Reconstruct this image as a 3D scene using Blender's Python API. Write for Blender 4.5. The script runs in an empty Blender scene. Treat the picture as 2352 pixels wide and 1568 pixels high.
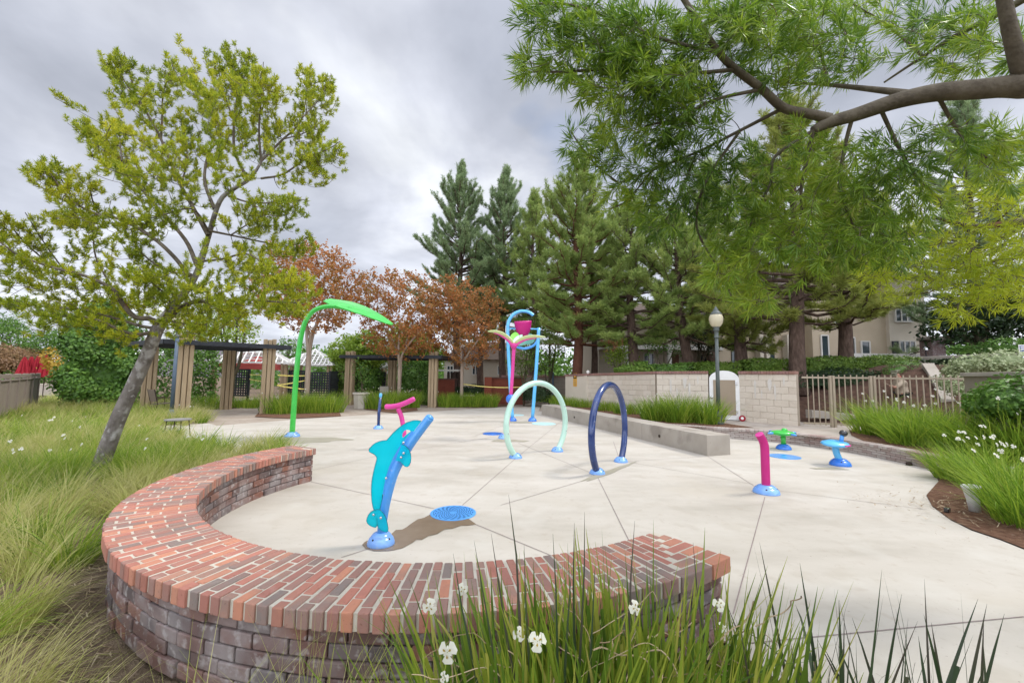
EXPOSURE = 0.53
CLOUD_X, CLOUD_Y = 3.1, 0.4
import bpy, math, random
import numpy as np
from mathutils import Vector, Matrix

rng = np.random.default_rng(11)
random.seed(11)
SC = bpy.context.scene
COL = SC.collection
PI = math.pi

# ------------------------------------------------------------------ camera
# survey of the photograph: focal length, tilt and roll were measured from the
# vanishing points, the eye stands 1.65 m above the splash pad
FPX, CXP, CYP, EYE = 960.0, 1176.0, 784.0, 1.65
PITCH, ROLL = math.atan(79 / 960.0), 0.0123
C0 = np.array([0, 0, EYE])
_F = np.array([0, math.cos(PITCH), math.sin(PITCH)])
_U0 = np.array([0, -math.sin(PITCH), math.cos(PITCH)])
_R0 = np.array([1.0, 0, 0])
_U = math.cos(ROLL) * _U0 - math.sin(ROLL) * _R0
_R = math.cos(ROLL) * _R0 + math.sin(ROLL) * _U0


def ray(px, py):
    return _F + (px - CXP) / FPX * _R - (py - CYP) / FPX * _U


def G(px, py, z=0.0):
    d = ray(px, py)
    return C0 + d * ((z - EYE) / d[2])


def P(px, py, Y):
    d = ray(px, py)
    return C0 + d * (Y / d[1])


def A(*v):
    return np.array(v, dtype=float)


cam = bpy.data.cameras.new('camera')
cam.sensor_width = 36.0
cam.lens = 36.0 * FPX / 2352.0
cam.clip_end = 2000
cam.clip_start = 0.05
co = bpy.data.objects.new('camera', cam)
COL.objects.link(co)
m = Matrix(((_R[0], _U[0], -_F[0], 0), (_R[1], _U[1], -_F[1], 0), (_R[2], _U[2], -_F[2], EYE), (0, 0, 0, 1)))
co.matrix_world = m
SC.camera = co


# ------------------------------------------------------------------ mesh tools
class MB:
    def __init__(s):
        s.V, s.F, s.n = [], [], 0

    def add(s, V, F, m=0):
        V = np.asarray(V, float).reshape(-1, 3)
        if isinstance(F, np.ndarray):
            s.F.append((F + s.n, m))
        else:
            by = {}
            for f in F:
                by.setdefault(len(f), []).append(f)
            for k in by:
                s.F.append((np.array(by[k], dtype=np.int64) + s.n, m))
        s.V.append(V)
        s.n += len(V)
        return s

    def __call__(s, VF, m=0):
        return s.add(VF[0], VF[1], m)

    def build(s, name, mats, parent=None, smooth=False, origin=None):
        me = bpy.data.meshes.new(name)
        V = np.concatenate(s.V)
        if parent is not None:
            o_ = parent
            org = np.zeros(3)
            while o_ is not None:
                org = org + np.array(o_.location)
                o_ = o_.parent
            V = V - org
        elif origin is not None:
            V = V - np.asarray(origin)
        me.vertices.add(len(V))
        me.vertices.foreach_set('co', V.astype(np.float32).ravel())
        idx = np.concatenate([f.ravel() for f, _ in s.F])
        tot = np.concatenate([np.full(len(f), f.shape[1]) for f, _ in s.F])
        mi = np.concatenate([np.full(len(f), mm) for f, mm in s.F])
        st = np.concatenate([[0], np.cumsum(tot)[:-1]])
        me.loops.add(len(idx))
        me.loops.foreach_set('vertex_index', idx.astype(np.int32))
        me.polygons.add(len(tot))
        me.polygons.foreach_set('loop_start', st.astype(np.int32))
        me.polygons.foreach_set('material_index', mi.astype(np.int32))
        if not isinstance(mats, (list, tuple)):
            mats = [mats]
        for mt in mats:
            me.materials.append(mt)
        me.update(calc_edges=True)
        me.validate()
        me.polygons.foreach_set('use_smooth', np.full(len(me.polygons), bool(smooth)))
        o = bpy.data.objects.new(name, me)
        COL.objects.link(o)
        if parent is not None:
            o.parent = parent
        elif origin is not None:
            o.location = Vector(origin)
        return o


def thing(name, label, cat, loc, group=None):
    o = bpy.data.objects.new(name, None)
    o.empty_display_size = .2
    COL.objects.link(o)
    o.location = Vector(loc)
    o['label'] = label
    o['category'] = cat
    if group:
        o['group'] = group
    return o


def tag(o, label, cat, group=None):
    o['label'] = label
    o['category'] = cat
    if group:
        o['group'] = group
    return o


def kind(o, k):
    o['kind'] = k
    return o


def clone(root, loc, label, dz=0.0, sc=1.0):
    """copy of a thing with its parts and sub-parts"""
    r = root.copy()
    COL.objects.link(r)
    r.location = Vector(loc)
    r.rotation_euler = (0, 0, dz)
    r.scale = (sc, sc, sc)
    r['label'] = label
    for ch in list(root.children):
        c = ch.copy()
        COL.objects.link(c)
        c.parent = r
        for g in list(ch.children):
            d = g.copy()
            COL.objects.link(d)
            d.parent = c
    return r


def bevel(o, w=.006, seg=2):
    b = o.modifiers.new('bevel', 'BEVEL')
    b.width = w
    b.segments = seg
    b.limit_method = 'ANGLE'
    return o


def box(c, s, rz=0.0):
    c = np.asarray(c, float)
    x, y, z = [q / 2 for q in s]
    V = np.array([[-x, -y, -z], [x, -y, -z], [x, y, -z], [-x, y, -z], [-x, -y, z], [x, -y, z], [x, y, z], [-x, y, z]])
    ca, sa = math.cos(rz), math.sin(rz)
    V = np.c_[V[:, 0] * ca - V[:, 1] * sa, V[:, 0] * sa + V[:, 1] * ca, V[:, 2]] + c
    return V, [(0, 3, 2, 1), (4, 5, 6, 7), (0, 1, 5, 4), (1, 2, 6, 5), (2, 3, 7, 6), (3, 0, 4, 7)]


def hexa(b, t):
    """8-corner block: 4 bottom corners (ccw), 4 top corners"""
    return np.array(list(b) + list(t), float), [(0, 3, 2, 1), (4, 5, 6, 7), (0, 1, 5, 4), (1, 2, 6, 5), (2, 3, 7, 6), (3, 0, 4, 7)]


def bar(p, q, w, h, up=(0, 0, 1)):
    """rectangular bar between two points"""
    p, q = np.asarray(p, float), np.asarray(q, float)
    d = q - p
    d = d / (np.linalg.norm(d) + 1e-9)
    up = np.asarray(up, float)
    s = np.cross(d, up)
    if np.linalg.norm(s) < 1e-4:
        s = np.cross(d, A(1, 0, 0))
    s /= np.linalg.norm(s)
    u = np.cross(s, d)
    s, u = s * w / 2, u * h / 2
    return hexa([p - s - u, q - s - u, q + s - u, p + s - u], [p - s + u, q - s + u, q + s + u, p + s + u])


def tube(path, rad, n=10, cap=True):
    path = np.asarray(path, float)
    m = len(path)
    rad = np.broadcast_to(np.asarray(rad, float), (m,))
    t = np.gradient(path, axis=0)
    t /= np.linalg.norm(t, axis=1, keepdims=True) + 1e-12
    ref = A(0, 0, 1) if abs(t[0, 2]) < .9 else A(1, 0, 0)
    u = np.cross(t[0], ref)
    u /= np.linalg.norm(u)
    V = np.zeros((m, n, 3))
    ang = np.arange(n) * 2 * PI / n
    for i in range(m):
        u = u - t[i] * np.dot(u, t[i])
        u /= np.linalg.norm(u) + 1e-12
        v = np.cross(t[i], u)
        V[i] = path[i] + rad[i] * (np.cos(ang)[:, None] * u + np.sin(ang)[:, None] * v)
    i, j = np.meshgrid(np.arange(m - 1), np.arange(n), indexing='ij')
    j2 = (j + 1) % n
    F = np.stack([i * n + j, i * n + j2, (i + 1) * n + j2, (i + 1) * n + j], -1).reshape(-1, 4)
    F = [tuple(f) for f in F] if cap else F
    if cap:
        F += [tuple(range(n - 1, -1, -1)), tuple((m - 1) * n + k for k in range(n))]
    return V.reshape(-1, 3), F


def lathe(prof, c, n=24, axis=None, sx=1.0, sy=1.0):
    """profile of (radius, height) turned about an axis through c"""
    prof = [(max(r, 1e-4), z) for r, z in prof]
    ang = np.arange(n) * 2 * PI / n
    V = np.array([[[r * math.cos(a) * sx, r * math.sin(a) * sy, z] for a in ang] for r, z in prof]).reshape(-1, 3)
    if axis is not None:
        q = Vector((0, 0, 1)).rotation_difference(Vector(axis)).to_matrix()
        V = V @ np.array(q).T
    V = V + np.asarray(c, float)
    m = len(prof)
    F = []
    for i in range(m - 1):
        for j in range(n):
            k = (j + 1) % n
            F.append((i * n + j, i * n + k, (i + 1) * n + k, (i + 1) * n + j))
    F += [tuple(range(n - 1, -1, -1)), tuple((m - 1) * n + k for k in range(n))]
    return V, F


def plate(pts, th):
    """closed outline given thickness vector th"""
    pts = np.asarray(pts, float)
    th = np.asarray(th, float)
    n = len(pts)
    V = np.concatenate([pts - th / 2, pts + th / 2])
    F = [tuple(range(n - 1, -1, -1)), tuple(range(n, 2 * n))]
    F += [(i, (i + 1) % n, n + (i + 1) % n, n + i) for i in range(n)]
    return V, F


def sheet(pts):
    return np.asarray(pts, float), [tuple(range(len(pts)))]


def smooth_path(pts, k=6):
    """Catmull-Rom through points"""
    p = np.asarray(pts, float)
    p = np.concatenate([[2 * p[0] - p[1]], p, [2 * p[-1] - p[-2]]])
    out = []
    for i in range(1, len(p) - 2):
        for s in np.arange(k) / k:
            a, b, c, d = p[i - 1], p[i], p[i + 1], p[i + 2]
            out.append(.5 * (2 * b + (c - a) * s + (2 * a - 5 * b + 4 * c - d) * s * s + (3 * b - a - 3 * c + d) * s ** 3))
    out.append(p[-2])
    return np.array(out)


def blades(base, L, w, az, lean, curl, segs=4, side=None, tipw=.06, pw=1.6):
    base = np.asarray(base, float)
    N = len(base)
    L, w, az, lean, curl = [np.broadcast_to(np.asarray(q, float), (N,)) for q in (L, w, az, lean, curl)]
    if side is None:
        side = rng.uniform(0, 2 * PI, N)
    pts = np.zeros((N, segs + 1, 3))
    pts[:, 0] = base
    hx, hy = np.cos(az), np.sin(az)
    for i in range(segs):
        th = lean + curl * ((i + .5) / segs) ** 1.3
        st = L / segs
        pts[:, i + 1] = pts[:, i] + np.stack([hx * np.sin(th) * st, hy * np.sin(th) * st, np.cos(th) * st], 1)
    s = np.stack([np.cos(side), np.sin(side), np.zeros(N)], 1)
    pr = np.maximum(1 - (np.arange(segs + 1) / segs) ** pw, tipw)
    off = s[:, None, :] * (w[:, None, None] * pr[None, :, None] / 2)
    V = np.stack([pts - off, pts + off], 2).reshape(-1, 3)
    b = (np.arange(N) * (segs + 1) * 2)[:, None, None]
    k = (np.arange(segs) * 2)[None, :, None]
    F = (b + k + np.array([0, 1, 3, 2])[None, None, :]).reshape(-1, 4)
    return V, F


def unit(v):
    return v / (np.linalg.norm(v, axis=-1, keepdims=True) + 1e-12)


def needles(c, axis, k, L, w, a0, a1, shoot=0.0, jit=.25, droop=0.0):
    """k narrow leaves round each shoot axis, polar angle a0..a1 (radians)"""
    c = np.repeat(np.asarray(c, float), k, 0)
    ax = unit(np.repeat(np.asarray(axis, float), k, 0))
    N = len(c)
    ref = unit(rng.normal(size=(N, 3)))
    u = unit(np.cross(ax, ref))
    th = rng.uniform(a0, a1, N)[:, None]
    d = ax * np.cos(th) + u * np.sin(th)
    d[:, 2] -= droop
    d = unit(d)
    L = (L * rng.uniform(1 - jit, 1 + jit, N))[:, None]
    c = c + ax * (rng.uniform(0, 1, N) * shoot)[:, None]
    s = unit(np.cross(d, unit(rng.normal(size=(N, 3)))))
    ww = w * rng.uniform(.7, 1.2, N)[:, None]
    V = np.stack([c, c + d * L * .45 + s * ww / 2, c + d * L, c + d * L * .45 - s * ww / 2], 1).reshape(-1, 3)
    F = np.arange(N * 4).reshape(-1, 4)
    return V, F


def leaves(c, size, nrm=None, asp=.5, jit=.35, tilt=1.0):
    """one pointed leaf per centre"""
    c = np.asarray(c, float)
    N = len(c)
    n = unit(rng.normal(size=(N, 3)))
    if nrm is not None:
        n = unit(np.asarray(nrm, float) + tilt * n)
    d = unit(np.cross(n, unit(rng.normal(size=(N, 3)))))
    s = np.cross(n, d)
    L = (size * rng.uniform(1 - jit, 1 + jit, N))[:, None]
    V = np.stack([c - d * L * .5, c + s * L * asp * .5, c + d * L * .5, c - s * L * asp * .5], 1).reshape(-1, 3)
    return V, np.arange(N * 4).reshape(-1, 4)


def grow(nodes, rads, targets, upb=.15, rk=.012, jit=.12, pen=0.0, rmin=.003, npt=5, dirs=None, backw=.25):
    """join every target to the nearest wood already grown; returns curved twig paths"""
    N = [np.asarray(p, float) for p in nodes]
    Rr = list(rads)
    base = N[0]
    T = np.asarray(targets, float)
    T = T[np.argsort(np.linalg.norm(T - base, axis=1))]
    cap = len(N) + len(T) * npt + 5
    arr = np.zeros((cap, 3))
    ra = np.zeros(cap)
    n = len(N)
    arr[:n] = N
    ra[:n] = Rr
    paths = []
    for t in T:
        dv = t - arr[:n]
        d = np.linalg.norm(dv, axis=1)
        # prefer wood that lies below and nearer the trunk than the target
        rb = np.linalg.norm(arr[:n] - base, axis=1)
        cost = d + backw * np.maximum(0, rb - np.linalg.norm(t - base) + .5 * d) + pen * np.maximum(0, arr[:n, 2] - t[2])
        i = int(np.argmin(cost))
        p0 = arr[i].copy()
        dd = d[i]
        if dd < .03:
            continue
        mid = p0 + (t - p0) * .5 + rng.normal(size=3) * jit * dd + A(0, 0, -upb * dd)
        s = np.linspace(0, 1, npt)[:, None]
        path = (1 - s) ** 2 * p0 + 2 * s * (1 - s) * mid + s * s * t
        r0 = min(ra[i] * .7, rmin + rk * dd)
        rr = np.linspace(r0, rmin, npt)
        paths.append((path, rr))
        arr[n:n + npt - 1] = path[1:]
        ra[n:n + npt - 1] = rr[1:]
        n += npt - 1
    return paths


# ------------------------------------------------------------------ materials
def lin(r, g, b):
    f = lambda c: (c / 255 / 12.92) if c / 255 <= .04045 else ((c / 255 + .055) / 1.055) ** 2.4
    return (f(r), f(g), f(b))


def M(name, cols, scale=4.0, detail=5.0, rough=.7, bump=0.0, bscale=60.0, spec=.3, metal=0.0, island=0.0,
      stretch=(1, 1, 1), trans=0.0, mixn=None, coat=0.0, pos=None, const=False, bdist=.01, spots=None, dirt=None, tint=None):
    mt = bpy.data.materials.new(name)
    mt.use_nodes = True
    nt = mt.node_tree
    N, L = nt.nodes, nt.links
    N.clear()
    out = N.new('ShaderNodeOutputMaterial')
    bs = N.new('ShaderNodeBsdfPrincipled')
    bs.inputs['Roughness'].default_value = rough
    bs.inputs['Specular IOR Level'].default_value = spec
    bs.inputs['Metallic'].default_value = metal
    bs.inputs['Coat Weight'].default_value = coat
    bs.inputs['Coat Roughness'].default_value = .08
    tc = N.new('ShaderNodeTexCoord')
    mp = N.new('ShaderNodeMapping')
    mp.inputs['Scale'].default_value = stretch
    L.new(tc.outputs['Object'], mp.inputs['Vector'])
    nz = N.new('ShaderNodeTexNoise')
    nz.inputs['Scale'].default_value = scale
    nz.inputs['Detail'].default_value = detail
    nz.inputs['Roughness'].default_value = .62
    L.new(mp.outputs['Vector'], nz.inputs['Vector'])
    fac = nz.outputs['Fac']
    st = N.new('ShaderNodeMapRange')
    st.inputs['From Min'].default_value = .28
    st.inputs['From Max'].default_value = .72
    L.new(fac, st.inputs['Value'])
    fac = st.outputs['Result']
    if island > 0:
        ge = N.new('ShaderNodeNewGeometry')
        mx = N.new('ShaderNodeMix')
        mx.inputs['Factor'].default_value = island
        L.new(fac, mx.inputs['A'])
        L.new(ge.outputs['Random Per Island'], mx.inputs['B'])
        fac = mx.outputs['Result']
    rp = N.new('ShaderNodeValToRGB')
    e = rp.color_ramp.elements
    if const:
        rp.color_ramp.interpolation = 'CONSTANT'
    n = len(cols)
    while len(e) < n:
        e.new(.5)
    for i, c in enumerate(cols):
        e[i].position = (pos[i] if pos else (i / max(1, n - 1) if not const else i / n))
        e[i].color = (*c, 1)
    L.new(fac, rp.inputs['Fac'])
    colr = rp.outputs['Color']
    if name.endswith('_paint') and not spots and coat > 0:  # faded and scuffed playground paint
        c_ = cols[-1]
        spots = [(4, .55, .2, tuple(min(1, v * 1.15 + .05) for v in c_), .45, 6), (26, .66, .06, (.55, .56, .56), .30, 5)]
    for q in (spots or []):  # (scale, threshold, softness, colour, strength)
        n2 = N.new('ShaderNodeTexNoise')
        n2.inputs['Scale'].default_value = q[0]
        n2.inputs['Detail'].default_value = q[5] if len(q) > 5 else 4
        L.new(tc.outputs['Object'], n2.inputs['Vector'])
        r2 = N.new('ShaderNodeMapRange')
        r2.inputs['From Min'].default_value = q[1]
        r2.inputs['From Max'].default_value = q[1] + q[2]
        r2.inputs['To Max'].default_value = q[4]
        L.new(n2.outputs['Fac'], r2.inputs['Value'])
        m2 = N.new('ShaderNodeMix')
        m2.data_type = 'RGBA'
        L.new(r2.outputs['Result'], m2.inputs['Factor'])
        L.new(colr, m2.inputs['A'])
        m2.inputs['B'].default_value = (*q[3], 1)
        colr = m2.outputs['Result']
    L.new(colr, bs.inputs['Base Color'])
    if bump > 0:
        n3 = N.new('ShaderNodeTexNoise')
        n3.inputs['Scale'].default_value = bscale
        n3.inputs['Detail'].default_value = 4
        L.new(mp.outputs['Vector'], n3.inputs['Vector'])
        bp = N.new('ShaderNodeBump')
        bp.inputs['Strength'].default_value = bump
        bp.inputs['Distance'].default_value = bdist
        L.new(n3.outputs['Fac'], bp.inputs['Height'])
        L.new(bp.outputs['Normal'], bs.inputs['Normal'])
    sh = bs.outputs['BSDF']
    if trans > 0:
        tr = N.new('ShaderNodeBsdfTranslucent')
        L.new(colr, tr.inputs['Color'])
        ms = N.new('ShaderNodeMixShader')
        ms.inputs['Fac'].default_value = trans
        L.new(sh, ms.inputs[1])
        L.new(tr.outputs['BSDF'], ms.inputs[2])
        sh = ms.outputs['Shader']
    L.new(sh, out.inputs['Surface'])
    mt.diffuse_color = (*cols[0], 1)
    return mt


def acrylic(name, col, clear=.45):
    """tinted see-through sheet"""
    mt = bpy.data.materials.new(name)
    mt.use_nodes = True
    N, L = mt.node_tree.nodes, mt.node_tree.links
    N.clear()
    out = N.new('ShaderNodeOutputMaterial')
    bs = N.new('ShaderNodeBsdfPrincipled')
    bs.inputs['Base Color'].default_value = (*col, 1)
    bs.inputs['Roughness'].default_value = .12
    nz = N.new('ShaderNodeTexNoise')
    nz.inputs['Scale'].default_value = 6
    mr = N.new('ShaderNodeMapRange')
    mr.inputs['To Min'].default_value = clear - .05
    mr.inputs['To Max'].default_value = clear + .05
    L.new(nz.outputs['Fac'], mr.inputs['Value'])
    tl = N.new('ShaderNodeBsdfTranslucent')
    tl.inputs['Color'].default_value = (*col, 1)
    m0 = N.new('ShaderNodeMixShader')
    m0.inputs['Fac'].default_value = .45
    L.new(bs.outputs['BSDF'], m0.inputs[1])
    L.new(tl.outputs['BSDF'], m0.inputs[2])
    tp = N.new('ShaderNodeBsdfTransparent')
    tp.inputs['Color'].default_value = (*[c ** .5 for c in col], 1)
    ms = N.new('ShaderNodeMixShader')
    L.new(mr.outputs['Result'], ms.inputs['Fac'])
    L.new(m0.outputs['Shader'], ms.inputs[1])
    L.new(tp.outputs['BSDF'], ms.inputs[2])
    L.new(ms.outputs['Shader'], out.inputs['Surface'])
    return mt


m_pad = M('pad_concrete', [(.385, .35, .295), (.485, .448, .39), (.545, .508, .452)], scale=.9, detail=8, rough=.75, bump=.25, bscale=55,
          stretch=(.5, 1.3, 1), bdist=.004,
          spots=[(2.6, .56, .12, (.40, .355, .29), .38, 9), (14, .60, .14, (.42, .38, .33), .30, 8), (7, .60, .10, (.38, .32, .25), .30), (38, .70, .05, (.22, .17, .13), .6, 2), (1.6, .55, .2, (.58, .56, .51), .5), (.5, .56, .1, (.45, .40, .32), .35, 9)])
m_joint = M('joint', [(.22, .175, .165), (.31, .255, .245)], scale=20, rough=.9)
m_wet = M('wet_concrete', [(.17, .125, .085), (.24, .185, .13)], scale=3, detail=6, rough=.22, spec=.5, bump=.1, bscale=40)
m_damp_shade = M('damp_shade_concrete', [(.30, .28, .215), (.37, .34, .26)], scale=2, detail=6, rough=.6, spec=.35)
m_path = M('path_stone', [(.27, .215, .165), (.34, .285, .23), (.42, .36, .30)], scale=1.3, detail=7, rough=.8, bump=.3, bscale=30,
           spots=[(5, .58, .1, (.22, .16, .13), .5)])
m_soil = M('soil', [(.085, .058, .04), (.17, .122, .082), (.27, .205, .145)], scale=9, detail=8, rough=.95, bump=1, bscale=70, bdist=.03)
m_mulch = M('mulch', [(.09, .04, .022), (.17, .085, .05), (.26, .15, .09)], scale=14, detail=8, rough=.95, bump=1, bscale=90, bdist=.03)
m_straw = M('straw', [(.16, .10, .06), (.36, .27, .17), (.50, .42, .30)], scale=3, rough=.85, island=.8)
m_terr = M('terrace_paving', [(.30, .25, .21), (.40, .35, .30), (.46, .41, .36)], scale=1.6, detail=6, rough=.8, bump=.2, bscale=30)
m_slope = M('slope_mulch', [(.04, .02, .013), (.085, .045, .03), (.14, .08, .055)], scale=6, detail=8, rough=.95, bump=.8, bscale=40, bdist=.05)
m_hill = M('hill', [(.10, .09, .10), (.16, .14, .15)], scale=.05, rough=1)

m_cap = M('brick_cap', [(.28, .12, .09), (.47, .20, .15), (.37, .16, .125), (.28, .195, .165), (.53, .235, .15), (.34, .165, .13), (.23, .19, .17), (.45, .185, .135), (.40, .215, .165)],
          scale=3, island=.86, rough=.8, bump=.5, bscale=120, bdist=.004, spec=.25,
          spots=[(5, .64, .12, (.50, .38, .33), .4), (60, .62, .1, (.16, .07, .05), .5), (30, .74, .04, (.62, .58, .52), .6)])
m_mort = M('mortar', [(.44, .40, .325), (.54, .495, .415), (.60, .56, .48)], scale=8, rough=.9, bump=.4, bscale=150, bdist=.004)
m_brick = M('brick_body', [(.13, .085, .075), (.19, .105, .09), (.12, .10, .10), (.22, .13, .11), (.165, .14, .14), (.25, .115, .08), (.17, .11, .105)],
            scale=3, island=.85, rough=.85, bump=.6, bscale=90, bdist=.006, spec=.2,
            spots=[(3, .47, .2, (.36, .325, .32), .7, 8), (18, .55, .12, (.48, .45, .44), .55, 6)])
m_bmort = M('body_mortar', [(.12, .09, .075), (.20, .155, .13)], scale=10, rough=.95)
m_gbrick = M('grey_brick', [(.36, .31, .28), (.44, .39, .355), (.40, .34, .305), (.32, .245, .22), (.48, .43, .395)], scale=1.5, island=.75, rough=.85, bump=.4,
             bscale=70, spots=[(.9, .55, .1, (.22, .11, .09), .5)])
m_gmort = M('grey_mortar', [(.12, .09, .08), (.17, .13, .12)], scale=10, rough=.95)
m_conc = M('bench_concrete', [(.30, .265, .22), (.37, .33, .28), (.41, .37, .32)], scale=1.4, detail=7, rough=.8, bump=.2, bscale=50,
           spots=[(1.6, .57, .13, (.17, .145, .12), .55, 6), (30, .68, .05, (.2, .17, .14), .6)])
m_block = M('split_block', [(.52, .445, .355), (.61, .535, .44), (.67, .595, .50)], scale=2, island=.5, rough=.9, bump=.8, bscale=22, bdist=.02,
            spots=[(1.2, .60, .1, (.62, .57, .50), .5)])
m_blockj = M('block_joint', [(.34, .28, .22), (.40, .335, .265)], scale=6, rough=.95)
m_stucco = M('stucco', [(.58, .51, .41), (.66, .59, .49)], scale=1.0, detail=6, rough=.9, bump=.3, bscale=60)
m_efflor = M('lime_stain', [(.55, .51, .45), (.66, .62, .57)], scale=5, rough=.95)
m_capb = M('wall_cap_brick', [(.21, .11, .085), (.28, .155, .12), (.25, .14, .125), (.33, .19, .15)], scale=2, island=.8, rough=.85, bump=.3)
m_farwall = M('far_wall', [(.24, .20, .155), (.31, .265, .215)], scale=1, island=.3, rough=.9, bump=.3, bscale=20)
m_white = M('white_paint', [(.70, .69, .66), (.80, .79, .77)], scale=3, rough=.55)
m_taupe = M('taupe_paint', [(.30, .235, .165), (.34, .27, .195)], scale=2, rough=.6)
m_fence = M('fence_metal', [(.33, .27, .195), (.40, .33, .245)], scale=3, rough=.5)
m_vinyl = M('vinyl_fence', [(.27, .225, .19), (.34, .285, .245)], scale=1.5, rough=.7, stretch=(1, 1, .3))
m_timber = M('pergola_timber', [(.25, .175, .10), (.33, .245, .15), (.40, .31, .20)], scale=5, detail=6, rough=.85, stretch=(3, 3, .25), bump=.4, bscale=30, island=.35)
m_black = M('black_metal', [(.012, .014, .018), (.03, .033, .04)], scale=6, rough=.45)
m_dark = M('dark_wood', [(.03, .02, .015), (.06, .04, .03)], scale=6, rough=.8)
m_lampg = M('lamp_green_grey', [(.075, .09, .085), (.12, .135, .125)], scale=6, rough=.5)
m_poleb = M('pole_slate', [(.07, .10, .14), (.10, .14, .19)], scale=3, rough=.45)
m_globe = M('opal_globe', [(.68, .61, .42), (.80, .74, .58)], scale=2, rough=.25, trans=.35, spec=.4)
m_blue = M('blue_paint', [(.055, .27, .70), (.085, .35, .79)], scale=2, rough=.28, spec=.5, coat=.3)
m_sky = M('sky_blue_paint', [(.09, .42, .78), (.13, .50, .84)], scale=2, rough=.28, spec=.5, coat=.3)
m_base = M('base_blue_paint', [(.15, .34, .80), (.22, .43, .86)], scale=3, rough=.25, spec=.5, coat=.4)
m_deep = M('deep_blue_paint', [(.02, .15, .62), (.035, .20, .70)], scale=3, rough=.28, spec=.5, coat=.3)
m_navy = M('navy_paint', [(.006, .022, .11), (.012, .045, .19)], scale=4, rough=.22, spec=.55, coat=.5)
m_mint = M('mint_paint', [(.43, .66, .54), (.52, .73, .62)], scale=2, rough=.35, spec=.5, coat=.2)
m_pink = M('pink_paint', [(.60, .035, .26), (.70, .06, .33)], scale=2, rough=.35, spec=.4, coat=.15)
m_mag = M('magenta_paint', [(.48, .012, .17), (.56, .025, .22)], scale=2, rough=.4, spec=.4)
m_green = M('green_paint', [(.035, .45, .05), (.06, .55, .08)], scale=2, rough=.3, spec=.5, coat=.3)
m_lime = M('lime_paint', [(.16, .58, .05), (.24, .66, .09)], scale=2, rough=.35, spec=.4)
m_pale = M('pale_lime_paint', [(.60, .74, .32), (.70, .80, .42)], scale=2, rough=.4)
m_steel = M('steel', [(.55, .55, .55), (.65, .65, .66)], scale=8, rough=.25, metal=1)
m_blackb = M('black_plastic', [(.008, .008, .009), (.016, .016, .018)], scale=6, rough=.18, spec=.6, coat=.5)
m_grate = M('grate_blue', [(.07, .30, .72), (.11, .37, .79)], scale=6, rough=.4, spec=.4)
m_slot = M('grate_slot', [(.012, .05, .15), (.02, .08, .22)], scale=6, rough=.8)
m_cyan = acrylic('cyan_acrylic', (.015, .80, .92), .38)
m_aqua = acrylic('aqua_acrylic', (.40, .74, .66), .40)
m_edge = M('acrylic_edge', [(.005, .10, .14), (.01, .14, .19)], scale=5, rough=.3)
m_red = M('red_canvas', [(.26, .012, .022), (.36, .02, .035)], scale=4, rough=.85)
m_redl = M('coral_canvas', [(.52, .10, .09), (.60, .14, .12)], scale=4, rough=.85, trans=.2)
m_yellow = M('yellow_tape', [(.70, .56, .12), (.78, .66, .22)], scale=5, rough=.5)
m_amber = M('amber_sign', [(.72, .36, .03), (.78, .42, .05)], scale=5, rough=.5)
m_planter = M('planter_stone', [(.42, .38, .31), (.50, .46, .39)], scale=3, rough=.85, bump=.2)
m_mesh = M('mesh_fabric', [(.17, .13, .10), (.22, .175, .14)], scale=20, rough=.8)
m_bark = M('bark_grey', [(.10, .085, .075), (.18, .158, .14), (.27, .245, .22)], scale=7, detail=7, rough=.9, bump=1, bscale=22, bdist=.03, stretch=(1, 1, .5),
           spots=[(3.4, .56, .05, (.42, .405, .385), .65, 6), (14, .61, .05, (.44, .42, .40), .6)])
m_limb = M('bark_limb', [(.075, .06, .045), (.14, .115, .085), (.20, .17, .13)], scale=9, detail=7, rough=.9, bump=.8, bscale=40, bdist=.01,
           spots=[(2.2, .66, .04, (.22, .085, .035), .7)])
m_twig = M('twig', [(.06, .05, .03), (.10, .085, .05)], scale=9, rough=.9)
m_pbark = M('pine_bark', [(.05, .032, .024), (.10, .065, .048), (.155, .105, .08)], scale=9, detail=8, rough=.95, bump=1, bscale=18, bdist=.06, stretch=(1, 1, .35))
m_rbark = M('red_pine_bark', [(.09, .035, .02), (.15, .065, .04)], scale=9, detail=8, rough=.95, bump=1, bscale=18, bdist=.06, stretch=(1, 1, .35))
m_cbark = M('myrtle_bark', [(.30, .225, .17), (.40, .32, .25)], scale=4, rough=.8, stretch=(1, 1, .3))

TR = .42
m_fern = M('fern_pine_leaf', [(.11, .185, .02), (.28, .36, .028), (.54, .55, .035), (.78, .70, .06)], scale=1.1, detail=3, rough=.55, island=.45, trans=TR, pos=[0, .38, .68, 1])
m_over = M('overhang_leaf', [(.03, .085, .014), (.11, .22, .022), (.28, .41, .038), (.52, .58, .06)], scale=1.3, detail=2, rough=.36, spec=.5, island=.38, trans=.42)
m_yell = M('yellow_leaf', [(.26, .36, .022), (.42, .50, .03), (.60, .62, .04)], scale=1.6, detail=3, rough=.45, island=.5, trans=TR)
m_pine = M('pine_needles', [(.13, .195, .055), (.23, .32, .085), (.34, .42, .115), (.44, .48, .15)], scale=.7, detail=4, rough=.65, island=.45, trans=.4)
m_pineb = M('blue_pine_needles', [(.14, .21, .10), (.25, .34, .16), (.38, .45, .23)], scale=.7, detail=4, rough=.65, island=.45, trans=.4)
m_piney = M('olive_pine_needles', [(.17, .215, .045), (.28, .32, .07), (.42, .42, .11)], scale=.7, detail=4, rough=.65, island=.45, trans=.42)
m_myrt = M('myrtle_leaf', [(.17, .15, .035), (.31, .17, .045), (.45, .175, .06), (.56, .26, .09)], scale=.8, detail=4, rough=.55, island=.4, trans=.35)
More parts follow.
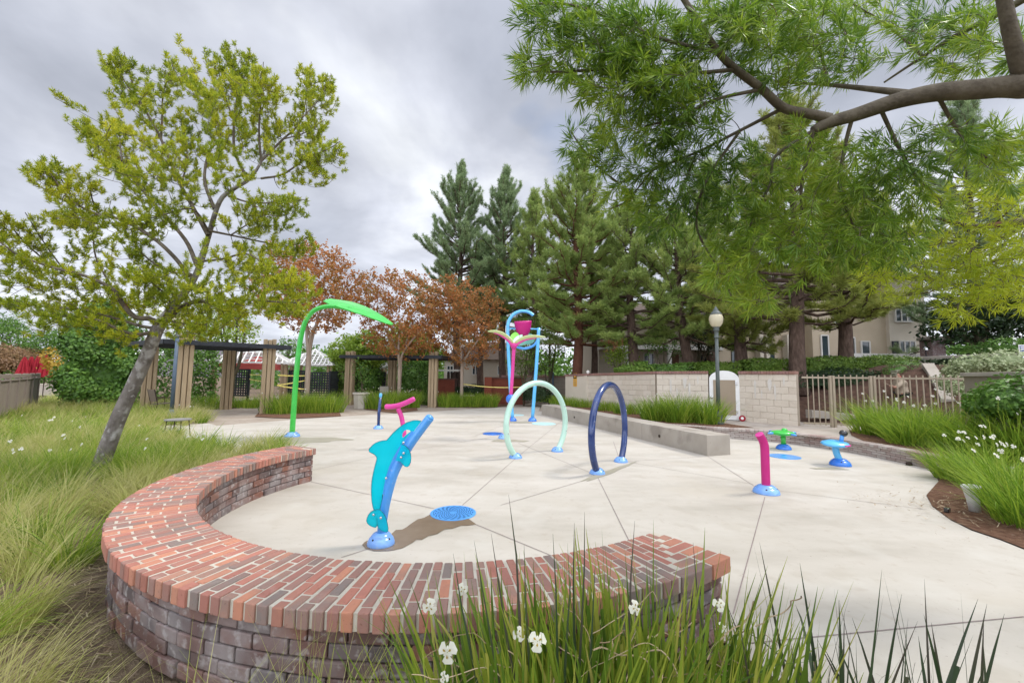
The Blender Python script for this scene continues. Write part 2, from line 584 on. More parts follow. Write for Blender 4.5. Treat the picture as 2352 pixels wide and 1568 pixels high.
m_limel = M('lime_leaf', [(.14, .24, .03), (.27, .39, .05), (.42, .52, .08)], scale=1.0, detail=4, rough=.5, island=.5, trans=TR)
m_hedge = M('hedge_leaf', [(.045, .11, .02), (.105, .22, .034), (.21, .36, .058)], scale=1.2, detail=4, rough=.45, spec=.4, island=.55, trans=.3)
m_hedged = M('dark_hedge_leaf', [(.010, .024, .009), (.025, .05, .016), (.05, .085, .025)], scale=1.5, detail=4, rough=.5, island=.5, trans=.25)
m_hedgel = M('bright_hedge_leaf', [(.06, .12, .018), (.13, .22, .03), (.22, .31, .05)], scale=1.5, detail=4, rough=.5, island=.55, trans=.3)
m_var = M('variegated_leaf', [(.12, .18, .06), (.36, .42, .22), (.55, .58, .38)], scale=2.5, detail=4, rough=.5, island=.6, trans=.25)
m_gold = M('gold_leaf', [(.18, .12, .015), (.42, .27, .03), (.50, .40, .08)], scale=2, rough=.55, island=.6, trans=.35)
m_rust = M('rust_shrub_leaf', [(.12, .09, .03), (.26, .15, .07), (.42, .30, .22)], scale=1.2, rough=.6, island=.55, trans=.3)
m_dead = M('dead_needles', [(.26, .11, .05), (.40, .20, .10)], scale=3, rough=.8, island=.6)
m_grass = M('feather_grass', [(.20, .26, .05), (.40, .43, .11), (.58, .55, .23), (.68, .62, .36)], scale=.9, detail=4, rough=.6, island=.55, trans=.48)
m_flag = M('flag_grass', [(.065, .14, .014), (.16, .29, .026), (.32, .44, .045), (.50, .52, .11)], scale=1.3, detail=3, rough=.5, island=.6, trans=TR)
m_iris = M('iris_blade', [(.05, .10, .016), (.12, .21, .024), (.22, .31, .035), (.34, .38, .05), (.48, .40, .14)], scale=2.5, detail=3, rough=.42, spec=.4, island=.8, trans=.4)
m_irisd = M('iris_blade_dark', [(.035, .05, .025), (.05, .085, .035), (.09, .075, .06), (.09, .14, .045)], scale=2.5, detail=3, rough=.42, spec=.4, island=.65, trans=.3)
m_petal = M('petal', [(.72, .71, .60), (.80, .79, .70)], scale=30, rough=.6, trans=.3)
m_pollen = M('petal_mark', [(.22, .16, .02), (.35, .25, .03)], scale=30, rough=.7)
m_glass = M('window_glass', [(.03, .045, .05), (.06, .08, .085)], scale=1, rough=.08, spec=.6)
m_house = M('house_stucco', [(.46, .38, .27), (.54, .45, .33)], scale=.7, rough=.9, bump=.2)
m_houseb = M('house_stucco_cream', [(.56, .50, .40), (.64, .58, .48)], scale=.7, rough=.9, bump=.2)
m_siding = M('siding', [(.44, .38, .29), (.50, .43, .34)], scale=1, rough=.8)
m_trim = M('house_trim', [(.66, .64, .58), (.72, .70, .65)], scale=1, rough=.7)
m_roof = M('roof_tile', [(.10, .075, .065), (.16, .12, .10)], scale=3, rough=.9, bump=.5)
m_door = M('brown_door', [(.12, .05, .025), (.16, .07, .035)], scale=3, rough=.6)
m_redbrick = M('red_brick', [(.16, .04, .025), (.22, .06, .035), (.19, .055, .035)], scale=4, island=.7, rough=.9)
m_rbm = M('red_brick_mortar', [(.10, .05, .04), (.14, .075, .06)], scale=4, rough=.95)
m_skin = M('skin', [(.36, .19, .13), (.42, .23, .16)], scale=9, rough=.6)
m_shirt = M('khaki_cloth', [(.36, .29, .21), (.44, .36, .27)], scale=8, rough=.9, bump=.3, bscale=30)
m_trous = M('dark_trousers', [(.02, .025, .02), (.04, .045, .035)], scale=8, rough=.9)
m_capc = M('olive_cap', [(.20, .20, .13), (.27, .27, .19)], scale=8, rough=.9)
m_plast = M('white_plastic', [(.55, .55, .52), (.68, .68, .66)], scale=4, rough=.5, spots=[(3, .55, .1, (.40, .38, .34), .5)])
# ------------------------------------------------------------------ sky and sun
SUN_E, SUN_A = math.radians(56), math.radians(72)
w = bpy.data.worlds.new('World')
SC.world = w
w.use_nodes = True
nt = w.node_tree
N, L = nt.nodes, nt.links
N.clear()
wo = N.new('ShaderNodeOutputWorld')
bg = N.new('ShaderNodeBackground')
bg.inputs['Strength'].default_value = .1
sk = N.new('ShaderNodeTexSky')
sk.sky_type = 'NISHITA'
sk.sun_disc = False
sk.sun_elevation = SUN_E
sk.sun_rotation = SUN_A
tc = N.new('ShaderNodeTexCoord')
sx = N.new('ShaderNodeSeparateXYZ')
L.new(tc.outputs['Generated'], sx.inputs[0])
mz = N.new('ShaderNodeMath'); mz.operation = 'MAXIMUM'; mz.inputs[1].default_value = 0.0
L.new(sx.outputs['Z'], mz.inputs[0])
az_ = N.new('ShaderNodeMath'); az_.operation = 'ADD'; az_.inputs[1].default_value = .22
L.new(mz.outputs[0], az_.inputs[0])
dx = N.new('ShaderNodeMath'); dx.operation = 'DIVIDE'
dy = N.new('ShaderNodeMath'); dy.operation = 'DIVIDE'
L.new(sx.outputs['X'], dx.inputs[0]); L.new(az_.outputs[0], dx.inputs[1])
L.new(sx.outputs['Y'], dy.inputs[0]); L.new(az_.outputs[0], dy.inputs[1])
cx = N.new('ShaderNodeCombineXYZ')
L.new(dx.outputs[0], cx.inputs[0]); L.new(dy.outputs[0], cx.inputs[1])


def wnoise(scale, detail, off, dist=0.0):
    mp = N.new('ShaderNodeMapping')
    mp.inputs['Location'].default_value = off
    L.new(cx.outputs[0], mp.inputs['Vector'])
    q = N.new('ShaderNodeTexNoise')
    q.inputs['Scale'].default_value = scale
    q.inputs['Detail'].default_value = detail
    q.inputs['Roughness'].default_value = .52
    q.inputs['Distortion'].default_value = dist
    L.new(mp.outputs[0], q.inputs['Vector'])
    return q.outputs['Fac']


n1 = wnoise(1.25, 6, (CLOUD_X, CLOUD_Y, 1.7), .35)
r1 = N.new('ShaderNodeValToRGB')
e = r1.color_ramp.elements
e[0].position, e[0].color = .32, (3.3, 3.5, 4.05, 1)
e[1].position, e[1].color = .47, (4.3, 4.5, 5.1, 1)
q = e.new(.56); q.color = (5.3, 5.5, 6.1, 1)
q = e.new(.68); q.color = (7.2, 7.4, 7.7, 1)
L.new(n1, r1.inputs['Fac'])
n2 = wnoise(3.4, 7, (2.2, 8.3, .3), .2)
r2 = N.new('ShaderNodeMapRange')
r2.inputs['From Min'].default_value = .3; r2.inputs['From Max'].default_value = .75
r2.inputs['To Min'].default_value = .88; r2.inputs['To Max'].default_value = 1.13
L.new(n2, r2.inputs['Value'])
# brighter, thinner cloud low over the horizon
hz = N.new('ShaderNodeMapRange')
hz.inputs['From Min'].default_value = 0; hz.inputs['From Max'].default_value = .45
hz.inputs['To Min'].default_value = 1.28; hz.inputs['To Max'].default_value = 1.0
L.new(mz.outputs[0], hz.inputs['Value'])
mm = N.new('ShaderNodeMath'); mm.operation = 'MULTIPLY'
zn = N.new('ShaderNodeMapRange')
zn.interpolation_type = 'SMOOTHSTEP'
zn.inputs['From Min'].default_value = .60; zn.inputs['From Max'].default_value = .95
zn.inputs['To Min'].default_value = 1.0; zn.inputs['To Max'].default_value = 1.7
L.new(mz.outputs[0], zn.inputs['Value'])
# brighter sky half added behind the photographer to light surfaces facing the camera
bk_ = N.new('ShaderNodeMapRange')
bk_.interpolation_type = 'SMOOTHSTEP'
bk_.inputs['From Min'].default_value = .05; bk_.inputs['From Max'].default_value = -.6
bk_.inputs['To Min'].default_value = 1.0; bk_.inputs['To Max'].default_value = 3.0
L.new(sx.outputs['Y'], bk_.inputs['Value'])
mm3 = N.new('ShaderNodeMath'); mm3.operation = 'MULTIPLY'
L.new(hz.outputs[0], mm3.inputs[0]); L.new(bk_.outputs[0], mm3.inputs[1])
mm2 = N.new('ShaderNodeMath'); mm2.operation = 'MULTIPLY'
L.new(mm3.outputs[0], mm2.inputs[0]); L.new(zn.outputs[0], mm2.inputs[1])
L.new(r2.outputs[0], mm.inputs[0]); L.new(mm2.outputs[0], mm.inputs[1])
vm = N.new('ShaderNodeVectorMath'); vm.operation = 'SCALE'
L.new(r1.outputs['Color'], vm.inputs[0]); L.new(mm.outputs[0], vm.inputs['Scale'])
# a few thin places let the blue through
n3 = wnoise(1.9, 4, (7.1, 3.3, 4.4), .2)
r3 = N.new('ShaderNodeMapRange')
r3.inputs['From Min'].default_value = .60; r3.inputs['From Max'].default_value = .74
r3.inputs['To Min'].default_value = .06; r3.inputs['To Max'].default_value = .45
L.new(n3, r3.inputs['Value'])
mx = N.new('ShaderNodeMix'); mx.data_type = 'RGBA'
L.new(r3.outputs[0], mx.inputs['Factor'])
L.new(vm.outputs[0], mx.inputs['A']); L.new(sk.outputs[0], mx.inputs['B'])
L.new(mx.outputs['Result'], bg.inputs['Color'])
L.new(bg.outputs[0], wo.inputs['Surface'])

sl = bpy.data.lights.new('sun', 'SUN')
sl.energy = 1.5
sl.angle = math.radians(10)
sl.color = (1, .95, .87)
so = bpy.data.objects.new('sun', sl)
COL.objects.link(so)
so.location = (20, 6, 40)
sv = Vector((math.cos(SUN_E) * math.sin(SUN_A), math.cos(SUN_E) * math.cos(SUN_A), math.sin(SUN_E)))
so.rotation_euler = sv.to_track_quat('Z', 'Y').to_euler()
SC.view_settings.view_transform = 'Standard'
SC.view_settings.look = 'None'
SC.view_settings.exposure = EXPOSURE
SC.view_settings.gamma = 1.0
SC.cycles.max_bounces = 10
SC.cycles.diffuse_bounces = 7
SC.cycles.transmission_bounces = 7
SC.cycles.transparent_max_bounces = 8

# ------------------------------------------------------------------ ground
def struct(name, pts, mt, z=None):
    pts = np.asarray(pts, float)
    if z is not None:
        pts = np.c_[pts[:, :2], np.full(len(pts), z)]
    return kind(MB()(sheet(pts)).build(name, mt), 'structure')


# rise of the planted bank behind the block wall and the railings
BANK = np.array([[2.0, 45], [2.9, 22.3], [5.4, 15.7], [7.8, 14.4], [8.8, 13.1], [9.85, 12.9], [11.0, 11.9], [12.2, 10.8], [14, 8.5], [20, 2]])


def bank_d(x, y):
    x, y = np.asarray(x, float), np.asarray(y, float)
    best = np.full(x.shape, 1e9)
    sg = np.zeros(x.shape)
    for a, b in zip(BANK[:-1], BANK[1:]):
        d = b - a
        t = np.clip(((x - a[0]) * d[0] + (y - a[1]) * d[1]) / (d @ d), 0, 1)
        qx, qy = a[0] + t * d[0] - x, a[1] + t * d[1] - y
        dist = np.hypot(qx, qy)
        cr = d[0] * (y - a[1]) - d[1] * (x - a[0])
        u = dist < best
        best = np.where(u, dist, best)
        sg = np.where(u, np.sign(cr), sg)
    return best * sg


def hgt(x, y):
    d = bank_d(x, y)
    t = np.clip((d - .9) / 4.6, 0, 1)
    t2 = np.clip((d - 1.6) / 3.6, 0, 1)
    ex_ = .50 * t2 * t2 * (3 - 2 * t2) * np.clip((np.asarray(x, float) - 13.2) / 1.6, 0, 1)
    return .24 + ex_ + 1.55 * t * t * (3 - 2 * t) + .05 * np.sin(x * 1.3) * np.sin(y * 1.1) * (t > 0)


def T(px, py):
    d = ray(px, py)
    for s in np.arange(8, 70, .05):
        q = C0 + d * (s / d[1])
        if bank_d(q[0], q[1]) > 0 and q[2] < hgt(q[0], q[1]):
            return q
    return P(px, py, 20)


ground = struct('ground', [(-260, -60), (260, -60), (260, 420), (-260, 420)], m_soil, -.035)
gx, gy = np.meshgrid(np.linspace(2, 60, 117), np.linspace(2, 60, 117), indexing='ij')
d_ = bank_d(gx, gy)
V = np.stack([gx, gy, np.where(d_ > -.25, hgt(gx, gy), np.nan)], -1)
idx = np.arange(117 * 117).reshape(117, 117)
ok = ~np.isnan(V[..., 2])
F = []
for i in range(116):
    for j in range(116):
        if ok[i, j] and ok[i + 1, j] and ok[i + 1, j + 1] and ok[i, j + 1]:
            F.append((idx[i, j], idx[i + 1, j], idx[i + 1, j + 1], idx[i, j + 1]))
V = np.nan_to_num(V.reshape(-1, 3), nan=0.0)
used = np.unique(np.array(F))
remap = -np.ones(len(V), int)
remap[used] = np.arange(len(used))
kind(MB().add(V[used], remap[np.array(F)]).build('slope', m_slope, smooth=True), 'structure')

# low far hill on the left
hx = np.linspace(-130, -40, 30)
prof = 10.5 + 2.2 * np.sin(hx * .09) + np.where(hx > -75, -(hx + 75) * .18, 0)
Vh = [(x, 150, -1) for x in hx] + [(x, 158, max(1, p)) for x, p in zip(hx, prof)] + [(x, 190, -1) for x in hx]
Fh = [(i, i + 1, 30 + i + 1, 30 + i) for i in range(29)] + [(30 + i, 31 + i, 61 + i, 60 + i) for i in range(29)]
kind(MB().add(Vh, Fh).build('hill', m_hill, smooth=True), 'structure')

# brick bench: ring centre and radii (fitted to the photograph)
BC, RI, RO = A(-.584, 5.381), 2.70, 3.265
TA, TB = math.radians(153.6), math.radians(308.2)


def ring(r, a, z=0.0):
    return A(BC[0] + r * math.cos(a), BC[1] + r * math.sin(a), z)


wall_mid = [ring(3.0, a) for a in np.linspace(TA, TB, 40)]
pad_pts = [(1.55, 2.28), (2.7, 2.05), (4.2, 2.0), (6.2, 2.2)]
pad_pts += [G(*q)[:2] for q in [(2420, 1290), (2352, 1261), (2299, 1240), (2233, 1218), (2184, 1194), (2142, 1163), (2128, 1138), (2140, 1122), (2160, 1112)]]
pad_pts += [G(*q)[:2] for q in [(2139, 1076), (2086, 1063), (1959, 1037), (1764, 1011)]]
pad_pts += [(5.4, 12.2), (1.3, 20.0)]
pad_pts += [G(*q)[:2] for q in [(1240, 935), (1150, 935), (1000, 944), (800, 955), (706, 961), (498, 977), (480, 972), (368, 979), (300, 990)]]
pad_pts += [(-7.9, 8.6), (-5.6, 8.3), (-3.9, 7.3)]
pad_pts += [q[:2] for q in wall_mid]
pb = MB()
pb(sheet([(x, y, 0) for x, y in pad_pts]))


def joint(p, q, w=.0085):
    a, b = G(*p), G(*q)
    d = unit(b - a)
    s = A(-d[1], d[0], 0) * w / 2
    z = A(0, 0, .004)
    pb.add([a - s + z, b - s + z, b + s + z, a + s + z], [(0, 1, 2, 3)], 1)


for p, q in [((1062, 1160), (1185, 1052)), ((1185, 1052), (1300, 958)), ((700, 1103), (998, 1168)), ((1088, 1202), (1284, 1283)), ((1372, 1094), (1449, 1250)),
             ((1757, 1141), (1684, 1410)), ((1626, 1048), (1742, 1122)), ((1690, 1480), (2352, 1416)), ((1190, 1017), (1363, 1088)), ((1409, 1014), (1421, 1050)),
             ((1440, 1060), (1730, 1112)), ((1372, 1094), (1150, 1160)), ((1090, 1001), (1200, 960)), ((784, 1280), (850, 1259)), ((718, 1080), (870, 1046)), ((870, 1046), (1150, 1000)),
             ((1790, 1127), (2128, 1170)), ((1010, 1000), (760, 970)), ((1640, 1047), (1430, 1060))]:
    joint(p, q)
pad = kind(pb.build('pavement', [m_pad, m_joint]), 'structure')

path_pts = [G(*q)[:2] for q in [(1300, 945), (1150, 960), (1000, 965), (800, 972), (706, 975), (560, 985), (420, 985), (330, 975), (330, 962)]]
path_pts += [(-16.5, 15), (-19, 22), (-16, 31), (0, 31), (3, 24)]
struct('path', path_pts, m_path, -.012)

ter = [G(1540, 978, .25)[:2], (5.1, 12.4), (6.2, 11.75), (6.9, 11.25), (7.5, 10.35), (7.85, 9.5), (8.05, 8.4), (8.05, 7.4), (7.9, 6.6), (9.5, 4.5), (16, 5), (12.9, 11.2), (10.5, 13.4), (8.3, 14.8), (5.9, 16.2), (3.4, 22.5), (2.2, 22.5), (2.3, 19.4), (4.1, 14.2)]
struct('terrace', ter, m_terr, .25)

# planted beds: raised skirts of mulch
def bed(pts, z, mt=m_mulch, name='planting_bed'):
    return struct(name, pts, mt, z)


bed([(2.35, 19.3), (4.35, 13.2), (5.0, 12.0), (7.0, 12.2), (6.5, 14.0), (5.3, 15.3), (3.0, 22)], .258)
bed([(8.6, 10.7), (8.1, 9.7), (8.15, 8.4), (8.12, 7.4), (8.0, 6.4), (9.5, 4.5), (15, 5), (12.0, 10.6), (10.6, 11.7), (9.5, 11.9)], .258)
bed([G(*q)[:2] for q in [(2156, 1106), (2128, 1138), (2142, 1163), (2184, 1194), (2233, 1218), (2299, 1240), (2352, 1261), (2420, 1290)]] + [(8, 2.5), (9.5, 4.5), (8.1, 7.0), (7.8, 7.6)], .012)
bed([G(*q)[:2] for q in [(585, 957), (666, 961), (784, 956), (775, 938), (700, 925), (610, 930)]], .010)
bed([G(*q)[:2] for q in [(838, 940), (910, 949), (960, 942), (952, 926), (880, 918), (840, 926)]], .010)
bed([G(*q)[:2] for q in [(1000, 935), (1130, 936), (1215, 925), (1240, 908), (1010, 905)]], .010)
bed([G(*q)[:2] for q in [(505, 939), (625, 932), (625, 918), (520, 922)]], .010)

# fallen straw and chips (uncounted litter)
lit = MB()
n = 2600
a = rng.uniform(TA - .05, TB - .25, n)
r = 3.28 + np.abs(rng.normal(0, .42, n))
c = np.stack([BC[0] + r * np.cos(a), BC[1] + r * np.sin(a), np.full(n, -.022) + rng.uniform(0, .018, n)], 1)
lit(blades(c, rng.uniform(.04, .16, n), rng.uniform(.004, .011, n), rng.uniform(0, 6.28, n), rng.uniform(1.2, 1.62, n), .1, 2))
for px, py, sx_, k in [(2200, 1170, .8, 380), (1600, 968, .6, 100)]:
    g_ = G(px, py, .02 if py > 1000 else .26)
    c = g_ + np.c_[rng.normal(0, sx_ * .6, k), rng.normal(0, sx_ * .6, k), rng.uniform(0, .02, k)]
    lit(blades(c, rng.uniform(.03, .10, k), rng.uniform(.006, .02, k), rng.uniform(0, 6.28, k), rng.uniform(1.1, 1.6, k), .1, 2))
kind(lit.build('mulch_litter', m_straw), 'stuff')
lp = MB()
n = 420
u = rng.uniform(0, 1, n)
cxy = np.c_[rng.uniform(-2.6, 6.0, n), rng.uniform(2.2, 11, n)]
edge = np.concatenate([[G(*q)[:2] for q in [(2352, 1261), (2233, 1218), (2142, 1163), (2128, 1138), (2139, 1078), (2086, 1068), (1959, 1042), (1764, 1016)]]])
for k in range(200):
    i = rng.integers(0, len(edge) - 1)
    s = rng.uniform()
    cxy[k] = edge[i] * (1 - s) + edge[i + 1] * s + rng.normal(0, .22, 2) - A(.25, .05)
inring = np.hypot(cxy[:, 0] - BC[0], cxy[:, 1] - BC[1])
keep = (inring < 2.6) | (cxy[:, 0] > 1.9)
cxy = cxy[keep]
lp(blades(np.c_[cxy, np.full(len(cxy), .006)], rng.uniform(.015, .06, len(cxy)), rng.uniform(.003, .008, len(cxy)), rng.uniform(0, 6.28, len(cxy)), 1.5, .05, 2))
kind(lp.build('leaf_litter', m_straw), 'stuff')

# wet streak from the dolphin to the drain, damp and painted shade patches round other jets
wet = [(190, 1400), (215, 1372), (262, 1350), (330, 1330), (460, 1300), (500, 1262), (560, 1258), (600, 1236), (640, 1205), (700, 1165), (760, 1150), (820, 1118), (900, 1150), (1170, 1160), (1240, 1210), (1160, 1222),
       (1100, 1222), (1020, 1250), (950, 1256), (880, 1300), (800, 1318), (740, 1352), (690, 1352), (650, 1382), (560, 1430), (480, 1448), (430, 1455), (300, 1457), (220, 1432)]
struct('puddle', [G(784 + x / 4, 901.6 + y / 4) for x, y in wet], m_wet, .005)
for k, (px, py, rx, ry) in enumerate([(690, 1010, 1.1, .5), (1400, 1083, .62, .12), (1168, 1012, .45, .22), (1196, 970, .7, .25), (1905, 1076, .32, .10)]):  # the leaf shower patch paints shade in the damp tone
    c = G(px, py)
    pts = []
    for t in np.linspace(0, 2 * PI, 40, endpoint=False):
        wob = 1 + .16 * math.sin(3 * t + k) + .1 * math.sin(7 * t)
        pts.append((c[0] + rx * wob * math.cos(t), c[1] + ry * wob * math.sin(t) + (1.2 * rx * wob * math.cos(t) if k == 1 else 0), 0))
    struct('damp_shade_patch', pts, m_damp_shade, .005)

# ------------------------------------------------------------------ curved brick bench
def arc_block(r0, r1, a0, a1, z0, z1, ctr=BC):
    f = lambda r, a, z: (ctr[0] + r * math.cos(a), ctr[1] + r * math.sin(a), z)
    return hexa([f(r0, a0, z0), f(r1, a0, z0), f(r1, a1, z0), f(r0, a1, z0)], [f(r0, a0, z1), f(r1, a0, z1), f(r1, a1, z1), f(r0, a1, z1)])


def arc_body(r0, r1, a0, a1, z0, z1, n=60, ctr=BC):
    V, F = [], []
    for a in np.linspace(a0, a1, n + 1):
        for r, z in ((r0, z0), (r1, z0), (r1, z1), (r0, z1)):
            V.append((ctr[0] + r * math.cos(a), ctr[1] + r * math.sin(a), z))
    for i in range(n):
        for k in range(4):
            F.append((i * 4 + k, (i + 1) * 4 + k, (i + 1) * 4 + (k + 1) % 4, i * 4 + (k + 1) % 4))
    F += [(3, 2, 1, 0), (n * 4, n * 4 + 1, n * 4 + 2, n * 4 + 3)]
    return V, F


bench = thing('curved_brick_bench', 'curved red brick seat wall sweeping round the blue dolphin in the foreground', 'seat wall', (BC[0], BC[1] - 3, 0))
mo = MB()
mo(arc_body(RI + .012, RO - .012, TA + .004, TB - .004, .408, .4935), 0)
o = mo.build('cap_mortar', m_mort, bench, smooth=False)
cb = MB()
nc = 117
da = (TB - TA) / nc
MW = .17
for i in range(nc):
    a0 = TA + i * da
    # running bond across the seat: joints shift from row to row
    cuts = [RI, RI + .21, RI + .42, RO] if i % 2 else [RI, RI + .105, RI + .315, RI + .50, RO]
    cuts = [cuts[0]] + [c_ + rng.normal(0, .012) for c_ in cuts[1:-1]] + [cuts[-1]]
    am = a0 + da * .5
    rlim = RO if am < TB - MW * .955 else RI + (TB - am) / MW * (RO - RI) - .008
    if rlim < RO:
        cuts = [c_ for c_ in cuts if c_ < rlim - .05] + [rlim]
    for r0, r1 in zip(cuts[:-1], cuts[1:]):
        if r1 - r0 < .02:
            continue
        ja, jr = rng.normal(0, .0012), rng.normal(0, .002)
        cb(arc_block((r0 + .0065 + jr) if r0 > RI else RI + rng.normal(0, .003), (r1 - .0065 + jr) if r1 < RO else RO + rng.normal(0, .003), a0 + .0025 + ja, a0 + da - .0025 + ja, .405, .4985 + rng.normal(0, .0015)))
# mitred bricks at the near end, laid along the bench
for k in range(7):
    r0, r1 = RI + k * (RO - RI) / 7, RI + (k + 1) * (RO - RI) / 7
    w_ = (k + .5) / 7 * MW - .004 if k < 6 else MW * .955 - .002
    if w_ < .012:
        continue
    ed = [TB, TB - min(w_, .066), TB - w_] if w_ > .085 else [TB, TB - w_]
    for a1, a0 in zip(ed[:-1], ed[1:]):
        cb(arc_block(r0 + (.0065 if k else 0), r1 - (.0065 if k < 6 else 0), a0 + .0026, a1 - (.0026 if a1 < TB else 0), .405, .4985 + rng.normal(0, .0015)))
bevel(cb.build('cap_bricks', m_cap, bench), .006, 2)
bm = MB()
bm(arc_body(RI + .072, RO - .072, TA + .022, TB - .022, -.03, .405), 0)
bm.build('body_mortar', m_bmort, bench)
bd = MB()
rows = 5
hr = .405 / rows
for side, (rA, rB) in enumerate(((RO - .10, RO - .050), (RI + .050, RI + .10))):
    rm = RO - .05 if side == 0 else RI + .05
    nb = int((TB - TA - .03) * rm / .205)
    db = (TB - TA - .03) / nb
    for j in range(rows):
        off = .5 * db * (j % 2)
        for i in range(-1, nb + 1):
            a0 = max(TA + .015, TA + .015 + i * db + off)
            a1 = min(TB - .015, TA + .015 + (i + 1) * db + off)
            if a1 - a0 < .012:
                continue
            jr = rng.normal(0, .0045)
            g = .004 / rm
            bd(arc_block(rA + (jr if side else 0), rB + (jr if not side else 0), a0 + g, a1 - g, j * hr + .004 - .008 * (j == 0), (j + 1) * hr - .004 + rng.normal(0, .001)))
# brick ends
for aa, s in ((TA + .015, -1), (TB - .015, 1)):
    for j in range(rows):
        for r0, r1 in ((RI + .055, RI + .26), (RI + .268, RO - .055)) if j % 2 else ((RI + .055, RI + .15), (RI + .158, RI + .36), (RI + .368, RO - .055)):
            lo, hi = (aa - .012, aa + .006) if s < 0 else (aa - .006, aa + .012)
            bd(arc_block(r0, r1, lo, hi, j * hr + .004, (j + 1) * hr - .004))
bevel(bd.build('body_bricks', m_brick, bench), .007, 2)

# ------------------------------------------------------------------ concrete bench wall
f0, f1 = G(1625, 1047), G(1685, 1048)
dirb = unit(A(-.300, .954, 0))
nrm = A(dirb[1], -dirb[0], 0)
f1 = f0 + nrm * .62
ln = 9.6
b = [f0, f1, f1 + dirb * ln, f0 + dirb * ln]
cw = MB()
cuts_ = [0, 2.35, 4.75, 7.15, 9.6]
for i_, (u0, u1) in enumerate(zip(cuts_[:-1], cuts_[1:])):
    g0, g1 = (0 if i_ == 0 else .004), (0 if i_ == 3 else .004)
    bb = [f0 + dirb * (u0 + g0), f1 + dirb * (u0 + g0), f1 + dirb * (u1 - g1), f0 + dirb * (u1 - g1)]
    cw(hexa([q - A(0, 0, .03) for q in bb], [q + A(0, 0, .44) for q in bb]))
cw_o = bevel(cw.build('concrete_bench', m_conc, origin=f0), .012, 2)
tag(cw_o, 'long low pale concrete bench wall running back beside the hoops', 'seat wall')
for u in (1.6, 6.4):
    q = f0 + dirb * u - nrm * .004 + A(0, 0, .20)
    lt = MB()
    lt(lathe([(.038, 0), (.038, .008), (.028, .010), (.026, .004), (0, .004)], q, 16, -nrm))
    cv = lt.build('recessed_fitting', m_dark, cw_o)

# ------------------------------------------------------------------ curved grey brick retaining wall
cp = [(4.3, 12.75, 0), (5.1, 12.35, 0), (6.2, 11.7, 0)] + [G(*q) for q in [(1764, 1013), (1860, 1024), (1959, 1039.5), (2086, 1065.6), (2139, 1078)]] + [(7.98, 7.0, 0), (7.8, 6.4, 0)]
rp = smooth_path(cp, 8)
seg = np.linalg.norm(np.diff(rp, axis=0), axis=1)
cum = np.concatenate([[0], np.cumsum(seg)])
LEN = cum[-1]


def along(s):
    s = np.clip(s, 0, LEN)
    i = min(np.searchsorted(cum, s, 'right') - 1, len(rp) - 2)
    t = (s - cum[i]) / (seg[i] + 1e-9)
    p = rp[i] * (1 - t) + rp[i + 1] * t
    d = unit(rp[min(i + 2, len(rp) - 1)] - rp[max(0, i - 1)])
    return p, A(-d[1], d[0], 0) * 1.0


def rblock(s0, s1, o0, o1, z0, z1):
    p0, n0 = along(s0)
    p1, n1 = along(s1)
    q = [p0 + n0 * o0, p1 + n1 * o0, p1 + n1 * o1, p0 + n0 * o1]
    return hexa([v + A(0, 0, z0) for v in q], [v + A(0, 0, z1) for v in q])


rw = thing('curved_retaining_wall', 'low curved grey brick wall holding up the terrace behind the saucer toys', 'retaining wall', (6.8, 11.0, 0))
rmb, rbb = MB(), MB()
K = 60
for i in range(K):
    rmb(rblock(LEN * i / K, LEN * (i + 1) / K, .012, .20, -.03, .205))
rmb.build('core', m_gmort, rw)
rows, hr2 = 4, .205 / 4
nb = int(LEN / .21)
for j in range(rows):
    for i in range(-1, nb + 1):
        s0 = max(0, (i + .5 * (j % 2)) * LEN / nb)
        s1 = min(LEN, (i + 1 + .5 * (j % 2)) * LEN / nb)
        if s1 - s0 < .03:
            continue
        rbb(rblock(s0 + .004, s1 - .004, rng.normal(0, .002), .05, j * hr2 + .003, (j + 1) * hr2 - .003))
bevel(rbb.build('wall_bricks', m_gbrick, rw), .005, 1)
rcap = MB()
nk = int(LEN / .10)
for i in range(nk):
    rcap(rblock(LEN * i / nk + .003, LEN * (i + 1) / nk - .003, -.022, .27, .206, .27))
bevel(rcap.build('cap_bricks', m_gbrick, rw), .006, 1)

# ------------------------------------------------------------------ water toys
def base_dome(c, R, h, parent, mt=m_base, n=28, sx=1.0, sy=1.0):
    pr = [(R, 0), (R, h * .10), (R * .97, h * .28), (R * .87, h * .52), (R * .76, h * .66), (R * .735, h * .67), (R * .72, h * .74), (R * .60, h * .90), (R * .45, h * .99), (R * .3, h), (0, h)]
    o = MB()(lathe(pr, c, n, sx=sx, sy=sy)).build('base_dome', mt, parent, smooth=True)
    for a in (-.5, 2.2, 4.2):
        q = np.asarray(c) + A(R * .80 * sx * math.cos(a), R * .80 * sy * math.sin(a), h * .60)
        MB()(lathe([(R * .075, -.01), (R * .075, .004), (0, .004)], q, 10, (math.cos(a), math.sin(a), 1.1))).build('bolt', m_blackb, o)
    return o


def bolts(pts, axis, parent, r=.014, name='bolt'):
    for q in pts:
        MB()(lathe([(r, -.004), (r, .006), (r * .8, .010), (0, .011)], q, 12, axis)).build(name, m_steel, parent, smooth=True)


# dolphin spray post: an upright leaning tube carrying a flat see-through dolphin
D0 = G(875, 1249)
DY = D0[1]
dol = thing('dolphin_spray_post', 'blue dolphin spray post with see-through cyan body inside the brick bench', 'water toy', D0)
dp = lambda x, y, off=0.0: P(784 + x / 4, 901.6 + y / 4, DY + off)
base_dome(D0, .132, .115, dol)
tb = smooth_path([dp(368, 1320), dp(372, 1250), dp(385, 1150), dp(410, 1010), dp(445, 870), dp(490, 730), dp(550, 610), dp(640, 465), (dp(722, 350)), dp(812, 232)], 6)
tt = MB()(tube(tb, np.linspace(.042, .044, len(tb)), 18))
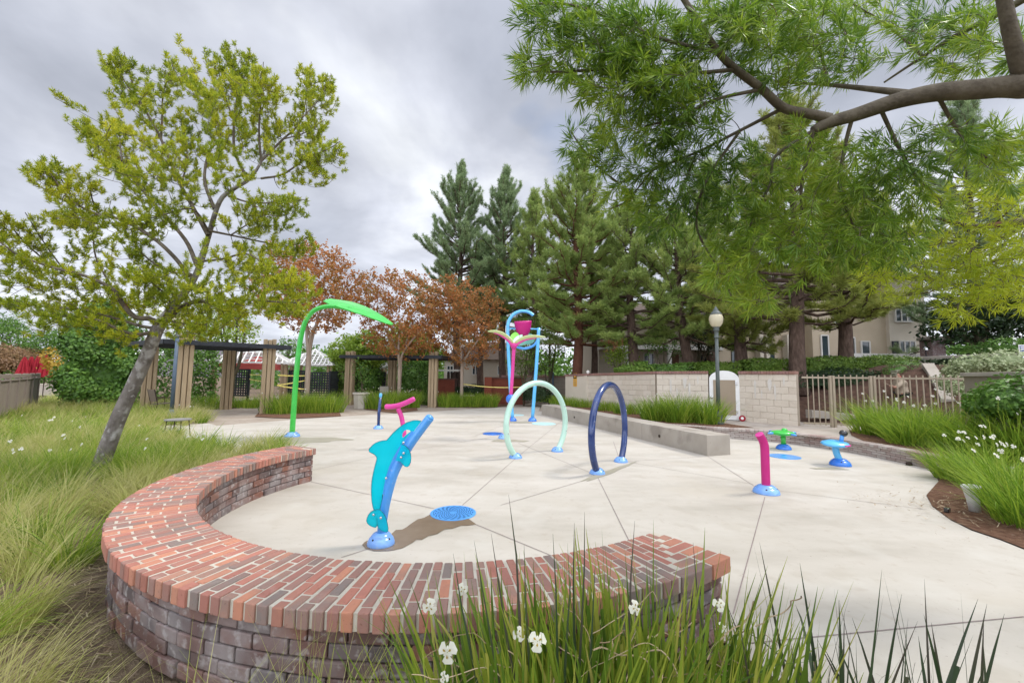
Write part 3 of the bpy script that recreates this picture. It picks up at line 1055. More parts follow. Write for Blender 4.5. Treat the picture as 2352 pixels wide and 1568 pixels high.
# rounded snout end
e0, e1 = tb[-1], unit(tb[-1] - tb[-2])
tt(lathe([(.044, 0), (.041, .012), (.032, .022), (.018, .028), (0, .030)], e0, 18, e1))
tt.build('tube', m_sky if False else m_blue, dol, smooth=True)
body = [(735, 262), (700, 255), (660, 256), (600, 275), (555, 303), (520, 330), (480, 366), (450, 400), (418, 437), (385, 440), (350, 447), (315, 462), (290, 480), (265, 505), (255, 522), (258, 540), (280, 552), (302, 562), (318, 577), (328, 597),
        (325, 620), (315, 655), (300, 715), (288, 770), (282, 810), (278, 860), (277, 905), (279, 950), (283, 1000), (292, 1050), (303, 1085), (350, 1085), (368, 1010), (380, 930), (400, 905), (430, 800), (460, 700), (500, 610), (560, 510), (640, 390)]
hole = [(560, 405), (562, 375), (578, 350), (605, 338), (630, 343), (638, 356), (620, 368), (600, 382), (580, 400), (568, 412)]
bpts = [dp(*q, .012) for q in body[:8]] + [dp(*q, .012) for q in hole[::-1]] + [dp(hole[-1][0], hole[-1][1], .012)] + [dp(*body[7], .012)] + [dp(*q, .012) for q in body[8:]]
# the eye-hole is joined to the outline by a hair-thin slit behind the tube
outer = [dp(*q, .012) for q in body]
k0 = len(body) - 1
loop = outer[:] + [dp(*body[k0 - 0], .012)]
slit = [dp(*hole[(7 + i) % 10], .012) for i in range(11)]
bpts = outer[:-1] + [outer[-1]] + slit + [outer[-1] + A(-.0006, 0, .0006)]
dbody = MB()(plate(bpts, A(0, .012, 0))).build('dolphin_body', m_cyan, dol)
rim = [dp(*q, .012) for q in body[:34]]
MB()(tube(rim, .0048, 6)).build('cut_edge', m_edge, dbody, smooth=True)
brk = [(380, 930), (395, 850), (412, 770), (440, 680), (480, 590), (530, 505), (590, 425), (645, 352), (668, 358), (640, 430), (560, 560), (500, 680), (455, 830), (430, 950)]
MB()(plate([dp(*q, -.004) for q in brk], A(0, .012, 0))).build('bracket', m_blue, dol)
fin = [(555, 475), (580, 482), (602, 500), (622, 525), (636, 560), (640, 600), (635, 640), (622, 668), (603, 679), (582, 673), (565, 655), (545, 632), (520, 625), (500, 620), (520, 560)]
fo = MB()(plate([dp(*q, -.062) for q in fin], A(0, .012, 0))).build('pectoral_fin', m_cyan, dol)
MB()(tube([dp(*q, -.062) for q in fin[:13]], .004, 6)).build('cut_edge', m_edge, fo, smooth=True)
tl1 = [(330, 1070), (300, 1078), (272, 1094), (250, 1120), (238, 1150), (232, 1172), (240, 1195), (255, 1212), (282, 1226), (312, 1236), (328, 1222), (334, 1150)]
tl2 = [(330, 1070), (352, 1074), (378, 1096), (400, 1128), (414, 1165), (424, 1210), (430, 1245), (428, 1268), (415, 1278), (392, 1273), (362, 1258), (336, 1228), (328, 1150)]
for q_, of in ((tl1, -.060), (tl2, -.075)):
    fl = MB()(plate([dp(*q, of) for q in q_], A(0, .012, 0))).build('tail_fluke', m_cyan, dol)
    MB()(tube([dp(*q, of) for q in q_], .004, 6)).build('cut_edge', m_edge, fl, smooth=True)
bolts([dp(572, 457, -.06), dp(573, 553, -.075), dp(550, 592, -.075), dp(413, 783, -.06), dp(297, 1118, -.075), dp(363, 1147, -.09)], (0, -1, 0), dol, .012)

# pink angled pipe
p0 = G(1760, 1131)
pp = thing('pink_water_pipe', 'stubby magenta pipe with a slanted open top standing in the right foreground', 'water toy', p0)
base_dome(p0, .178, .115, pp, m_base)
zt = P(1757, 1010, p0[1])[2]
pth = smooth_path([p0 + A(0, 0, .10), p0 + A(0, 0, zt * .5), A(p0[0], p0[1], zt - .12), A(p0[0] - .02, p0[1], zt - .02), A(p0[0] - .085, p0[1] - .02, zt + .085)], 6)
pm = MB()(tube(pth, .058, 26, cap=False))
pm.build('pipe', m_mag, pp, smooth=True)
inn = MB()(tube(pth[-9:], .052, 26, cap=False))
inn(lathe([(.058, 0), (.0585, .003), (.052, .003)], pth[-1] - unit(pth[-1] - pth[-2]) * .003, 26, unit(pth[-1] - pth[-2])))
inn.build('pipe_lining', m_pink, pp, smooth=True)
pp.children[1].data.materials[0] = m_mag

# spray hoops
def hoop(name, label, a, b, mt, R=.87, r=.060):
    a, b = np.asarray(a), np.asarray(b)
    c = (a + b) / 2
    half = np.linalg.norm(b - a) / 2
    d = unit(b - a)
    t = thing(name, label, 'water toy', c, 'spray hoops on the pad')
    cz = math.sqrt(R * R - half * half)
    a0 = -math.asin(min(1, cz / R))
    an = np.linspace(PI - a0, a0, 60)
    an = np.linspace(PI + math.asin(cz / R), -math.asin(cz / R), 60)
    path = np.array([c + d * R * math.cos(q) + A(0, 0, cz + R * math.sin(q)) for q in an])
    path[:, 2] += .02
    MB()(tube(path, r, 18)).build('hoop_tube', mt, t, smooth=True)
    base_dome(a, .135, .095, t)
    base_dome(b, .135, .095, t)
    nn = A(d[1], -d[0], 0)
    bolts([path[i] + nn * r * .98 for i in (8, 44, 52)], nn, t, .013, 'nozzle')
    return t


hoop('spray_hoop', 'shiny navy blue spray hoop nearest the pink pipe', G(1372, 1087), G(1426, 1060), m_navy)
hoop('spray_hoop', 'pale mint green spray hoop left of the navy hoop', G(1184, 1051), G(1280, 1036), m_mint)

# green leaf shower
g0 = G(671, 1002)
gl = thing('leaf_shower', 'tall bright green curved pole ending in a leaf shaped shower', 'water toy', g0)
base_dome(g0, .19, .12, gl)
gy_ = g0[1]
gpts = [(671, 995), (674, 950), (679, 880), (685, 815), (692, 770), (703, 735), (722, 713), (748, 704), (775, 704), (798, 709), (826, 716)]
gp = smooth_path([P(x, y, gy_ - .0 * i) for i, (x, y) in enumerate(gpts)], 6)
MB()(tube(gp, np.linspace(.068, .056, len(gp)), 18)).build('pole', m_green, gl, smooth=True)
# blade of the leaf: two folded halves along a midrib
rib = [P(750, 689, gy_ + .28), P(800, 699, gy_ + .18), P(850, 719, gy_ + .0), P(900, 746, gy_ - .25)]
rib = smooth_path(rib, 8)
S_ = len(rib)
wd = .36 * np.interp(np.linspace(0, 1, S_), [0, .12, .3, .5, .75, .9, 1], [.35, .75, 1, .98, .62, .3, .02])
Vl = []
for i in range(S_):
    Vl += [rib[i] + A(-.04, -wd[i] * .85, -.46 * wd[i]), rib[i] + A(0, 0, -.01), rib[i] + A(.04, wd[i], .20 * wd[i] + .02)]
Fl = []
for i in range(S_ - 1):
    for k in (0, 1):
        Fl.append((i * 3 + k, i * 3 + k + 1, (i + 1) * 3 + k + 1, (i + 1) * 3 + k))
lo = MB().add(Vl, Fl).build('leaf_blade', m_lime, gl)
sm = lo.modifiers.new('thick', 'SOLIDIFY')
sm.thickness = .022
MB()(tube(smooth_path([P(800, 708, gy_), P(830, 716, gy_), P(862, 730, gy_ - .05), P(874, 738, gy_ - .08)], 5), np.linspace(.06, .025, 16), 14)).build('midrib', m_green, gl, smooth=True)
gl.children[1].data.materials[0] = m_green

# tipping bucket frame
t0, t1 = G(1177, 966), G(1223, 967)
ty = (t0[1] + t1[1]) / 2
t0[1] = t1[1] = ty
bk = thing('tipping_bucket_frame', 'tall sky blue frame with a magenta tipping bucket at the back of the pad', 'water toy', (t0 + t1) / 2)
tp = lambda x, y, o=0.0: P(1058.4 + x * .3, 666.4 + y * .3, ty + o)
base_dome(A(t0[0], ty, 0), .16, .13, bk, m_deep)
base_dome(A(t1[0], ty, 0), .16, .13, bk, m_deep)
lp_ = smooth_path([A(t0[0], ty, .1), tp(383, 800), tp(372, 620), tp(364, 450), tp(360, 300), tp(364, 250), tp(382, 210), tp(415, 178), tp(455, 162), tp(500, 163), tp(530, 174), tp(556, 192)], 6)
MB()(tube(lp_, .064, 16)).build('frame_post', m_sky, bk, smooth=True)
MB()(tube(smooth_path([A(t1[0], ty, .1), tp(570, 700), tp(584, 500), tp(597, 288)], 5), .064, 16)).build('frame_post', m_sky, bk, smooth=True)
MB()(tube(smooth_path([tp(590, 372), tp(578, 400), tp(555, 424), tp(520, 440), tp(485, 446), tp(450, 440), tp(410, 425), tp(372, 400)], 6), .05, 14)).build('lower_hoop', m_blue, bk, smooth=True)
MB()(tube([tp(365, 293), tp(597, 297)], .026, 12)).build('crossbar', m_sky, bk, smooth=True)
bc = tp(480, 345)
Rb = (tp(546, 250) - tp(413, 250))[0] / 2
hb = (tp(480, 235) - tp(480, 352))[2]
bl = MB()(lathe([(0, -hb * .45), (Rb * .45, -hb * .45), (Rb * .72, -hb * .2), (Rb * .90, hb * .1), (Rb * .99, hb * .42), (Rb, hb * .55), (Rb * .95, hb * .55), (Rb * .9, hb * .3), (Rb * .6, -hb * .2), (0, -hb * .35)],
              tp(478, 300), 28, (-.06, -.12, 1)))
bl.build('bucket', m_mag, bk, smooth=True)
dk = [tp(515 + 52 * math.cos(a), 372 + 44 * math.sin(a), .12) for a in np.linspace(0, 2 * PI, 30, endpoint=False)]
MB()(plate(dk, A(0, .03, 0))).build('splash_disc', m_aqua, bk)
dk = [tp(455 + 50 * math.cos(a), 388 + 36 * math.sin(a), -.10) for a in np.linspace(0, 2 * PI, 30, endpoint=False)]
MB()(plate(dk, A(0, .03, 0))).build('splash_disc', m_aqua, bk)

# flower post
q0 = G(1157, 1006)
fy = q0[1]
fl = thing('flower_spray_post', 'pink stemmed flower post with a blue ball and striped petals', 'water toy', q0)
fp = lambda x, y, o=0.0: P(1058.4 + x * .3, 666.4 + y * .3, fy + o)
base_dome(q0, .15, .11, fl)
MB()(tube(smooth_path([q0 + A(0, 0, .08), fp(352, 1080), fp(372, 930), fp(385, 780), fp(396, 620), fp(404, 480), fp(406, 420)], 6), np.linspace(.040, .050, 37), 16)).build('stem', m_pink, fl, smooth=True)
bcn = fp(383, 832)
ball = []
for i in range(13):
    a = -PI / 2 + PI * i / 12
    ball.append((.135 * math.cos(a), .13 * math.sin(a)))
bo_ = MB()(lathe(ball, bcn, 40))
V_ = bo_.V[0] - bcn
an = np.arctan2(V_[:, 1], V_[:, 0])
bo_.V[0] = bcn + V_ * (1 - .07 * np.abs(np.cos(5 * an)) ** 6)[:, None]
bo_.build('ball', m_deep, fl, smooth=True)
MB()(lathe([(.05, -.08), (.085, .0), (.085, .07), (.07, .09), (0, .09)], fp(405, 430), 16)).build('collar', m_pink, fl, smooth=True)


def petal(pts, wid, mt, mt2, th=.014, parent=fl, stripe=True):
    p = smooth_path(pts, 7)
    n = len(p)
    s = np.linspace(0, 1, n)
    w_ = wid * np.sin(np.clip(.12 + s * .88, 0, 1) * PI) ** .75 + .006
    d = unit(np.gradient(p, axis=0))
    sd = unit(np.cross(d, A(.25, .4, 1)))
    up = np.cross(sd, d)
    V, F = [], []
    for i in range(n):
        V += [p[i] - sd[i] * w_[i] + up[i] * w_[i] * .35, p[i], p[i] + sd[i] * w_[i] + up[i] * w_[i] * .35]
    for i in range(n - 1):
        F += [(i * 3 + k, i * 3 + k + 1, i * 3 + k + 4, i * 3 + k + 3) for k in (0, 1)]
    o = MB().add(V, F).build('petal', mt, parent)
    k = o.modifiers.new('thick', 'SOLIDIFY')
    k.thickness = th
    if stripe:
        MB()(tube(p[: int(n * .8)] - up[: int(n * .8)] * .03, np.linspace(.042, .010, int(n * .8)), 10)).build('petal_rib', mt2, o, smooth=True)
    return o


petal([fp(402, 428), fp(372, 385), fp(318, 345), fp(262, 322), fp(206, 314)], .105, m_pale, m_pink)
petal([fp(410, 428), fp(440, 400), fp(500, 372), fp(570, 360), fp(648, 357)], .105, m_pale, m_pink)
petal([fp(405, 425, .1), fp(410, 390, .25), fp(418, 355, .5), fp(424, 322, .8)], .13, m_lime, m_lime, stripe=False)
petal([fp(402, 425, .05), fp(390, 395, .2), fp(365, 360, .5), fp(335, 330, .8)], .08, m_pale, m_lime, stripe=False)
petal([fp(408, 425, .05), fp(425, 395, .2), fp(445, 365, .4), fp(470, 340, .7)], .085, m_mint, m_lime, stripe=False)

# slim navy bollard spray and pink T bar
q = G(869, 984)
nb_ = thing('spray_bollard', 'slim navy post with a pale base left of the pink T shaped bar', 'water toy', q)
zt = P(872, 903, q[1])[2]
base_dome(q, .15, .10, nb_)
MB()(tube([q + A(0, 0, .06), q + A(0, 0, zt * .45), q + A(.03, 0, zt * .9)], [.044, .048, .036], 16)).build('post', m_navy, nb_, smooth=True)
MB()(lathe([(.036, 0), (.046, .04), (.046, .10), (.03, .13), (0, .135)], q + A(.03, 0, zt * .88), 16)).build('nozzle_head', m_sky, nb_, smooth=True)

q = G(925, 1030)
tb_ = thing('pink_spray_bar', 'pink T shaped spray bar peeking out above the dolphin', 'water toy', q)
ry = q[1]
c4 = lambda x, y: P(666.4 + x * .2, 705.6 + y * .2, ry)
base_dome(q, .17, .11, tb_)
MB()(tube(smooth_path([q + A(0, 0, .06), P(928, 1000, ry), c4(1295, 1345), c4(1275, 1250), c4(1240, 1160)], 6), .052, 16)).build('stem', m_pink, tb_, smooth=True)
cr = smooth_path([c4(1090, 1140), c4(1160, 1140), c4(1240, 1128), c4(1330, 1095), c4(1430, 1048)], 7)
MB()(tube(cr, [.045] + [.058] * (len(cr) - 2) + [.045], 16)).build('crossbar', m_pink, tb_, smooth=True)

# green saucer with blue arms
q = G(1800, 1031)
sc_ = thing('green_saucer_spinner', 'green saucer on a post with four blue arms by the curved wall', 'water toy', q)
base_dome(q, .165, .12, sc_, m_deep)
k = 10.6 / 960 * (q[1] / 10.6)
zs = P(1797, 997, q[1])[2]
MB()(tube([q + A(0, 0, .1), q + A(0, 0, zs)], .052, 16)).build('stem', m_green, sc_, smooth=True)
MB()(lathe([(0, -.068), (.12, -.062), (.22, -.034), (.275, 0), (.23, .034), (.13, .058), (0, .068)], q + A(-.02, 0, zs + .03), 32)).build('saucer', m_green, sc_, smooth=True)
MB()(lathe([(.065, 0), (.062, .04), (.04, .065), (0, .075)], q + A(.055, .03, zs + .07), 20)).build('dome', m_green, sc_, smooth=True)
for a in (.2, 1.77, 3.34, 4.91):
    u = A(math.cos(a), math.sin(a), 0)
    MB()(lathe([(0, 0), (.024, .02), (.028, .08), (.018, .15), (0, .17)], q + A(-.02, 0, zs + .03) + u * .235, 12, u)).build('arm', m_blue, sc_, smooth=True)

# blue saucer with a black ball
q = G(1930, 1068)
sb = thing('blue_saucer_seat', 'tilted blue saucer on a leaning post topped by a black ball', 'water toy', q)
base_dome(q, .18, .13, sb, m_deep)
zs = P(1916, 1022, q[1])[2]
xs = P(1918, 1022, q[1])[0]
MB()(tube(smooth_path([q + A(-.01, 0, .1), A((q[0] + xs) / 2 - .02, q[1], zs * .6), A(xs, q[1], zs)], 5), .058, 16)).build('stem', m_sky, sb, smooth=True)
ax = unit(A(-.05, -.10, 1))
MB()(lathe([(0, -.065), (.12, -.058), (.205, -.025), (.235, 0), (.21, .025), (.12, .055), (0, .065)], A(xs, q[1], zs + .03), 32, ax)).build('saucer', m_sky, sb, smooth=True)
MB()(tube([A(xs + .08, q[1] - .05, zs + .05), A(xs + .11, q[1] - .05, zs + .20)], .034, 14)).build('ball_stem', m_blue, sb, smooth=True)
bp_ = [(.070 * math.cos(-PI / 2 + PI * i / 10), .064 * math.sin(-PI / 2 + PI * i / 10)) for i in range(11)]
MB()(lathe(bp_, A(xs + .135, q[1] - .05, zs + .235), 24, (.3, 0, 1))).build('ball', m_blackb, sb, smooth=True)
lipp = [A(xs, q[1], zs + .02) + A(.232 * math.cos(a), .232 * math.sin(a), -.03 * math.sin(a) * -.1) for a in np.linspace(-1.5, -.2, 12)]
MB()(tube(lipp, .014, 8)).build('pink_lip', m_pink, sb, smooth=True)

# drain grate: blue disc with swirling slots
q = G(1041, 1178.5)
gr = MB()
R = .272
gr(lathe([(R, 0), (R, .010), (R * .97, .014), (R * .93, .014), (R * .92, .010), (0, .010)], q, 48), 0)
for j, rr in enumerate(np.linspace(.055, R * .86, 8)):
    k = 20
    for i in range(k):
        a = 2 * PI * i / k + j * .22
        wv = 2 * PI / k * .52
        pts = []
        for (aa, r_) in ((a, rr - .008), (a + wv, rr - .006), (a + wv + .05, rr + .006), (a + .05, rr + .006)):
            pts.append(q + A(r_ * math.cos(aa), r_ * math.sin(aa), .0125))
        gr.add(pts, [(0, 1, 2, 3)], 1)
go = gr.build('drain_grate', [m_grate, m_slot], origin=q)
tag(go, 'round blue drain grate with swirling slots at the end of the wet streak', 'drain grate')


def disc(px, py, r, mt, label):
    q = G(px, py)
    o = MB()(lathe([(r, 0), (r, .010), (r * .96, .014), (r * .9, .012), (r * .2, .012), (r * .16, .018), (0, .018)], q, 36)).build('spray_disc', mt, origin=q, smooth=False)
    return tag(o, label, 'ground jet', 'flat spray discs in the pad')


disc(1132, 996, .29, m_deep, 'flat blue spray disc left of the flower post base')
disc(1249, 973, .42, m_aqua if False else M('pale_aqua_disc', [(.42, .66, .68), (.50, .72, .74)], rough=.4), 'flat pale aqua spray disc right of the bucket frame')
disc(1183, 953, .38, bpy.data.materials['pale_aqua_disc'], 'flat pale aqua spray disc behind the bucket frame legs')
disc(1802, 1048.5, .30, m_blue, 'flat blue spray disc in front of the green saucer')
# small litter: dark drain plug and stone
q = G(2088, 1068)
tag(MB()(lathe([(.05, 0), (.055, .03), (.04, .06), (0, .065)], q, 12)).build('drain_plug', m_dark, origin=q, smooth=True), 'small dark drain plug at the foot of the curved grey wall', 'drain plug')
# ------------------------------------------------------------------ split block wall with brick cap
def zat(px, py, Y):
    return P(px, py, Y)[2]


wl = [A(2.9, 21.9, 0), A(5.34, 15.4, 0), A(7.70, 14.15, 0)]
we = [A(7.74 + .0, 14.1, 0), A(8.72, 12.8, 0)]
tops = [1.76, 1.88, 1.90]


def run_wall(root, pts, zt0, zt1, z0, skip=None, cname='wall_block', rows=8, bl=.42, face=-1, matb=None, rs=0.0):
    """coursed split-face blocks along a straight run; face=-1 shows its left-hand side to the camera"""
    a, b = pts
    L_ = np.linalg.norm(b - a)
    d = (b - a) / L_
    n = A(d[1], -d[0], 0)
    core, blk, cap = MB(), MB(), MB()
    core(hexa([a + n * -.09 + A(0, 0, z0 - .1), b + n * -.09 + A(0, 0, z0 - .1), b + n * .09 + A(0, 0, z0 - .1), a + n * .09 + A(0, 0, z0 - .1)],
              [a + n * -.09 + A(0, 0, zt0 - .1), b + n * -.09 + A(0, 0, zt1 - .1), b + n * .09 + A(0, 0, zt1 - .1), a + n * .09 + A(0, 0, zt0 - .1)]))
    core.build('mortar', m_blockj, root)
    nb_ = max(1, int(L_ / bl))
    for j in range(rows):
        for i in range(-1, nb_):
            s0 = max(0, (i + .5 * (j % 2)) / nb_)
            s1 = min(1, (i + 1 + .5 * (j % 2)) / nb_)
            if s1 - s0 < .02:
                continue
            h = lambda s, jj: z0 + ((zt0 * (1 - s) + zt1 * s) - .1 - z0) * jj / rows
            for sd in (1, -1):
                o = .098 + rng.uniform(0, .012)
                p, q = a + d * (s0 * L_ + .004), a + d * (s1 * L_ - .004)
                n0, n1 = n * sd * .05, n * sd * o
                ql = [p + n0, q + n0, q + n1, p + n1]
                zz = [h(s0, j) + .003, h(s1, j) + .003, h(s1, j) + .003, h(s0, j) + .003]
                zu = [h(s0, j + 1) - .003, h(s1, j + 1) - .003, h(s1, j + 1) - .003, h(s0, j + 1) - .003]
                blk(hexa([v + A(0, 0, z) for v, z in zip(ql, zz)], [v + A(0, 0, z) for v, z in zip(ql, zu)]))
    bevel(blk.build('split_blocks', matb or m_block, root), .008, 1)
    k = int(L_ / .085)
    for i in range(k):
        s0, s1 = i / k, (i + 1) / k
        p, q = a + d * (s0 * L_ + .003), a + d * (s1 * L_ - .003)
        zc0, zc1 = zt0 * (1 - s0) + zt1 * s0, zt0 * (1 - s1) + zt1 * s1
        ql = [p - n * .14, q - n * .14, q + n * .14, p + n * .14]
        cap(hexa([v + A(0, 0, z - .098) for v, z in zip(ql, (zc0, zc1, zc1, zc0))], [v + A(0, 0, z) for v, z in zip(ql, (zc0, zc1, zc1, zc0))]))
    bevel(cap.build('brick_cap', m_capb, root), .006, 1)
    return a, d, n, L_


bw = thing('block_wall', 'pale split block wall with brick coping behind the lamp post and hoops', 'wall', (5.3, 15.4, 0))
# smooth rendered end bay with pilaster, then coursed bays
a, b = wl[0], wl[1]
sA = .30
mid = a * (1 - sA) + b * sA
za = tops[0] * (1 - sA) + tops[1] * sA
d = unit(b - a)
n = A(d[1], -d[0], 0)
sm_ = MB()
sm_(hexa([a - n * .10 + A(0, 0, -.1), mid - n * .10 + A(0, 0, -.1), mid + n * .10 + A(0, 0, -.1), a + n * .10 + A(0, 0, -.1)],
         [a - n * .10 + A(0, 0, tops[0] - .1), mid - n * .10 + A(0, 0, za - .1), mid + n * .10 + A(0, 0, za - .1), a + n * .10 + A(0, 0, tops[0] - .1)]))
sm_.build('rendered_bay', m_stucco, bw)
pil = MB()
pil(box(mid + A(0, 0, (za - .10) / 2 - .02), (.30, .30, za - .06), math.atan2(d[1], d[0])))
bevel(pil.build('pilaster', m_stucco, bw), .01, 1)
pc = MB()
k = 22
for i in range(k):
    p, q = a + (mid - a) * (i / k + .001), a + (mid - a) * ((i + 1) / k - .001)
    z = tops[0] + (za - tops[0]) * i / k
    pc(hexa([v + A(0, 0, z - .098) for v in (p - n * .14, q - n * .14, q + n * .14, p + n * .14)], [v + A(0, 0, z) for v in (p - n * .14, q - n * .14, q + n * .14, p + n * .14)]))
bevel(pc.build('brick_cap', m_capb, bw), .006, 1)
MB()(lathe([(.06, 0), (.06, .05), (.09, .07), (.05, .14), (0, .18)], mid + A(0, 0, za), 12)).build('finial', m_trim, bw)
run_wall(bw, (mid, b), za, tops[1], -.05, rows=9)
# the door stands between the second and third bays
door_a = P(1633, 900, 14.55)
dvec = unit(wl[2] - wl[1])
s_door0 = (P(1632, 900, 14.5)[0] - wl[1][0]) / dvec[0]
s_door1 = np.linalg.norm(wl[2] - wl[1]) - .02
run_wall(bw, (wl[1], wl[1] + dvec * (s_door0 - .02)), tops[1], tops[2], .2)
run_wall(bw, (we[0] + A(-.04, .05, 0), we[1]), 1.90, 1.90, .2)
# lime runs on the face
ef = MB()
for (u, zt_, w_, h_) in [(.28, 1.62, .05, .62), (.40, 1.3, .03, .3), (.55, 1.66, .09, .40), (.64, 1.5, .05, .55), (.8, 1.72, .04, .3)]:
    for run, s in (((wl[1], wl[1] + dvec * s_door0), 1), ((we[0], we[1]), 1)):
        a_, b_ = run
        dd = unit(b_ - a_)
        nn = A(dd[1], -dd[0], 0)
        c_ = a_ + (b_ - a_) * u + nn * .1125
        pts = []
        for t in np.linspace(0, 2 * PI, 18, endpoint=False):
            ww = w_ * (1 + .4 * rng.normal() * .5)
            pts.append(c_ + dd * math.cos(t) * ww * (.6 + .4 * math.sin(t)) + A(0, 0, zt_ - h_ / 2 + math.sin(t) * h_ / 2))
        ef(sheet(pts))
ef.build('lime_stain', m_efflor, bw)

# door with arched white frame
da, db_ = wl[1] + dvec * (s_door0 + .01), wl[1] + dvec * s_door1
dn = A(dvec[1], -dvec[0], 0)
dw = np.linalg.norm(db_ - da)
dr = thing('arched_service_door', 'taupe door in a white arched frame set in the block wall behind the lamp post', 'door', (*((da + db_) / 2)[:2], .25))
zb, zs = .27, 1.62


def dpt(u, z, o):
    return da + dvec * u * dw + A(0, 0, z) + dn * o


arch = [(0, zb), (0, zs)] + [(.5 - .5 * math.cos(t), zs + .30 * math.sin(t)) for t in np.linspace(.2, PI - .2, 14)] + [(1, zs), (1, zb)]
MB()(plate([dpt(u, z, .03) for u, z in arch], dn * .17)).build('frame', m_white, dr)
pan = [(.135, zb + .16), (.135, zs - .02), (.87, zs - .02), (.87, zb + .16)]
MB()(plate([dpt(u, z, .118) for u, z in pan], dn * .02)).build('door_panel', m_taupe, dr)
MB()(lathe([(.05, 0), (.05, .03), (.03, .05), (0, .06)], dpt(.075, 1.0, .115), 12, dn)).build('door_handle', m_steel, dr)
for z in (.55, 1.5):
    MB()(box(dpt(.90, z, .13), (.06, .03, .10), math.atan2(dvec[1], dvec[0]))).build('hinge', m_steel, dr)
q = dpt(1.06, .35, .22)
whl = thing('small_wheel', 'small red and white wheel leaning at the foot of the white door frame', 'wheel', (q[0], q[1], .25))
MB()(lathe([(.06, -.02), (.095, -.02), (.10, 0), (.095, .02), (.06, .02)], q, 20, (dn[0], dn[1], .2))).build('tyre', m_red, whl)
MB()(lathe([(.0, -.015), (.06, -.018), (.06, .018), (0, .026)], q, 16, (dn[0], dn[1], .2))).build('hub', m_white, whl)

# yellow notice on the rendered bay
c_ = a + (mid - a) * .50 + n * .115
zc = zat(1330, 872, c_[1])
sg = thing('warning_notice', 'small yellow and black notice fixed to the left end of the block wall', 'sign', (c_[0], c_[1], zc))
hw, hh = .17, .32
f = lambda u, z, o: c_ + d * u + A(0, 0, zc + z) + n * o
MB()(plate([f(-hw, -hh, 0), f(hw, -hh, 0), f(hw, hh, 0), f(-hw, hh, 0)], n * .012)).build('board', m_amber, sg)
hd = MB()
hd(plate([f(-hw + .01, .06, .008), f(hw - .01, .06, .008), f(hw - .01, hh - .01, .008), f(-hw + .01, hh - .01, .008)], n * .006))
hd.build('dark_header', m_dark, sg)
ln_ = MB()
ln_(plate([f(-.07, .11, .013), f(.09, .11, .013), f(.09, .25, .013), f(-.07, .25, .013)], n * .006))
ln_.build('emblem', m_amber, sg)
tx = MB()
for z_, w1 in ((-.03, .12), (-.10, .10), (-.17, .12), (-.24, .13)):
    tx(plate([f(-w1, z_ - .012, .008), f(w1, z_ - .012, .008), f(w1, z_ + .012, .008), f(-w1, z_ + .012, .008)], n * .004))
tx.build('text_lines', m_taupe, sg)

# darker wall further back
fw = thing('far_block_wall', 'weathered grey brown block wall receding left of the notice wall', 'wall', (1.0, 26.2, 0))
run_wall(fw, (A(-.6, 27.5, 0), A(3.4, 25.0, 0)), 1.68, 1.68, -.05, rows=8, bl=.5, matb=m_farwall)
fpz = P(1270, 860, 25.2)
tag(MB()(tube([A(fpz[0], 25.2, 0), A(fpz[0], 25.2, 1.9)], .06, 10)).build('fence_post', m_poleb, origin=(fpz[0], 25.2, 0)), 'thin grey post standing before the far block wall', 'post')

# ------------------------------------------------------------------ railings with gate
def railing(root, a, b, zt, zb, sp=.125, post_a=False, post_b=False, low=True):
    a, b = np.asarray(a, float), np.asarray(b, float)
    L_ = np.linalg.norm(b[:2] - a[:2])
    n_ = max(2, int(L_ / sp))
    r = MB()
    r(bar(A(a[0], a[1], zt), A(b[0], b[1], zt), .035, .05))
    r.build('top_rail', m_fence, root)
    if low:
        MB()(bar(A(a[0], a[1], zb + .08), A(b[0], b[1], zb + .08), .035, .05)).build('bottom_rail', m_fence, root)
    for i in range(1, n_):
        q = a + (b - a) * i / n_
        MB()(hexa([A(q[0] + x, q[1] + y, zb + .03) for x, y in ((-.011, -.011), (.011, -.011), (.011, .011), (-.011, .011))],
                  [A(q[0] + x, q[1] + y, zt + .085) for x, y in ((-.011, -.011), (.011, -.011), (.011, .011), (-.011, .011))])).build('picket', m_fence, root)


def post(root, q, zt, zb, w_=.065):
    MB()(box((q[0], q[1], (zt + zb) / 2), (w_, w_, zt - zb))).build('post', m_fence, root)


g1, g2, g3, g4 = A(8.80, 12.72, 0), P(1910, 900, 12.55), P(2003, 900, 12.0), P(2236, 880, 10.4)
ZT = 1.715
rl = thing('railing_panel', 'tan metal railing panel joined to the end of the block wall', 'railing', (*((g1 + g2) / 2)[:2], .25), 'tan railings by the bank')
railing(rl, g1, g2 - A(.05, 0, 0), ZT, .27)
post(rl, g2 - A(.035, 0, 0), ZT + .06, .25)
gt = thing('metal_gate', 'tan metal picket gate between two pairs of square posts', 'gate', (*((g2 + g3) / 2)[:2], .25), 'tan railings by the bank')
railing(gt, g2 + A(.06, 0, 0), g3 - A(.06, 0, 0), ZT, .27)
post(gt, g2 + A(.045, -.02, 0), ZT + .06, .25)
post(gt, g3 - A(.03, 0, 0), ZT + .06, .25)
r2_ = thing('railing_panel', 'long tan metal railing rising behind the big grass on the right', 'railing', (*((g3 + g4) / 2)[:2], .25), 'tan railings by the bank')
railing(r2_, g3 + A(.05, 0, 0), g4, ZT, .27)
post(r2_, g3 + A(.055, -.02, 0), ZT + .06, .25)
post(r2_, g4, ZT + .06, .25)

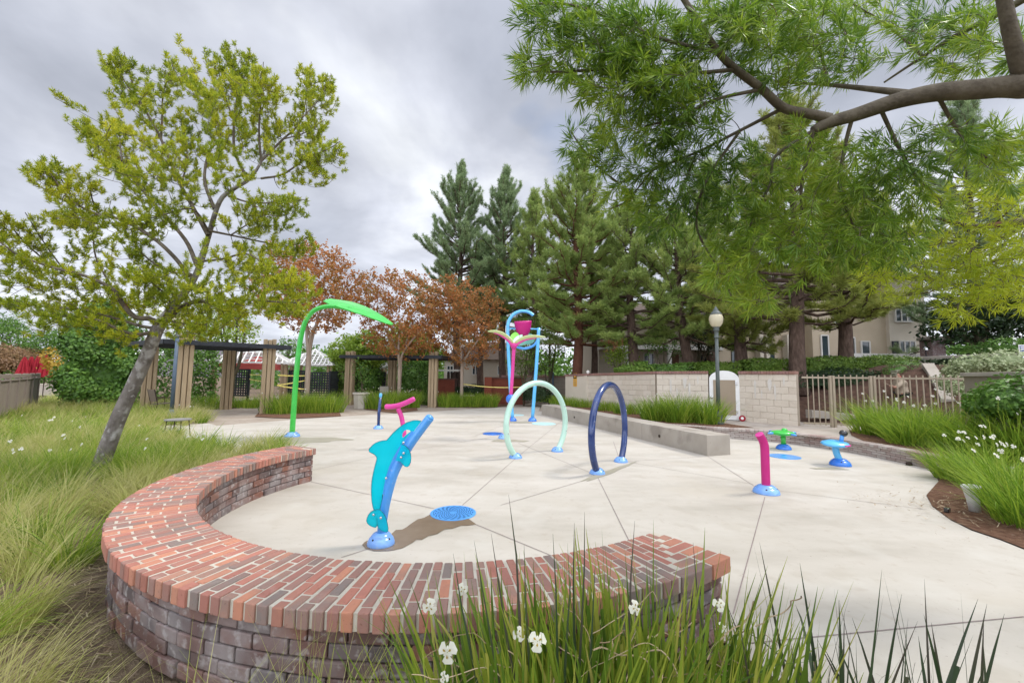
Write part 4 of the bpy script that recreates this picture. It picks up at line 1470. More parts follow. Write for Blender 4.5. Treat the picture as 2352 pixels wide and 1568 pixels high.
# rendered wall on the far right
rw2 = thing('rendered_wall', 'grey brown rendered garden wall with flat coping at the right edge', 'wall', (10.6, 8.6, .2))
a, b = A(10.55, 9.65, 0), A(9.15, 6.35, 0)
d = unit(b - a)
n = A(d[1], -d[0], 0)
MB()(hexa([v + A(0, 0, -.05) for v in (a - n * .1, b - n * .1, b + n * .1, a + n * .1)], [v + A(0, 0, 1.76) for v in (a - n * .1, b - n * .1, b + n * .1, a + n * .1)])).build('wall_face', m_farwall, rw2)
bevel(MB()(hexa([v + A(0, 0, 1.763) for v in (a - n * .17, b - n * .17, b + n * .17, a + n * .17)], [v + A(0, 0, 1.85) for v in (a - n * .17, b - n * .17, b + n * .17, a + n * .17)])).build('coping', m_conc, rw2), .012, 2)
for s in (.12, .5, .88):
    q = a + (b - a) * s - n * .1
    MB()(box(q + A(0, 0, .87), (.28, .16, 1.74), math.atan2(d[1], d[0]))).build('buttress', m_farwall, rw2)

# concrete edging climbing the bank and a low kerb beyond the gate
def strip(name, label, pts, wd, ht, mt, cat):
    pts = smooth_path([np.asarray(p, float) for p in pts], 6)
    dd = unit(np.gradient(pts, axis=0) * A(1, 1, 0))
    sd = np.c_[-dd[:, 1], dd[:, 0], np.zeros(len(pts))] * wd / 2
    V, F = [], []
    for p, s in zip(pts, sd):
        V += [p - s - A(0, 0, .15), p + s - A(0, 0, .15), p + s + A(0, 0, ht), p - s + A(0, 0, ht)]
    for i in range(len(pts) - 1):
        for k in range(4):
            F.append((i * 4 + k, (i + 1) * 4 + k, (i + 1) * 4 + (k + 1) % 4, i * 4 + (k + 1) % 4))
    e_ = (len(pts) - 1) * 4
    F += [(3, 2, 1, 0), (e_, e_ + 1, e_ + 2, e_ + 3)]
    o = MB().add(V, F).build(name, mt, origin=pts[0])
    bevel(o, .012, 1)
    return tag(o, label, cat)


strip('bank_edging', 'pale concrete strip climbing the bank to the right of the person', [T(2178, 926), T(2164, 895), T(2148, 866), T(2132, 842)], .32, .12, m_conc, 'kerb')
strip('low_kerb', 'low pale kerb lying on the ground beyond the gate', [P(1858, 948, 13.9), P(1900, 951, 14.1), P(1955, 958, 13.9), P(1990, 966, 13.4)], .2, .10, m_conc, 'kerb')

# ------------------------------------------------------------------ lamp posts
def lamp(label, q, h, mtp):
    t = thing('lamp_post', label, 'lamp post', q)
    z0 = q[2]
    MB()(lathe([(.15, 0), (.15, .06), (.12, .10), (.105, .30), (.085, .34), (.065, .40)], q, 18)).build('base', mtp, t, smooth=True)
    MB()(tube([q + A(0, 0, .38), q + A(0, 0, h - .95)], [.062, .052], 16)).build('pole', mtp, t, smooth=True)
    MB()(lathe([(.055, 0), (.085, .015), (.085, .04), (.06, .055), (.06, .22), (.09, .24), (.09, .27), (.065, .29), (.10, .33), (.105, .36)], q + A(0, 0, h - .98), 18)).build('collar', m_lampg, t, smooth=True)
    MB()(lathe([(.09, 0), (.14, .04), (.185, .13), (.205, .24), (.20, .33), (.165, .40)], q + A(0, 0, h - .64), 24)).build('globe', m_globe, t, smooth=True)
    MB()(lathe([(.172, 0), (.175, .02), (.14, .06), (.10, .11), (.075, .13), (.072, .17), (.05, .20), (.03, .22), (.018, .26), (0, .27)], q + A(0, 0, h - .245), 20)).build('cap', m_lampg, t, smooth=True)
    return t


LQ = P(1650, 925, 13.0)
LQ[2] = .25
lamp('green grey lamp post with an opal acorn globe before the white door', LQ, zat(1643, 705, 13.0) - .25, m_lampg)
L2 = P(395, 935, 14.4)
L2[2] = -.03
lamp('slate blue lamp post close to the pergola, its globe lost in the leaning tree', L2, 3.85, m_poleb)

# ------------------------------------------------------------------ pergolas
def pergola(label, posts, zr, roof, hts, rot):
    c = np.mean(posts, axis=0)
    t = thing('pergola', label, 'pergola', (c[0], c[1], 0))
    for (x, y), h in zip(posts, hts):
        p = MB()
        ca, sa = math.cos(rot), math.sin(rot)
        for i, (u, v, hh) in enumerate(((-.16, -.10, 0), (.0, -.14, -.02), (.16, -.10, .02), (-.10, .13, -.03), (.12, .13, .0))):
            X, Y = x + u * ca - v * sa, y + u * sa + v * ca
            s = .135
            p(box((X, Y, (h + hh) / 2 - .02), (s, s, h + hh + .02), rot))
        bevel(p.build('post', m_timber, t), .012, 1)
    roof = [np.asarray(r, float) for r in roof]
    q = [A(r[0], r[1], zr) for r in roof]
    fr = MB()
    for i in range(4):
        fr(bar(q[i], q[(i + 1) % 4], .07, .17))
    fr.build('roof_frame', m_black, t)
    lt = MB()
    e1, e2 = q[1] - q[0], q[3] - q[0]
    n1_, n2_ = int(np.linalg.norm(e1) / .11), int(np.linalg.norm(e2) / .42)
    for i in range(1, n1_):
        s = i / n1_
        lt(bar(q[0] + e1 * s + A(0, 0, .03), q[3] + (q[2] - q[3]) * s + A(0, 0, .03), .045, .05))
    lt.build('roof_slats', m_black, t)
    jb = MB()
    for i in range(1, n2_):
        s = i / n2_
        jb(bar(q[0] + e2 * s - A(0, 0, .045), q[1] + (q[2] - q[1]) * s - A(0, 0, .045), .06, .09))
    jb.build('roof_joists', m_black, t)
    return t


p1 = [G(609, 949)[:2], P(420, 900, 15.4)[:2], G(517, 939)[:2], P(340, 900, 17.0)[:2]]
p1 = [np.asarray(p) for p in p1]
zr1 = zat(630, 797, p1[0][1])
cc = (p1[0] + p1[1] + p1[2] + p1[3]) / 4
ex = unit(p1[0] - p1[1])
ey = unit(p1[2] - p1[0])
roof1 = [p1[1] - ex * .75 - ey * .35, p1[0] + ex * .65 - ey * .35, p1[2] + ex * .65 + ey * .40, p1[3] - ex * .75 + ey * .40]
hh_ = [zr1 + .32, zr1 + .32, zr1 - .05, zr1 + .3]
pergola('black slatted pergola on clustered timber posts behind the leaning tree', p1, zr1, roof1, hh_, math.atan2(ex[1], ex[0]))
p2 = [np.asarray(G(801, 929)[:2]), np.asarray(G(994, 934)[:2]), P(900, 900, 25.2)[:2]]
zr2 = zat(900, 821, 23.0)
e_ = unit(p2[1] - p2[0])
f_ = A(-e_[1], e_[0])
roof2 = [p2[0] - e_ * .45 - f_ * .35, p2[1] + e_ * .5 - f_ * .35, p2[1] + e_ * .5 + f_ * 2.7, p2[0] - e_ * .45 + f_ * 2.7]
pergola('black slatted pergola on timber posts behind the stone planter', p2, zr2, roof2, [zr2 + .30] * 3, math.atan2(e_[1], e_[0]))


# ------------------------------------------------------------------ white lattice gazebos and dark screens
def gazebo(label, c, hw, ze, za, rot, shade=False):
    t = thing('lattice_gazebo', label, 'gazebo', (c[0], c[1], 0), 'white lattice gazebos behind the pergolas')
    ca, sa = math.cos(rot), math.sin(rot)
    R_ = lambda u, v, z: A(c[0] + u * ca - v * sa, c[1] + u * sa + v * ca, z)
    cor = [R_(-hw, -hw, ze), R_(hw, -hw, ze), R_(hw, hw, ze), R_(-hw, hw, ze)]
    ap = R_(0, 0, za)
    rf = MB()
    for i in range(4):
        p, q = cor[i], cor[(i + 1) % 4]
        rf(bar(p, ap, .08, .09))
        rf(bar(p, q, .07, .12))
        for k in range(1, 6):
            s = k / 6
            rf(bar(p + (ap - p) * s, q + (ap - q) * s, .07, .05))
        for k in range(-5, 6):
            s = k / 6
            base_ = (p + q) / 2 + (q - p) / 2 * s
            top = ap + ((q - p) / 2 * 0)
            frac = 1 - abs(s)
            end = base_ + ((ap - (p + q) / 2)) * frac
            rf(bar(base_ - unit(ap - (p + q) / 2) * .16 + A(0, 0, .05), end + A(0, 0, .05), .06, .05))
    rf.build('roof', m_white, t)
    for u, v in ((-1, -1), (1, -1), (1, 1), (-1, 1)):
        q = R_(u * hw * .86, v * hw * .86, 0)
        pb_ = MB()
        for du in (-.1, .1):
            pb_(box((q[0] + du, q[1], ze / 2), (.13, .13, ze), rot))
        pb_.build('post', m_timber, t)
    if shade:
        sh = [R_(-hw * .8, -hw * .8, ze - .08), R_(hw * .8, -hw * .8, ze - .08), R_(hw * .8, -hw * .8, ze - .42), R_(-hw * .8, -hw * .8, ze - .36)]
        MB()(plate(sh, A(0, .02, 0))).build('shade_valance', m_redl, t)
        um = [R_(x, y, z) for x, y, z in ((-1.1, -.5, ze - .1), (1.1, -.5, ze - .1), (1.1, .9, ze - .1), (-1.1, .9, ze - .1))]
        MB().add(um + [R_(0, .2, ze + .45)], [(0, 1, 4), (1, 2, 4), (2, 3, 4), (3, 0, 4), (3, 2, 1, 0)]).build('shade_canopy', m_redl, t)
    return t


ga = P(590, 840, 25.5)
gazebo('white lattice gazebo with a coral shade cloth seen through the near pergola', ga, 2.0, zat(590, 832, 23.6), zat(566, 788, 25.5), .35, True)
gb = P(722, 840, 27.0)
gazebo('white lattice gazebo roof rising beside the red leaved tree and dark screens', gb, 1.5, zat(720, 837, 26.0), zat(730, 803, 27.0), .15)
gc = P(925, 840, 30.0)
gazebo('white lattice gazebo half hidden behind the planter pergola', gc, 1.6, zat(925, 845, 29.0), zat(925, 815, 30.0), .2)


def screen(label, pa, pb, zb, zt):
    pa, pb = np.asarray(pa, float), np.asarray(pb, float)
    t = thing('lattice_screen', label, 'screen', (*((pa + pb) / 2)[:2], 0), 'black lattice screens')
    d_ = unit(pb - pa)
    fr = MB()
    for p in (pa, pb):
        fr(bar(p + A(0, 0, 0), p + A(0, 0, zt), .10, .10, (0, 1, 0)))
    fr(bar(pa + A(0, 0, zt - .04), pb + A(0, 0, zt - .04), .07, .08))
    fr(bar(pa + A(0, 0, zb), pb + A(0, 0, zb), .07, .08))
    fr.build('frame', m_black, t)
    la = MB()
    W_ = np.linalg.norm(pb - pa)
    k = int(W_ / .135)
    for i in range(1, k):
        q = pa + d_ * W_ * i / k
        la(bar(q + A(0, 0, zb), q + A(0, 0, zt - .06), .075, .02, (d_[1], -d_[0], 0)))
    kz = int((zt - zb) / .135)
    nn = A(d_[1], -d_[0], 0)
    for i in range(1, kz):
        z = zb + (zt - .06 - zb) * i / kz
        la(bar(pa + nn * .022 + A(0, 0, z), pb + nn * .022 + A(0, 0, z), .02, .07))
    la.build('lattice', m_black, t)
    return t


def scr(label, x0, x1, yt, yb, Y0, Y1):
    a_, b_ = P(x0, 880, Y0), P(x1, 880, Y1)
    a_[2] = b_[2] = 0
    Ym = (Y0 + Y1) / 2
    screen(label, a_, b_, max(.05, zat((x0 + x1) / 2, yb, Ym)), zat((x0 + x1) / 2, yt, Ym))


scr('black lattice screen framed between the posts of the near pergola', 537, 571, 847, 908, 22.6, 22.4)
scr('wide black lattice screen right of the reddish tree trunk', 711, 757, 854, 914, 22.6, 22.4)
scr('taller black lattice screen behind the climbing leaves of the planter pergola', 758, 778, 852, 908, 23.8, 25.5)
scr('small black lattice screen in the middle of the planter pergola', 868, 884, 854, 895, 27.5, 27.3)
scr('black lattice screen glimpsed behind the green pole', 664, 702, 850, 905, 25.0, 24.8)

# caution tapes
def tape(label, p, q, sag=.05):
    p, q = np.asarray(p, float), np.asarray(q, float)
    pts = np.array([p + (q - p) * s - A(0, 0, sag * 4 * s * (1 - s)) for s in np.linspace(0, 1, 14)])
    tw = np.linspace(0, .7, 14)
    u = np.c_[np.zeros(14), np.sin(tw) * .024, np.cos(tw) * .024]
    th = np.tile(A(.0, .0015, 0), (14, 1))
    V = np.concatenate([pts - u - th, pts + u - th, pts + u + th, pts - u + th])
    F = []
    for i in range(13):
        for k in range(4):
            F.append((k * 14 + i, k * 14 + i + 1, ((k + 1) % 4) * 14 + i + 1, ((k + 1) % 4) * 14 + i))
    return tag(MB().add(V, F).build('caution_tape', m_yellow, origin=p), label, 'caution tape', 'yellow caution tapes')


yP, yM = p1[0][1] - .1, 18.6
tape('top yellow tape stretched from the near pergola post to the reddish tree', P(638, 861, yP + .3), P(702, 862.5, yM), .02)
tape('yellow tape slanting up from the near pergola post to the reddish tree', P(636, 884, yP + .3), P(702, 873, yM), .02)
tape('lowest yellow tape slanting down from the near pergola post to the reddish tree', P(636, 884.5, yP + .3), P(702, 893.5, yM), .02)
tape('short level yellow tape behind the right post of the near pergola', P(574, 860, 21), P(600, 860.5, 18), .01)
tape('short drooping yellow tape behind the right post of the near pergola', P(573, 870, 21), P(600, 875, 18), .01)
tape('yellow tape running behind the bucket frame to the brick wall', P(1063, 881.5, 22.9), P(1203, 888, 23.5), .1)

# ------------------------------------------------------------------ small furniture
def side_table(label, c, r, h):
    t = thing('side_table', label, 'table', c)
    MB()(lathe([(r - .02, 0), (r, .006), (r, .028), (r - .012, .032), (r - .03, .018), (0, .018)], c + A(0, 0, h - .03), 32)).build('table_top', M('table_top_grey', [(.20, .19, .18), (.28, .27, .25)], scale=8, rough=.5), t)
    for a in (.4, 1.97, 3.54, 5.11):
        u = A(math.cos(a), math.sin(a), 0)
        MB()(tube([c + u * r * .98, c + u * r * .80 + A(0, 0, h - .03)], .011, 8)).build('leg', m_dark, t)
    return t


side_table('small round black rimmed table beside the leaning tree', G(406, 1003), .285, .45)


def chair(label, c, rz, mt):
    t = thing('patio_chair', label, 'chair', c)
    ca, sa = math.cos(rz), math.sin(rz)
    R_ = lambda u, v, z: A(c[0] + u * ca - v * sa, c[1] + u * sa + v * ca, z)
    MB()(plate([R_(-.25, -.24, .42), R_(.25, -.24, .42), R_(.25, .24, .39), R_(-.25, .24, .39)], A(0, 0, .03))).build('seat', mt, t)
    MB()(plate([R_(-.25, .25, .48), R_(.25, .25, .48), R_(.25, .38, .95), R_(-.25, .38, .95)], R_(0, .03, 0) - R_(0, 0, 0))).build('backrest', mt, t)
    for s in (-1, 1):
        MB()(tube(smooth_path([R_(.27 * s, -.22, 0), R_(.27 * s, -.22, .58), R_(.27 * s, -.15, .64), R_(.27 * s, .22, .62), R_(.27 * s, .30, .60)], 4), .014, 8)).build('arm', m_dark, t)
        MB()(tube([R_(.25 * s, .34, 0), R_(.25 * s, .25, .40), R_(.25 * s, .39, .97)], .014, 8)).build('leg', m_dark, t)
    return t


q = P(371, 930, 16.6); q[2] = 0
chair('brown mesh patio chair under the near pergola beside the slate lamp post', q, 2.7, m_mesh)
q = P(882, 905, 24.3); q[2] = 0
chair('pale patio chair behind the stone planter under the far pergola', q, .3, m_planter)

# stone planter with a thin sapling
q = G(828, 938)
pl = thing('stone_planter', 'pale octagonal stone planter with a rim, in front of the far pergola', 'planter', q)
sc_ = 20 / 960 * q[1] / 20
W_ = (G(848, 938) - G(808, 938))[0] / 2
hh_ = zat(828, 901, q[1])
MB()(lathe([(W_ * .80, 0), (W_ * .92, hh_ * .86), (W_ * 1.03, hh_ * .88), (W_ * 1.06, hh_ * .93), (W_ * 1.03, hh_), (W_ * .88, hh_), (W_ * .86, hh_ * .9), (0, hh_ * .9)], q, 8)).build('tub', m_planter, pl)
MB()(lathe([(W_ * .85, 0), (0, .06)], q + A(0, 0, hh_ * .9), 16)).build('potting_soil', m_soil, pl)

# folded red parasols on the left
def parasol(label, px, Y, yt, yb):
    q = P(px, yb, Y)
    zb_, zt_ = q[2], zat(px, yt, Y)
    c = A(q[0], Y, 0)
    t = thing('folded_parasol', label, 'parasol', c, 'folded red parasols')
    MB()(tube([c, c + A(0, 0, zt_ + .1)], .025, 8)).build('pole', m_dark, t)
    MB()(lathe([(.22, 0), (.22, .05), (.05, .09)], c, 14)).build('base', m_dark, t)
    o = MB()(lathe([(.26, 0), (.30, .03), (.20, .45 * (zt_ - zb_)), (.10, .85 * (zt_ - zb_)), (.04, zt_ - zb_), (0, zt_ - zb_ + .03)], A(0, 0, 0), 32))
    V = o.V[0]
    an = np.arctan2(V[:, 1], V[:, 0])
    o.V[0] = A(c[0], c[1], zb_) + V * np.c_[1 + .28 * np.cos(8 * an), 1 + .28 * np.cos(8 * an), np.ones(len(V))]
    o.build('folded_canopy', m_red, t, smooth=False)


for lb, px, yt in (('leftmost folded red parasol behind the taupe fence', 52, 820), ('second folded red parasol from the left behind the taupe fence', 68, 819),
                   ('third folded red parasol from the left, widest at its hem', 84, 817), ('rightmost folded red parasol nearest the grey pole', 102, 815)):
    parasol(lb, px, 26 + rng.uniform(-.4, .4), yt, 866)

# taupe panel fence at the far left
vf = thing('panel_fence', 'taupe vinyl panel fence with a pale rail at the left edge', 'fence', (-17, 15, 0))
a, b = P(-40, 900, 11.2), P(84, 900, 18.2)
a[2] = b[2] = 0
d = unit(b - a)
L_ = np.linalg.norm(b - a)
n = A(d[1], -d[0], 0)
zt = 1.50
k = int(L_ / .62)
fp_ = MB()
for i in range(k):
    p, q = a + d * (L_ * i / k + .012), a + d * (L_ * (i + 1) / k - .012)
    fp_(hexa([v + A(0, 0, -.03) for v in (p - n * .02, q - n * .02, q + n * .02, p + n * .02)], [v + A(0, 0, zt - .18) for v in (p - n * .02, q - n * .02, q + n * .02, p + n * .02)]))
fp_.build('panels', m_vinyl, vf)
MB()(bar(a + A(0, 0, zt - .06), b + A(0, 0, zt - .06), .09, .12)).build('top_rail', m_vinyl, vf)
MB()(bar(a + A(0, 0, zt - .19), b + A(0, 0, zt - .19), .13, .035)).build('trim_rail', m_vinyl, vf)
for s in np.linspace(0, 1, 7):
    q = a + (b - a) * s
    MB()(box(q + A(0, 0, zt / 2), (.13, .13, zt + .04), math.atan2(d[1], d[0]))).build('post', m_vinyl, vf)
q = P(141, 880, 24.5)
tag(MB()(tube([A(q[0], 24.5, 0), A(q[0] + .08, 24.5, 2.6)], .09, 12)).build('grey_pole', m_poleb, origin=(q[0], 24.5, 0), smooth=True), 'grey pole between the red parasols and the ivy block', 'pole')
a, b = P(84, 890, 27), P(150, 890, 27)
a[2] = b[2] = 0
tag(bevel(MB()(hexa([v for v in (a, b, b + A(0, .3, 0), a + A(0, .3, 0))], [v + A(0, 0, .78) for v in (a, b, b + A(0, .3, 0), a + A(0, .3, 0))])).build('low_pale_wall', m_houseb, origin=a), .02, 1), 'low pale wall below the red parasols', 'wall')

# ------------------------------------------------------------------ red brick counter, wall and far furniture
def brick_wall(root, a, b, th, h, z0=-.03):
    d_ = unit(b - a)
    n_ = A(d_[1], -d_[0], 0)
    L_ = np.linalg.norm(b - a)
    MB()(hexa([v + A(0, 0, z0) for v in (a - n_ * th / 2, b - n_ * th / 2, b + n_ * th / 2, a + n_ * th / 2)], [v + A(0, 0, h - .08) for v in (a - n_ * th / 2, b - n_ * th / 2, b + n_ * th / 2, a + n_ * th / 2)])).build('core', m_rbm, root)
    bb = MB()
    rows_ = int(h / .085)
    for j in range(rows_):
        k = int(L_ / .22)
        for i in range(-1, k):
            s0, s1 = max(0, (i + .5 * (j % 2)) / k), min(1, (i + 1 + .5 * (j % 2)) / k)
            if s1 - s0 < .01:
                continue
            p, q = a + (b - a) * s0 + d_ * .004, a + (b - a) * s1 - d_ * .004
            o = n_ * (th / 2)
            z1, z2 = z0 + (h - .08 - z0) * j / rows_ + .004, z0 + (h - .08 - z0) * (j + 1) / rows_ - .004
            bb(hexa([v + A(0, 0, z1) for v in (p + o, q + o, q + o * 1.06, p + o * 1.06)], [v + A(0, 0, z2) for v in (p + o, q + o, q + o * 1.06, p + o * 1.06)]))
    bb.build('bricks', m_redbrick, root)
    o = n_ * (th / 2 + .08)
    e__ = d_ * .08
    MB()(hexa([v + A(0, 0, h - .079) for v in (a - o - e__, b - o + e__, b + o + e__, a + o - e__)], [v + A(0, 0, h) for v in (a - o - e__, b - o + e__, b + o + e__, a + o - e__)])).build('coping', m_rbm, root)


bq = P(1027, 880, 25.6)
bt = thing('brick_counter', 'dark red brick counter just right of the far pergola', 'counter', (bq[0], bq[1], 0))
a, b = P(1004, 880, 25.6), P(1047, 880, 25.6)
a[2] = b[2] = 0
brick_wall(bt, a, b, .9, zat(1027, 869, 25.3))
bt = thing('brick_pier_wall', 'low red brick wall with a pier behind the bucket frame legs', 'wall', (P(1160, 880, 24.6)[0], 24.6, 0))
a, b = P(1118, 880, 24.8), P(1206, 880, 24.8)
a[2] = b[2] = 0
brick_wall(bt, a, b, .4, zat(1160, 866, 24.7))
pq = P(1122, 880, 24.7)
MB()(box(A(pq[0], 24.5, zat(1122, 866, 24.4) / 2), (.42, .5, zat(1122, 866, 24.4)))).build('pier', m_redbrick, bt)
tr_ = thing('slatted_shelter', 'small dark post shelter with a pale slatted roof over the brick counter', 'shelter', (P(1030, 880, 28)[0], 28, 0))
a, b = P(1000, 862, 28), P(1054, 862, 28)
zz = zat(1028, 851, 28)
sl_ = MB()
for i in range(15):
    x = a[0] + (b[0] - a[0]) * i / 14
    sl_(bar(A(x, 27.2, zz), A(x, 29.4, zz + .05), .05, .10))
sl_.build('roof_slats', m_trim, tr_)
for x, y in ((a[0] + .95, 27.5), (b[0] - .25, 27.5), (a[0] + .95, 29.1), (b[0] - .25, 29.1)):
    MB()(box(A(x, y, zz / 2 - .06), (.16, .16, zz - .1))).build('post', m_dark, tr_)
pt = thing('picnic_bench', 'dark picnic bench on the lawn left of the brick pier', 'bench', (P(1072, 890, 28)[0], 28, 0))
c_ = A(P(1072, 890, 28)[0], 28, 0)
MB()(box(c_ + A(0, 0, .74), (1.6, .7, .06))).build('table_top', m_dark, pt)
for s in (-.6, .6):
    MB()(box(c_ + A(0, s * 1.05, .44), (1.6, .26, .05))).build('seat', m_dark, pt)
    MB()(box(c_ + A(s, 0, .36), (.10, .5, .70))).build('leg', m_dark, pt)

# ------------------------------------------------------------------ houses beyond the trees
def win(root, x0, x1, z0, z1, Y, frame=m_trim, mull=1, shut=False):
    f_ = MB()
    w_ = .07
    for p, q in ((A(x0, Y, z0), A(x1, Y, z0)), (A(x0, Y, z1), A(x1, Y, z1))):
        f_(bar(p, q, .10, w_))
    for x in [x0, x1] + [x0 + (x1 - x0) * (i + 1) / (mull + 1) for i in range(mull)]:
        f_(bar(A(x, Y - .001, z0), A(x, Y - .001, z1), .10, w_, (1, 0, 0)))
    o = f_.build('window', frame, root)
    MB()(plate([A(x0, Y + .0, z0), A(x1, Y + .0, z0), A(x1, Y + .0, z1), A(x0, Y + .0, z1)], A(0, .03, 0))).build('pane', m_glass, o)
    return o


def X_(px, py, Y):
    return P(px, py, Y)[0]


YH = 25.0
hr_ = thing('beige_townhouse', 'beige stucco townhouse with white framed windows above the railings', 'house', (X_(2000, 800, YH), YH + 3, 1.6))
x0, x1 = X_(1868, 790, YH), X_(2122, 790, YH)
z0, z1 = 1.0, zat(2000, 640, YH)
MB()(box(A((x0 + x1) / 2, YH + 4.05, (z0 + z1) / 2), (x1 - x0, 8, z1 - z0))).build('wall', m_house, hr_)
MB()(box(A((X_(2040, 790, YH) + x1) / 2, YH + .0, (z0 + z1) / 2), (x1 - X_(2040, 790, YH) + .06, .35, z1 - z0 - .1))).build('bay', m_houseb, hr_)
win(hr_, X_(1981, 800, YH - .1), X_(2000, 800, YH - .1), zat(1990, 814, YH), zat(1990, 784, YH), YH - .02, mull=0)
win(hr_, X_(2068, 800, YH - .3), X_(2104, 800, YH - .3), zat(2080, 812, YH), zat(2080, 784, YH), YH - .24, mull=2)
MB()(box(A(X_(2061, 800, YH - .3), YH - .22, (zat(2060, 812, YH) + zat(2060, 784, YH)) / 2), (.42, .06, zat(2060, 784, YH) - zat(2060, 812, YH)))).build('shutter', m_black, hr_)
win(hr_, X_(2058, 720, YH - .3), X_(2098, 720, YH - .3), zat(2080, 740, YH), zat(2080, 704, YH), YH - .24, mull=2)
win(hr_, X_(1886, 800, YH), X_(1902, 800, YH), zat(1890, 824, YH), zat(1890, 770, YH), YH - .02, mull=0)
win(hr_, X_(1950, 800, YH), X_(1963, 800, YH), zat(1955, 820, YH), zat(1955, 775, YH), YH - .02, mull=0)
win(hr_, X_(1915, 720, YH), X_(1940, 720, YH), zat(1925, 745, YH), zat(1925, 712, YH), YH - .02, mull=1)
rf = MB()
rf.add([A(x0 - .5, YH - .6, z1), A(x1 + .5, YH - .6, z1), A(x1 + .5, YH + 8.6, z1), A(x0 - .5, YH + 8.6, z1), A(x0 + 2, YH + 4, z1 + 2.2), A(x1 - 2, YH + 4, z1 + 2.2)],
       [(0, 1, 5, 4), (1, 2, 5), (2, 3, 4, 5), (3, 0, 4), (3, 2, 1, 0)])
rf.build('roof', m_roof, hr_)
MB()(box(A((X_(1955, 815, YH - 1.2) + X_(2111, 815, YH - 1.2)) / 2, YH - 1.2, zat(2030, 818, YH - 1.2) - .0), (X_(2111, 815, YH - 1.2) - X_(1955, 815, YH - 1.2), .12, .30))).build('terrace_parapet', m_trim, hr_)

YM = 27.0
hm_ = thing('porch_townhouse', 'cream sided townhouse with white porch columns and a brown door behind the pines', 'house', (X_(1530, 800, YM), YM + 3, 1.6))
x0, x1 = X_(1380, 790, YM), X_(1640, 790, YM)
z1 = zat(1500, 738, YM)
MB()(box(A((x0 + x1) / 2, YM + 4.6, (1 + z1) / 2), (x1 - x0, 8, z1 - 1))).build('wall', m_siding, hm_)
zp = zat(1500, 803, YM - .5)
MB()(box(A((x0 + x1) / 2, YM - .2, zp + .15), (x1 - x0 + .2, 1.6, .30))).build('porch_roof', m_trim, hm_)
for px in (1440, 1537):
    xx = X_(px, 820, YM - .8)
    MB()(lathe([(.22, 0), (.22, .2), (.16, .25), (.15, zp - 1.6), (.20, zp - 1.5), (.20, zp - 1.42)], A(xx, YM - .8, 1.4), 14)).build('porch_column', m_trim, hm_, smooth=True)
dd = hm_
MB()(box(A(X_(1557, 820, YM), YM + .57, (1.6 + zat(1557, 811, YM)) / 2 - .1), (X_(1567, 820, YM) - X_(1547, 820, YM), .08, zat(1557, 811, YM) - 1.4))).build('door', m_door, dd)
win(hm_, X_(1485, 820, YM), X_(1508, 820, YM), zat(1500, 838, YM), zat(1500, 810, YM), YM + .56, mull=1)
win(hm_, X_(1612, 820, YM), X_(1636, 820, YM), zat(1620, 838, YM), zat(1620, 812, YM), YM + .56, mull=1)
rf = MB()
rf.add([A(x0 - .5, YM, z1), A(x1 + .5, YM, z1), A(x1 + .5, YM + 9, z1), A(x0 - .5, YM + 9, z1), A(x0 + 1.5, YM + 4.5, z1 + 2), A(x1 - 1.5, YM + 4.5, z1 + 2)], [(0, 1, 5, 4), (1, 2, 5), (2, 3, 4, 5), (3, 0, 4), (3, 2, 1, 0)])
rf.build('roof', m_roof, hm_)

YN = 26.0
hn_ = thing('recessed_townhouse', 'tan stucco townhouse with dark doorways between the lamp and the big trunk', 'house', (X_(1750, 800, YN), YN + 3, 1.6))
x0, x1 = X_(1648, 790, YN), X_(1862, 790, YN)
z1 = zat(1750, 728, YN)
MB()(box(A((x0 + x1) / 2, YN + 4.1, (1 + z1) / 2), (x1 - x0, 8, z1 - 1))).build('wall', m_house, hn_)
for px, w1 in ((1768, 22), (1845, 16), (1690, 18)):
    MB()(box(A(X_(px, 800, YN), YN + .08, (1.3 + zat(px, 790, YN)) / 2), (w1 / 960 * YN, .12, zat(px, 790, YN) - 1.3))).build('doorway', m_glass, hn_)
for px in (1738, 1752, 1800):
    MB()(box(A(X_(px, 800, YN), YN - .3, (1.2 + zat(px, 770, YN)) / 2), (.22, .5, zat(px, 770, YN) - 1.2))).build('pillar', m_houseb, hn_)
rf = MB()
rf.add([A(x0 - .3, YN - .5, z1), A(x1 + .3, YN - .5, z1), A(x1 + .3, YN + 8.5, z1), A(x0 - .3, YN + 8.5, z1), A(x0 + 2, YN + 4, z1 + 2), A(x1 - 2, YN + 4, z1 + 2)], [(0, 1, 5, 4), (1, 2, 5), (2, 3, 4, 5), (3, 0, 4), (3, 2, 1, 0)])
rf.build('roof', m_roof, hn_)

YL = 33.0
hl_ = thing('pale_far_house', 'pale house seen between the dark trunks left of the bucket frame', 'house', (X_(1120, 850, YL), YL + 3, 0))
x0, x1 = X_(1020, 850, YL), X_(1225, 850, YL)
z1 = zat(1120, 826, YL)
MB()(box(A((x0 + x1) / 2, YL + 3, z1 / 2 - .1), (x1 - x0, 6, z1 + .2))).build('wall', m_houseb, hl_)
for px in (1034, 1092, 1150):
    win(hl_, X_(px - 7, 850, YL), X_(px + 7, 850, YL), zat(px, 860, YL), zat(px, 840, YL), YL - .03, mull=1)
rf = MB()
rf.add([A(x0 - .4, YL - .5, z1), A(x1 + .4, YL - .5, z1), A(x1 + .4, YL + 6.5, z1), A(x0 - .4, YL + 6.5, z1), A(x0 + 2, YL + 3, z1 + 1.6), A(x1 - 2, YL + 3, z1 + 1.6)], [(0, 1, 5, 4), (1, 2, 5), (2, 3, 4, 5), (3, 0, 4), (3, 2, 1, 0)])
rf.build('roof', m_roof, hl_)

